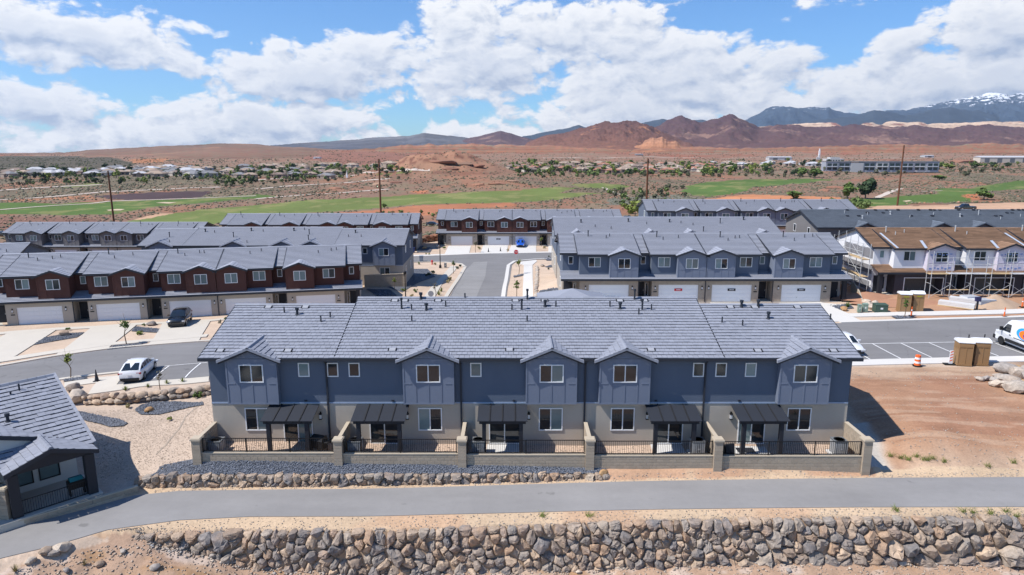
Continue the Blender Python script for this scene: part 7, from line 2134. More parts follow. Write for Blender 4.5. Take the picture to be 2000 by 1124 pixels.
H_mtn = hill_mat('mountain_haze_blue', (.036, .056, .084), (.062, .084, .118), (.10, .09, .085), scale=.0012, snow=.86, patch=.60)  # forest tone with the blue of distant haze painted into it
H_blue = hill_mat('mountain_far', (.034, .048, .066), (.050, .064, .082), (.06, .068, .074), scale=.001)  # blue of the far air is put into this colour as well
H_pale = hill_mat('sandstone_pale', (.34, .19, .125), (.50, .37, .27), (.26, .12, .09), scale=.006, strata=.03, patch=.54)
H_dark = hill_mat('hill_dark_purple', (.125, .070, .066), (.088, .050, .056), (.24, .145, .115), scale=.0036, shrub=.35, grass=(.085, .055, .05), patch=.54)  # purple-brown rock, its colour darkened in place of cloud shadow
H_red = hill_mat('hill_red_rock', (.20, .098, .070), (.105, .054, .050), (.34, .16, .09), scale=.009, shrub=.3, grass=(.10, .06, .045), patch=.56)
H_orange = hill_mat('sandstone_orange', (.33, .155, .085), (.37, .19, .115), (.24, .10, .06), scale=.012, strata=.06)
H_cliff = hill_mat('cliff_red', (.27, .11, .065), (.30, .145, .095), (.21, .17, .12), scale=.010, strata=.22, shrub=.45, grass=(.17, .135, .085))
H_brush = hill_mat('hill_brush', (.135, .11, .075), (.115, .095, .07), (.17, .12, .085), scale=.012, shrub=.5, grass=(.085, .08, .05))
H_mesa = hill_mat('mesa_grey', (.070, .072, .090), (.135, .128, .128), (.13, .105, .10), scale=.004, strata=.012)
H_plateau = hill_mat('plateau_red', (.22, .115, .082), (.17, .10, .078), (.30, .16, .105), scale=.006, strata=.05, shrub=.5, grass=(.16, .13, .09))

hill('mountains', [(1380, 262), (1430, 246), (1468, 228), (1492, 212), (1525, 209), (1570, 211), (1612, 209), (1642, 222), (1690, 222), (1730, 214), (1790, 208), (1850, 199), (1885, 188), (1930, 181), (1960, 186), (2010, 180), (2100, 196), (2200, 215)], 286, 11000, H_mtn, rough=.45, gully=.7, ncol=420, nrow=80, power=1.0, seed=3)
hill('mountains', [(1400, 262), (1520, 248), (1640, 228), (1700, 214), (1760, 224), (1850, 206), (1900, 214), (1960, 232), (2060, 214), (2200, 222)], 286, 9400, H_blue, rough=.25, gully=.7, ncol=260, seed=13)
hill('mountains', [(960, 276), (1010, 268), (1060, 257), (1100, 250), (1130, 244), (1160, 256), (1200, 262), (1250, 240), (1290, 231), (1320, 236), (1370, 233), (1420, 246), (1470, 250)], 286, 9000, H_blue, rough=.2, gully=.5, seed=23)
hill('mesa', [(480, 291), (530, 284), (590, 279), (660, 275), (730, 269), (775, 267), (800, 265), (830, 260), (870, 265), (905, 268), (960, 276), (1020, 284)], 291, 7400, H_mesa, rough=.12, gully=.5, power=.7, seed=33, terr=.55)
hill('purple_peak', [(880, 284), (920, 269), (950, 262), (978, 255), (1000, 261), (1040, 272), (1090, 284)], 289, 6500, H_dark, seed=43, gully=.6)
hill('sandstone_ridge', [(1380, 262), (1450, 250), (1510, 244), (1570, 240), (1640, 238), (1740, 236), (1840, 240), (1930, 237), (2010, 236), (2120, 240), (2220, 250)], 283, 5600, H_pale, rough=.4, gully=.5, ncol=300, seed=53, terr=.4)
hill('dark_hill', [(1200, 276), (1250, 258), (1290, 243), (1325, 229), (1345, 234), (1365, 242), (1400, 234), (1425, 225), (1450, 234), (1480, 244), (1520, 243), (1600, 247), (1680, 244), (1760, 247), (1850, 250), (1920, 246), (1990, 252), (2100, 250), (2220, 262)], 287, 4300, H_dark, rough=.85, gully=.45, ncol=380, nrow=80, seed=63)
hill('red_hill', [(1010, 281), (1060, 268), (1100, 258), (1145, 246), (1175, 240), (1215, 236), (1245, 237), (1270, 246), (1290, 258), (1330, 272), (1380, 283)], 288, 3300, H_red, rough=.95, gully=.45, ncol=260, nrow=80, seed=73)
hill('sandstone_outcrop', [(1090, 290), (1130, 287), (1170, 285), (1220, 284), (1250, 277), (1270, 269), (1283, 270), (1292, 266), (1303, 273), (1318, 277), (1335, 284), (1360, 289)], 292, 2700, H_orange, rough=1.3, gully=.9, ncol=220, seed=83, terr=.45, jag=11)
hill('plateau', [(-160, 299), (0, 300), (120, 298), (175, 293), (250, 289), (330, 285), (440, 280), (500, 282), (560, 287), (640, 291), (760, 296)], 316, 3000, H_plateau, rough=.2, gully=.4, ncol=300, seed=93, power=.9, terr=.3)
hill('red_cliffs', [(600, 297), (690, 293), (740, 288), (790, 284), (870, 281), (960, 283), (1040, 284), (1120, 287), (1230, 289), (1330, 287), (1450, 290), (1560, 288), (1680, 284), (1760, 281), (1860, 285), (1920, 279), (2010, 283), (2200, 286)], 300, 2350, H_cliff, rough=.9, gully=.7, ncol=460, nrow=50, seed=103, power=.8, terr=.75, jag=7)
# ledges of red rock on the knoll and along the fairway
for k, (a, b, w, h, l) in enumerate(((862, 318, 26, 4.5, 'dark red rock ledge across the top of the rocky knoll'), (900, 322, 20, 4, 'red rock ledge on the shoulder of the rocky knoll'), (930, 326, 16, 3.5, 'red slab below the knoll top'), (880, 331, 14, 3, 'overhanging slab beneath the knoll ledge'), (748, 361, 15, 3, 'red rock step near the middle power pole'), (770, 358, 11, 2.5, 'small red rock step beyond the middle power pole'), (655, 369, 8, 2, 'dark hollowed rock by the fairway'), (935, 362, 9, 2.2, 'dark rock at the foot of the knoll'), (970, 360, 12, 2.2, 'grey rock shelf at the foot of the knoll'), (1000, 355, 9, 2.2, 'pale rock outcrop beside the knoll'), (1630, 368, 12, 2.4, 'orange rock step above the two golf course trees'), (1610, 373, 10, 2, 'orange rock below the dry slope'), (1740, 317, 34, 7, 'red sandstone fin far out on the plain'), (1880, 318, 40, 8, 'long red sandstone outcrop far out on the plain'), (1745, 296, 40, 12, 'rounded red butte on the far plain'))):
    x, y, z = gnd(a, b); o = free_boulder((x, y, z + h * .1), 1.0, M_redrock, 700 + k, flat=1.0, rz=random.uniform(-.3, .3)); o.scale = (w * .5, w * .3, h * .62); o.name = 'rock_ledge'; tag(o, l, 'rock ledge')

# ---------------------------------------------------------------- plants
def crown_mesh(key, m, n, rx, rz, leaf, clumps, seed, z0=0.0, bare=0.0):
    if key in CACHE: return CACHE[key]
    r = np.random.default_rng(seed)
    C = r.normal(0, 1, (clumps, 3)); C /= np.linalg.norm(C, axis=1)[:, None]; C *= r.uniform(.25, .78, (clumps, 1)); C *= [rx, rx, rz]; C[:, 2] += z0 + rz
    cr = r.uniform(.32, .58, clumps) * min(rx, rz)
    k = r.integers(0, clumps, n)
    d = r.normal(0, 1, (n, 3)); d /= np.linalg.norm(d, axis=1)[:, None]
    P = C[k] + d * (cr[k] * r.uniform(.55, 1.05, n))[:, None]
    a = r.normal(0, 1, (n, 3)); a /= np.linalg.norm(a, axis=1)[:, None]
    nn = d + r.normal(0, .45, (n, 3)); b = np.cross(nn, a); b /= np.linalg.norm(b, axis=1)[:, None]; a = np.cross(b, nn); a /= np.linalg.norm(a, axis=1)[:, None]
    s = leaf * r.uniform(.55, 1.4, n)[:, None]
    V = np.stack([P - a * s - b * s * .6, P + a * s - b * s * .6, P + a * s * .7 + b * s, P - a * s * .7 + b * s], 1).reshape(-1, 3)
    F = np.arange(n * 4).reshape(n, 4)
    me = bpy.data.meshes.new('crown'); me.from_pydata([tuple(v) for v in V], [], [tuple(f) for f in F]); me.materials.append(m)
    at_ = me.attributes.new('var', 'FLOAT', 'FACE'); at_.data.foreach_set('value', np.clip(r.normal(.5, .2, n) + .25 * (P[:, 2] - P[:, 2].mean()) / rz, 0, 1).astype(np.float32)); me.update()
    CACHE[key] = me; return me

def trunk_mesh(key, h, r0, limbs, seed, m=None):
    if key in CACHE: return CACHE[key]
    rs = random.Random(seed); mb = MB(); p = Vector((0, 0, -.15)); 
    q = Vector((rs.uniform(-.05, .05) * h, rs.uniform(-.05, .05) * h, h * .5)); mb.tube(p, q, r0, r0 * .75, n=7); t = Vector((rs.uniform(-.06, .06) * h, rs.uniform(-.06, .06) * h, h)); mb.tube(q, t, r0 * .75, r0 * .45, n=7)
    for k in range(limbs):
        a = rs.uniform(0, 6.28); s = q.lerp(t, rs.uniform(.2, 1)); e = s + Vector((math.cos(a) * h * .28, math.sin(a) * h * .28, h * rs.uniform(.25, .5))); mb.tube(s, e, r0 * .38, r0 * .14, n=5)
    CACHE[key] = mb.mesh('trunk', m or M_bark); return CACHE[key]

def tree(nm, label, loc, h, w, kind, seed, group=None, leafm=None, n=260, sparse=False):
    """trunk + crown, built at unit kinds and scaled"""
    o = thing(nm, label, 'tree', loc, random.Random(seed).uniform(0, 6.28), group)
    v = seed % 4
    if sparse:
        tr = trunk_mesh(('yt', v), .72, .016, 6, v); cm = crown_mesh(('yc', v, leafm.name, n), leafm, n, .13, .28, .022, 9, 40 + v, .42)
    else:
        tr = trunk_mesh(('ft', v), .42, .035, 5, v); cm = crown_mesh(('fc', v, leafm.name, n), leafm, n, .42, .40, .075, 11, 50 + v, .18)
    t = link('trunk', tr, o); c = link('crown', cm, o)
    o.scale = (w, w, h)
    return o

def shrub(label, loc, s, m, seed, group=None, spiky=False, nm='shrub', cat='shrub'):
    v = seed % 4; key = ('sh', v, m.name, spiky)
    if key not in CACHE:
        r = np.random.default_rng(seed); mb = MB()
        if spiky:
            for k in range(46):
                a = r.uniform(0, 6.28); t = r.uniform(.1, 1.0); e = Vector((math.cos(a) * t * .75, math.sin(a) * t * .75, 1.05 - .55 * t)); b = Vector((math.cos(a) * .05, math.sin(a) * .05, 0)); sd_ = Vector((-math.sin(a), math.cos(a), 0)) * .045
                mb.quad(tuple(b - sd_), tuple(b + sd_), tuple(e + sd_ * .2), tuple(e - sd_ * .2), a=r.random())
            CACHE[key] = mb.mesh('foliage', m)
        else:
            CACHE[key] = crown_mesh(('shc', v, m.name), m, 190, .62, .42, .075, 9, 70 + seed, 0.0)
    o = link(nm, CACHE[key], None, loc, random.Random(seed).uniform(0, 6.28)); o.scale = (s, s, s)
    return tag(o, label, cat, group)

def ytree(label, px, pb, pt, m, seed, n=150, wf=1.0):
    x, y, z = gnd(px, pb); h = gy(px, pt, y)[2] - z
    return tree('young_tree', label, (x, y, z), h, h * wf, 0, seed, 'young street trees', m, n, True)
for a in (('slender young tree standing in the stone strip between driveways', 248, 673.5, 617, M_leaf, 1), ('young tree with leaning crown at the kerb above the low house', 137, 740, 684, M_leafyel, 2), ('bare spindly young tree behind the white hatchback', 314, 768, 719, M_sage, 3),
          ('small feathery tree on the corner strip near the street lamp', 886, 535, 505, M_leaf, 4), ('bare young tree beside the back of the round sign', 850, 584, 548, M_sage, 5), ('young tree by the stop sign, farther along the white walk', 1013, 536, 503, M_leafyel, 6), ('young tree on the strip by the white walk, just over the roof ridge', 1009, 585, 543, M_leaf, 7),
          ('wispy tree in front of the tall garden wall', 771, 568, 538, M_leafyel, 8), ('tree in the planting strip beside the blue car', 1057, 482, 461, M_leafyel, 9), ('small tree between the first two far drives', 929, 494, 468, M_sage, 10), ('thin young tree in front of the far portable toilets', 1766, 622, 579, M_leaf, 11)):
    ytree(*a[:5], a[5], n=(60 if 'bare' in a[0] or 'spindly' in a[0] else 170), wf=1.25)
SH = [(134, 647, .55, M_leaf, 0, 'green bush beside the brown boulder between driveways'), (273, 654, .75, M_leafyel, 0, 'bright yellow-green bush on the bed by the black SUV'), (281, 637, .4, M_leaf, 0, 'small bush near the garage of the dark red terrace'), (430, 632, .5, M_sage, 0, 'grey bush by the driveway next to the roof edge'), (440, 626, .5, M_leaf, 0, 'green bush by the driveway next to the roof edge'),
      (245, 763, .45, M_leafyel, 1, 'yellow yucca at the start of the row above the boulder wall'), (289, 757, .40, M_leafyel, 1, 'yellow yucca below the white hatchback'), (326, 751, .45, M_leafyel, 1, 'yellow yucca near the spindly tree'), (357, 747, .45, M_leafyel, 1, 'yellow yucca nearest the house corner in the row'),
      (388, 777, .75, M_leaf, 0, 'green bush against the end of the dark boulder wall'), (144, 774, .4, M_leafyel, 0, 'yellow-green bush beside the big pale boulder'), (249, 798, .5, M_straw, 0, 'straw coloured bush in the gravel yard'), (332, 822, .45, M_leafyel, 0, 'small bush near the crack in the gravel yard'),
      (898, 522, .7, M_leafdark, 0, 'dark bush on the corner of the side street'), (893, 526, .7, M_leafdark, 0, 'lower dark bush on the corner of the side street'), (836, 540, .9, M_leafdark, 0, 'dark bush in the shaded corner bed'), (845, 536, .9, M_leafdark, 0, 'dark bush at the rim of the shaded bed'), (812, 571, .6, M_leaf, 0, 'round green bush below the dark bed'), (805, 581, .6, M_straw, 0, 'yellow bush by the lamp post over the ridge'),
      (862, 570, .7, M_leafyel, 1, 'green spiky clump on the verge'), (857, 577, .75, M_leafyel, 1, 'second spiky clump on the verge, nearer the roof'), (879, 548, .8, M_straw, 0, 'dry straw bush on the verge'), (876, 553, .7, M_straw, 0, 'dry brown bush on the verge, lower of two'), (818, 517, .6, M_leaf, 0, 'small bush at the far pavement corner'), (850, 518, .6, M_straw, 0, 'straw bush beside the hydrant'),
      (788, 569, .7, M_leafyel, 0, 'thin yellow-green bush at the wall column'), (1655, 601, .8, M_leaf, 1, 'green yucca at the end of the concrete walk'), (1550, 590, 1.4, M_leaf, 1, 'tall spiky plant in front of the last garage'), (1072, 503, .5, M_leafdark, 1, 'dark spiky plant on the sandy bank'), (1071, 527, .5, M_leafdark, 0, 'dark bush on the sandy bank'), (832, 498, .5, M_leafyel, 0, 'small golden bush on the far verge'), (838, 498.5, .5, M_leafyel, 0, 'small golden bush on the far verge, nearest the lamp'), (867, 487, .8, M_leaf, 0, 'green bush by the first far drive'), (992, 490, .6, M_straw, 0, 'straw bush beside the blue car'), (935, 487, .8, M_goldRock and M_straw, 0, 'reddish dry bush between the far drives'), (1063, 486, .8, M_straw, 0, 'dry bush right of the blue car'), (688, 1108, .55, M_leafyel, 0, 'green weed growing at the foot of the tall boulder wall'), (705, 1112, .5, M_straw, 0, 'dry weed at the foot of the tall boulder wall'), (30, 1117, .4, M_straw, 1, 'dry grass tuft at the edge of the bare slope'), (165, 1104, .3, M_straw, 1, 'small dry grass tuft on the bare slope')]
for k, (a, b, s, m, sp_, l) in enumerate(SH):
    x, y, z = gnd(a, b); shrub(l, (x, y, z), s, m, 500 + k, 'landscape shrubs', bool(sp_))
# weeds on the right-hand verge
tf = [(1740, 892), (1760, 896), (1775, 899), (1790, 893), (1803, 899), (1812, 900), (1822, 897), (1845, 903), (1900, 1002), (1935, 1004), (1965, 1000), (1985, 1010), (1880, 1000), (1750, 998), (1150, 1009), (1060, 1010), (1930, 912), (1980, 905)]
mbw = MB(); r = np.random.default_rng(4)
for a, b in tf:
    x, y, z = gnd(a, b)
    for k in range(34):
        an = r.uniform(0, 6.28); t = r.uniform(.05, .36); e = Vector((x + r.normal(0, .12) + math.cos(an) * t, y + r.normal(0, .06) + math.sin(an) * t, z + r.uniform(.12, .32))); s_ = Vector((x + r.normal(0, .12), y + r.normal(0, .06), z)); d_ = Vector((.014, 0, 0)); mbw.quad(tuple(s_ - d_), tuple(s_ + d_), tuple(e + d_ * .3), tuple(e - d_ * .3), a=r.random())
tag(mbw.build('weeds', M_leafyel), kind='stuff')

# loose stone on bare ground
M_tanstone = stone_mat('tan_gravel', [(.40, .32, .26), (.50, .41, .33), (.34, .27, .22), (.46, .37, .29)])
def scatter(name, n, fx, size, m, seed, spread=.8, flat=.6):
    r = np.random.default_rng(seed); xs, ys = fx(r, n); tag(pebbles(name, xs, ys, H(xs, ys), size, m, r, flat, spread), kind='stuff')
def f_low(r, n):
    x = r.uniform(-24, 31, n); t = r.random(n) ** 1.5; top = np.where(x > -20, wy(x) - .2, pn(x) - 1.0); return x, top - t * 3.4
scatter('rubble', 3800, f_low, .036, M_tanstone, 21); scatter('rubble', 2600, f_low, .034, M_tanstone, 22)
def f_foot(r, n): x = r.uniform(-19, 31, n); return x, wy(x) - .22 - np.abs(r.normal(0, .28, n))
scatter('rubble', 2600, f_foot, .055, M_paleRock, 23); scatter('rubble', 1300, f_foot, .05, M_rock, 24)
def f_lot(r, n): x = 24.5 + r.random(n) * 30; y = np.where(r.random(n) < .45, r.uniform(38.4, 42.5, n), np.where(r.random(n) < .5, 52.5 + r.random(n) * 3, r.uniform(41, 53, n))); return x, y
scatter('lot_stones', 2800, f_lot, .028, M_paleRock, 25)
def f_sh(r, n): x = r.uniform(-21, 33, n); return x, np.where(r.random(n) < .6, wy(x) + r.random(n) ** 1.5 * (pn(x) - wy(x) - .1), pf(x) + .1 + r.random(n) * .5)
scatter('shoulder_stones', 5200, f_sh, .022, M_paleRock, 26)
def f_yard(r, n): x = r.uniform(-33, -19.5, n); y = r.uniform(37.6, 55, n); k = (y > 37.7 + (-19.6 - x) * -.0) & ((x + 24) * math.cos(LA) + (y - 36.6) * math.sin(LA) > .3) & (y < 50 + (x + 33) * .25); return x[k], y[k]
scatter('tan_gravel', 26000, f_yard, .017, M_tanstone, 27)
def f_by(r, n): x = r.uniform(colx[0] + .3, colx[-1] - .3, n); return x, r.uniform(38.6, 40.9, n)
scatter('yard_gravel', 5000, f_by, .022, M_tanstone, 28)
# runnel in the gravel yard
ribbon('eroded_runnel', GP((392, 790), (372, 806), (362, 815), (352, 835), (338, 852), (322, 872), (305, 888)), .10, .02, M_rock, .4)

# brush on the valley floor
M_scrub = leaf_mat('scrub_green', (.045, .055, .03), (.11, .11, .06))
FW = [np.array(worldpoly(p)) for p, c in FAIRWAYS]; BW = [np.array(worldpoly(p)) for p, c in BARE[:4]]
def brush(name, n, y0, y1, size, m, seed, thr, xr=.86):
    r = np.random.default_rng(seed); Y = y0 * (y1 / y0) ** r.random(n); X = (r.random(n) * 2 - 1) * xr * Y
    k = fbm(X / 28, Y / 45, 4, seed) > thr
    for p in FW + BW: k &= ~inpoly(X, Y, p)
    k &= ~((Y < 232) & (X > 30)) & ~((X > -130) & (X < 30) & (Y < 178)) & ~((X < -20) & (Y < 182))
    X, Y = X[k], Y[k]
    s = size * np.clip(Y / 420, .75, 1.25)
    V = pebbles(name, X, Y, H(X, Y), 1.0, m, r, .75, .45)
    me = V.data; co = np.empty(len(me.vertices) * 3, np.float32); me.vertices.foreach_get('co', co); co = co.reshape(-1, 6, 3)
    c = np.stack([X, Y, H(X, Y)], -1)[:, None]; co = c + (co - c) * s[:, None, None]; me.vertices.foreach_set('co', co.astype(np.float32).ravel()); me.update()
    tag(V, kind='stuff')
brush('sagebrush', 26000, 185, 1150, .56, M_sage, 61, .40); brush('dark_brush', 12000, 190, 1300, .58, M_scrub, 62, .48); brush('desert_rocks', 6500, 190, 900, .55, stone_mat('desert_rock', [(.36, .16, .09), (.30, .17, .12), (.42, .24, .16), (.26, .12, .08)]), 63, .50)
brush('far_brush', 14000, 800, 2200, .85, M_scrub, 64, .44)
# willow thicket at the end of the blue terrace
for k, (a, b, h, w) in enumerate(((1228, 418, 4.6, 4.6), (1240, 424, 5.2, 5.0), (1249, 420, 5.5, 4.6), (1236, 406, 3.6, 4.2), (1220, 408, 3.0, 4.0), (1252, 409, 4.4, 4.0))):
    x, y, z = gnd(a, b); tree('willow_bush', ['low front willow bush touching the red terrace end', 'broad willow bush in the middle of the thicket', 'tallest willow bush against the pale blue end wall', 'willow bush at the back of the thicket', 'small willow bush at the outer corner of the thicket', 'willow bush behind the tallest one by the blue end wall'][k], (x, y, z), h, w, 0, 80 + k, 'willow thicket', M_leafyel, 420)
# single trees on the course
for k, (a, b, hp_, wp, m, l) in enumerate(((1655, 388, 30, 30, M_leaf, 'rounded green tree beside the dark feathery one near the golf green'), (1690, 389, 38, 42, M_leafdark, 'large dark feathery tree near the golf green'), (1550, 389, 16, 34, M_leaf, 'wide green bush on the orange bank'), (1922, 391, 21, 32, M_leaf, 'green bush at the edge of the red bunker'), (751, 407, 9, 12, M_leaf, 'small tree on the green fairway bank'), (1835, 352, 9, 26, M_leaf, 'low green bush near the slope of the rocky bank'), (1855, 330, 8, 24, M_leafyel, 'pale bush by the long white building'), (1905, 328, 9, 26, M_leaf, 'green bush below the warehouse'), (1968, 327, 9, 16, M_leafdark, 'dark bush below the warehouse'), (1567, 345, 16, 24, M_leaf, 'green tree on the rise, nearer the white row'), (1592, 347, 18, 26, M_leaf, 'green tree on the rise beside another, closer to the white row'), (1552, 344, 12, 20, M_leafdark, 'dark tree on the rise behind the fairway'))):
    x, y, z = gnd(a, b); sc_ = y / FPX; tree('valley_tree', l, (x, y, z), hp_ * sc_ * 1.05, wp * sc_ * 1.1, 0, 90 + k, 'single trees in the valley', m, 420)

# ---------------------------------------------------------------- the villages across the valley
def inpx(poly, r, n):
    P = np.array(poly, float); out = []
    while len(out) < n:
        a, b = r.uniform(P[:, 0].min(), P[:, 0].max()), r.uniform(P[:, 1].min(), P[:, 1].max())
        if inpoly(np.array([a]), np.array([b]), P)[0]: out.append((a, b))
    return out
HW = [mat('house_tan', (.36, .29, .23), .9, .06, bump=0), mat('house_cream', (.52, .47, .40), .9, .06, bump=0), mat('house_brown', (.27, .20, .16), .9, .06, bump=0), mat('house_white', (.46, .46, .46), .9, .05, bump=0)]
HR = [mat('far_roof_brown', (.20, .15, .125), .9, .1, bump=0), mat('far_roof_grey', (.19, .19, .20), .9, .1, bump=0), mat('far_roof_tan', (.32, .245, .19), .9, .1, bump=0), mat('far_roof_clay', (.33, .16, .11), .9, .1, bump=0), mat('far_roof_pale', (.42, .42, .44), .9, .08, bump=0)]
WN = ['tan', 'cream', 'brown', 'white']; RN = ['brown', 'grey', 'tan', 'clay', 'pale grey']
PROTO = {}
def house(loc, rz, w, wi, ri, place):
    key = (wi, ri, w)
    if key not in PROTO:
        o = thing('far_house', '', 'house', (0, 0, -50), 0, 'houses across the valley')
        d = w * .62; h = 3.3
        mb = MB(); mb.box(-w / 2, w / 2, -d / 2, d / 2, -1.5, h); mb.build('wall', HW[wi], o)
        mb = MB(); e = .6; a, b = w / 2 + e, d / 2 + e; rl = max(.5, a - b); zr = h + b * .42
        P = [(-a, -b, h), (a, -b, h), (a, b, h), (-a, b, h), (-rl, 0, zr), (rl, 0, zr)]
        n = len(mb.v); mb.v += P; mb.f += [tuple(n + i for i in q) for q in ((0, 1, 5, 4), (1, 2, 5), (2, 3, 4, 5), (3, 0, 4), (0, 3, 2, 1))]; mb.m += [0] * 5; mb.a += [.5] * 5
        mb.build('roof', HR[ri], o)
        for x in (-w * .32, 0, w * .3):
            wm_ = MB(); wm_.box(x - .9, x + .9, -d / 2 - .06, -d / 2, .7, 2.4); wm_.build('window', M_glass, o)
        g = MB(); g.box(-w * .2, w * .12, -d / 2 - 2.2, -d / 2 - .01, -1.5, h - .3); g.prism([(-w * .23, h - .3), (w * .15, h - .3), (-w * .04, h + 1.2)], 'y', -d / 2 - 2.5, 0); g.build('porch', HW[wi], o)
        o['label'] = f'{WN[wi]} house with a {RN[ri]} hipped roof {place}'
        PROTO[key] = o; o.location = loc; o.rotation_euler = (0, 0, rz); return o
    return copy_tree(PROTO[key], loc, rz, f'{WN[wi]} house with a {RN[ri]} hipped roof {place}')
r = np.random.default_rng(2024)
VILL = [([(15, 338), (120, 336), (215, 331), (330, 330), (410, 333), (420, 345), (300, 357), (150, 357), (15, 355)], 52, 'below the brushy slope', (0, 1, 1, 3, 2), (1, 1, 4, 2, 0)),
        ([(430, 330), (520, 328), (640, 331), (660, 345), (620, 357), (500, 366), (430, 366)], 26, 'among the trees beyond the fairway', (0, 1, 2), (2, 2, 0, 1)),
        ([(1000, 326), (1100, 322), (1260, 323), (1380, 326), (1480, 330), (1360, 341), (1200, 343), (1080, 346), (1010, 340)], 58, 'among the trees in the middle of the valley', (0, 1, 0, 2), (2, 0, 2, 3)),
        ([(1380, 322), (1620, 320), (1600, 327), (1400, 328)], 14, 'on the low rise before the red cliffs', (0, 1, 3), (2, 4)), ([(500, 326), (760, 324), (780, 329), (520, 331)], 9, 'under the red plateau', (0, 1), (2, 2))]
for poly, n, place, ws, rs_ in VILL:
    pts = sorted(inpx(poly, r, n * 3), key=lambda q: q[1]); used = []
    for a, b in pts:
        if len(used) >= n: break
        if any(abs(a - c) < 15 and abs(b - d) < 2.6 for c, d in used): continue
        used.append((a, b)); x, y, z = gnd(a, b)
        house((x, y, z + .2), r.uniform(-.6, .6), float(r.choice((13, 15, 18))), int(r.choice(ws)), int(r.choice(rs_)), place)
TV = [([(15, 336), (120, 334), (300, 328), (420, 330), (430, 350), (300, 362), (100, 366), (15, 362)], 46, 'far_tree', 'dark green tree between the houses below the brushy slope', M_leafdark), ([(420, 328), (620, 325), (740, 328), (745, 340), (640, 350), (500, 362), (420, 364)], 62, 'far_tree', 'green tree among the houses beyond the fairway', M_leaf), ([(1000, 322), (1200, 318), (1400, 322), (1400, 342), (1200, 345), (1010, 345)], 74, 'far_tree', 'green tree in the middle of the valley', M_leaf), ([(1375, 328), (1510, 326), (1510, 342), (1375, 345)], 44, 'far_tree', 'tree in the dense belt beside the upper fairway', M_leaf), ([(1420, 318), (1620, 316), (1620, 326), (1420, 326)], 14, 'far_tree', 'tree on the low rise before the red cliffs', M_leafdark), ([(730, 335), (760, 333), (800, 338), (760, 343)], 7, 'far_tree', 'bush on the grassy patch left of the rocky knoll'.replace('left of', 'beside'), M_leafyel), ([(1830, 322), (1990, 322), (1990, 336), (1830, 336)], 14, 'far_tree', 'bush on the slope below the long warehouse', M_leaf)]
TP = {}
kk = 0
for poly, n, nm, lab, m in TV:
    for a, b in inpx(poly, r, n):
        x, y, z = gnd(a, b); mm_ = m if r.random() < .5 else (M_leafdark if r.random() < .35 else M_leafyel)
        h = r.uniform(3.6, 8.0) * (1.15 if y > 700 else .9); w = h * r.uniform(.8, 1.4)
        key = (mm_.name, kk % 4)
        lb = ('tall ' if h > 6.4 else 'small ' if h < 4.6 else '') + {'leaf_dark': 'dark green', 'leaf_green': 'green', 'leaf_yellow_green': 'pale yellow-green'}[mm_.name] + ' ' + lab.split(' ', 2)[2] if lab.startswith('dark green') else ('tall ' if h > 6.4 else 'small ' if h < 4.6 else '') + {'leaf_dark': 'dark green', 'leaf_green': 'green', 'leaf_yellow_green': 'pale yellow-green'}[mm_.name] + ' ' + (lab.split(' ', 1)[1] if lab.startswith('green') else lab)
        if key not in TP: TP[key] = o = tree(nm, lb, (x, y, z), h, w, 0, kk % 4, 'trees across the valley', mm_, 200)
        else: o = copy_tree(TP[key], (x, y, z), r.uniform(0, 6.28), lb, (w, w, h))
        kk += 1
M_leafmid = leaf_mat('leaf_mid_green', (.07, .11, .03), (.17, .22, .07))
# the many smaller trees of the valley, too small to single out
def tree_mass(name, regions, m, seed):
    r = np.random.default_rng(seed); Vs, Fs, b = [], [], 0
    for poly, n in regions:
        for a, c in inpx(poly, r, n):
            x, y, z = gnd(a, c); h = r.uniform(2.6, 5.5) * (1.1 if y > 700 else .8 if y > 420 else .5); w = h * r.uniform(.7, 1.3); k = 46
            d = r.normal(0, 1, (k, 3)); d /= np.linalg.norm(d, axis=1)[:, None]; P = d * r.uniform(.5, 1, (k, 1)) * [w / 2, w / 2, h * .42] + [x, y, z + h * .52]
            e1 = r.normal(0, 1, (k, 3)); e1 /= np.linalg.norm(e1, axis=1)[:, None]; e2 = np.cross(e1, d); s_ = h * .13
            Vs.append(np.stack([P - e1 * s_ - e2 * s_, P + e1 * s_ - e2 * s_, P + e1 * s_ + e2 * s_, P - e1 * s_ + e2 * s_], 1).reshape(-1, 3)); Fs.append(np.arange(k * 4).reshape(k, 4) + b); b += k * 4
    F = np.concatenate(Fs); tag(npmesh(name, np.concatenate(Vs), F, m, var=r.uniform(0, 1, len(F))), kind='stuff')
tree_mass('distant_trees', [([(1000, 322), (1200, 317), (1420, 320), (1510, 326), (1510, 343), (1200, 348), (1010, 346)], 210), ([(420, 328), (740, 326), (745, 342), (640, 353), (420, 366)], 130), ([(15, 335), (420, 328), (430, 352), (15, 364)], 90), ([(1180, 372), (1330, 366), (1360, 392), (1260, 420), (1200, 400)], 26), ([(1620, 392), (1700, 402), (1690, 412), (1610, 408)], 40), ([(560, 425), (850, 412), (860, 432), (560, 446)], 40)], M_leafmid, 81)
tree_mass('distant_scrub', [([(1000, 322), (1420, 320), (1620, 318), (1990, 322), (1990, 345), (1200, 350), (1010, 348)], 170), ([(400, 328), (800, 328), (800, 350), (420, 368)], 110), ([(15, 335), (420, 328), (430, 352), (15, 364)], 100), ([(1180, 372), (1330, 366), (1360, 392), (1260, 420), (1200, 400)], 40)], M_scrub, 82)
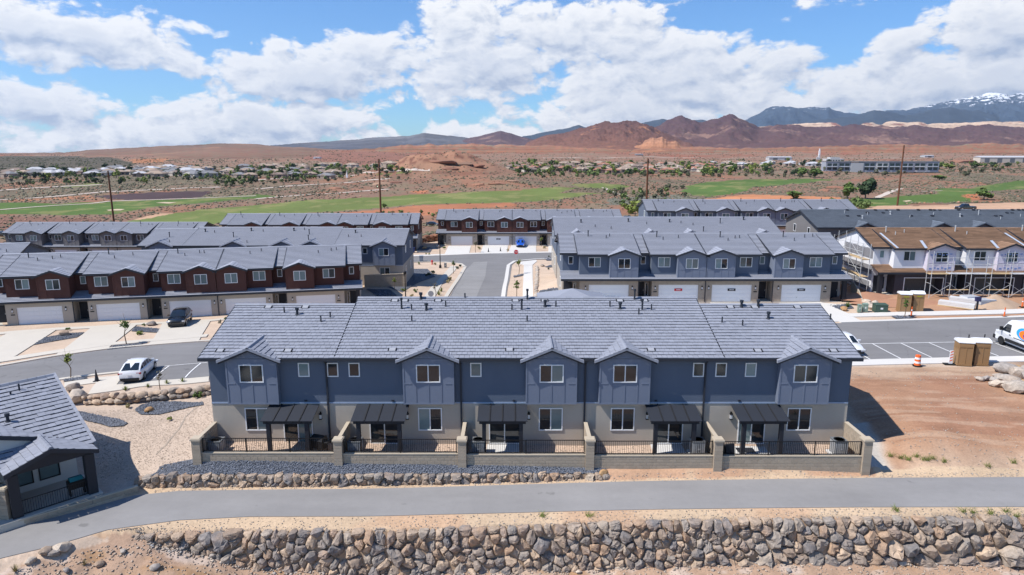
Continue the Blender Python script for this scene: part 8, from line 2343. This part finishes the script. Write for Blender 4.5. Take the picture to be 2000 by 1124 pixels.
# long white row, tower, warehouse, steeple
x0, y0, z0 = gnd(1612, 335); x1, y1, z1 = gnd(1830, 333); sc_ = y0 / FPX
wr = thing('white_row', 'long modern white terrace with dark windows on the far side of the golf course', 'apartment row', (x0, y0, z0), math.atan2(0, 1))
Lw = (1830 - 1612) * sc_; uw = Lw / 9; HG = mat('row_grey', (.30, .32, .36), .9, .06, bump=0); hh = 18 * sc_
for k in range(9):
    a = k * uw; m = HW[3] if k in (2, 4, 7) else HG
    mb = MB(); mb.box(a + .02, a + uw - .02, (k % 2) * .8, 12, -1, hh * (1.0 if k != 2 else .92)); mb.build('wall', m, wr)
    if k != 2:
        for zz in (.14, .55):
            for q in range(2):
                mb = MB(); b = a + uw * (.12 + .44 * q); mb.box(b, b + uw * .34, (k % 2) * .8 - .05, (k % 2) * .8 - .001, hh * zz, hh * (zz + .28)); mb.build('window', M_glass, wr)
        mb = MB(); mb.box(a + uw * .1, a + uw * .9, (k % 2) * .8 - 1.2, (k % 2) * .8 - .06, hh * .47, hh * .50); mb.build('balcony', M_white, wr)
mb = MB(); mb.box(-.3, Lw + .3, -.3, 12.3, hh + .01, hh + .5); mb.build('roof', HR[1], wr)
x, y, z = gnd(1632, 318); s_ = y / FPX; up_ = thing('white_block', 'pale stepped building behind the long white terrace', 'building', (x, y, z)); mb = MB(); mb.box(-18 * s_, 16 * s_, 0, 14, 0, 7 * s_); mb.box(-10 * s_, 8 * s_, 1, 13, 7 * s_, 10 * s_); mb.build('wall', HW[3], up_)
for k in range(6): mb = MB(); a = (-16 + k * 5.2) * s_; mb.box(a, a + 3 * s_, -.06, -.001, 2.5 * s_, 5 * s_); mb.build('window', M_glass, up_)
x, y, z = gnd(1600, 312); s_ = y / FPX; tw = thing('silo_tower', 'slim white plant tower standing above the far sheds', 'tower', (x, y, z)); mb = MB(); mb.box(-1.2 * s_, 1.2 * s_, 0, 3, 0, 17 * s_); mb.box(-.7 * s_, .7 * s_, .5, 2.5, 17 * s_, 20.5 * s_); mb.build('shaft', M_white, tw); mb = MB(); mb.box(-6 * s_, 1 * s_, -2, -.01, 0, 4 * s_); mb.build('shed', HW[3], tw); mb = MB(); mb.bar((-5 * s_, 0, 3.5 * s_), (0, 0, 9 * s_), .6); mb.build('conveyor', M_steel, tw)
for (px0, px1, pyb, pyt, l, m, nd) in ((1914, 2060, 318, 306.5, 'long pale warehouse with dark doors on the far rise', HW[1], 6), (1502, 1546, 313.5, 307, 'red and white shed far out on the plain', HW[3], 2), (1806, 1824, 308, 304, 'grey metal roofed shed far out on the plain', M_steel, 1), (612, 623, 310.5, 307.5, 'small white shed on the far plain', M_white, 1), (1242, 1256, 304, 301.5, 'tiny dark shed on the far red plain', HR[1], 1)):
    x, y, z = gnd(px0, pyb); s_ = y / FPX; w = (px1 - px0) * s_; h = (pyb - pyt) * s_
    o = thing('far_shed', l, 'shed', (x, y, z)); mb = MB(); mb.box(0, w, 0, 18, -2, h * .85); mb.build('wall', m, o); mb = MB(); mb.prism([(-.5, h * .85), (18.5, h * .85), (9, h * 1.1)], 'x', -.5, w + .5); mb.build('roof', HR[4], o)
    for k in range(nd): mb = MB(); a = w * (k + .35) / nd; mb.box(a, a + w * .38 / nd, -.1, -.01, 0, h * .7); mb.build('door', M_acgrey, o)
x, y, z = gnd(677.5, 348); s_ = y / FPX; stp = thing('chapel', 'small white chapel spire among the far houses', 'chapel', (x, y, z)); mb = MB(); mb.box(-1.6 * s_, 1.6 * s_, 0, 3 * s_, 0, 5 * s_); mb.build('tower', M_white, stp); mb = MB(); mb.lathe([(1.3 * s_, 5 * s_), (.1, 15 * s_)], cx=0, cy=1.5 * s_, n=8); mb.build('spire', M_white, stp)
# pale tracks across the valley
M_track = mat('pale_track', (.50, .42, .36), .95, .08, .1, 2, .08)
def track(pts, w): ribbon('cart_path', [gnd(*p)[:2] for p in pts], w, .16, M_track, 3.0)
for pts, w in (([(-40, 412.5), (0, 410.5), (110, 402), (212, 394), (250, 392.5), (375, 388.5), (500, 383)], 3.2), ([(-40, 394), (0, 391), (110, 384), (210, 374.5), (330, 370), (430, 366)], 6), ([(-40, 375), (0, 372.5), (125, 364.5), (200, 361)], 6), ([(500, 370), (610, 361), (717, 352.5), (760, 350)], 6), ([(500, 352.5), (640, 343.5), (740, 335.5), (800, 333), (840, 333)], 6), ([(500, 389), (640, 379), (725, 372.5), (760, 370)], 4), ([(1178, 367), (1196, 374), (1205, 379), (1225, 383)], 3.4), ([(1712, 387), (1730, 380), (1760, 369)], 4), ([(1800, 375), (1840, 373)], 2), ([(1060, 309), (1200, 308.5), (1300, 308), (1500, 309), (1800, 310)], 8)):
    track(pts, w)
# bunkers
for poly in ([(208, 411), (230, 409), (244, 409.5), (236, 412), (212, 412.5)], [(304, 397), (320, 395.5), (345, 396), (330, 398.5)], [(1762, 393.5), (1775, 392), (1782, 393.5), (1770, 395)]):
    drape('sand_bunker', worldpoly(poly), .15, mat('bunker_sand', (.50, .40, .27), .95, .06), 3.0)

# ---------------------------------------------------------------- air
hz = MB(); hz.box(-12500, 12500, -400, 12500, -320, 1500)
hm = bpy.data.materials.new('haze'); hm.use_nodes = True; ht = hm.node_tree; ht.nodes.clear()
ho_ = N(ht, 'ShaderNodeOutputMaterial'); pv = N(ht, 'ShaderNodeVolumePrincipled'); pv.inputs['Color'].default_value = (.62, .78, 1.0, 1); pv.inputs['Density'].default_value = 3.3e-5; pv.inputs['Anisotropy'].default_value = .25
plug(ht, pv.outputs[0], ho_.inputs['Volume'])
tag(hz.build('haze', hm), kind='stuff')
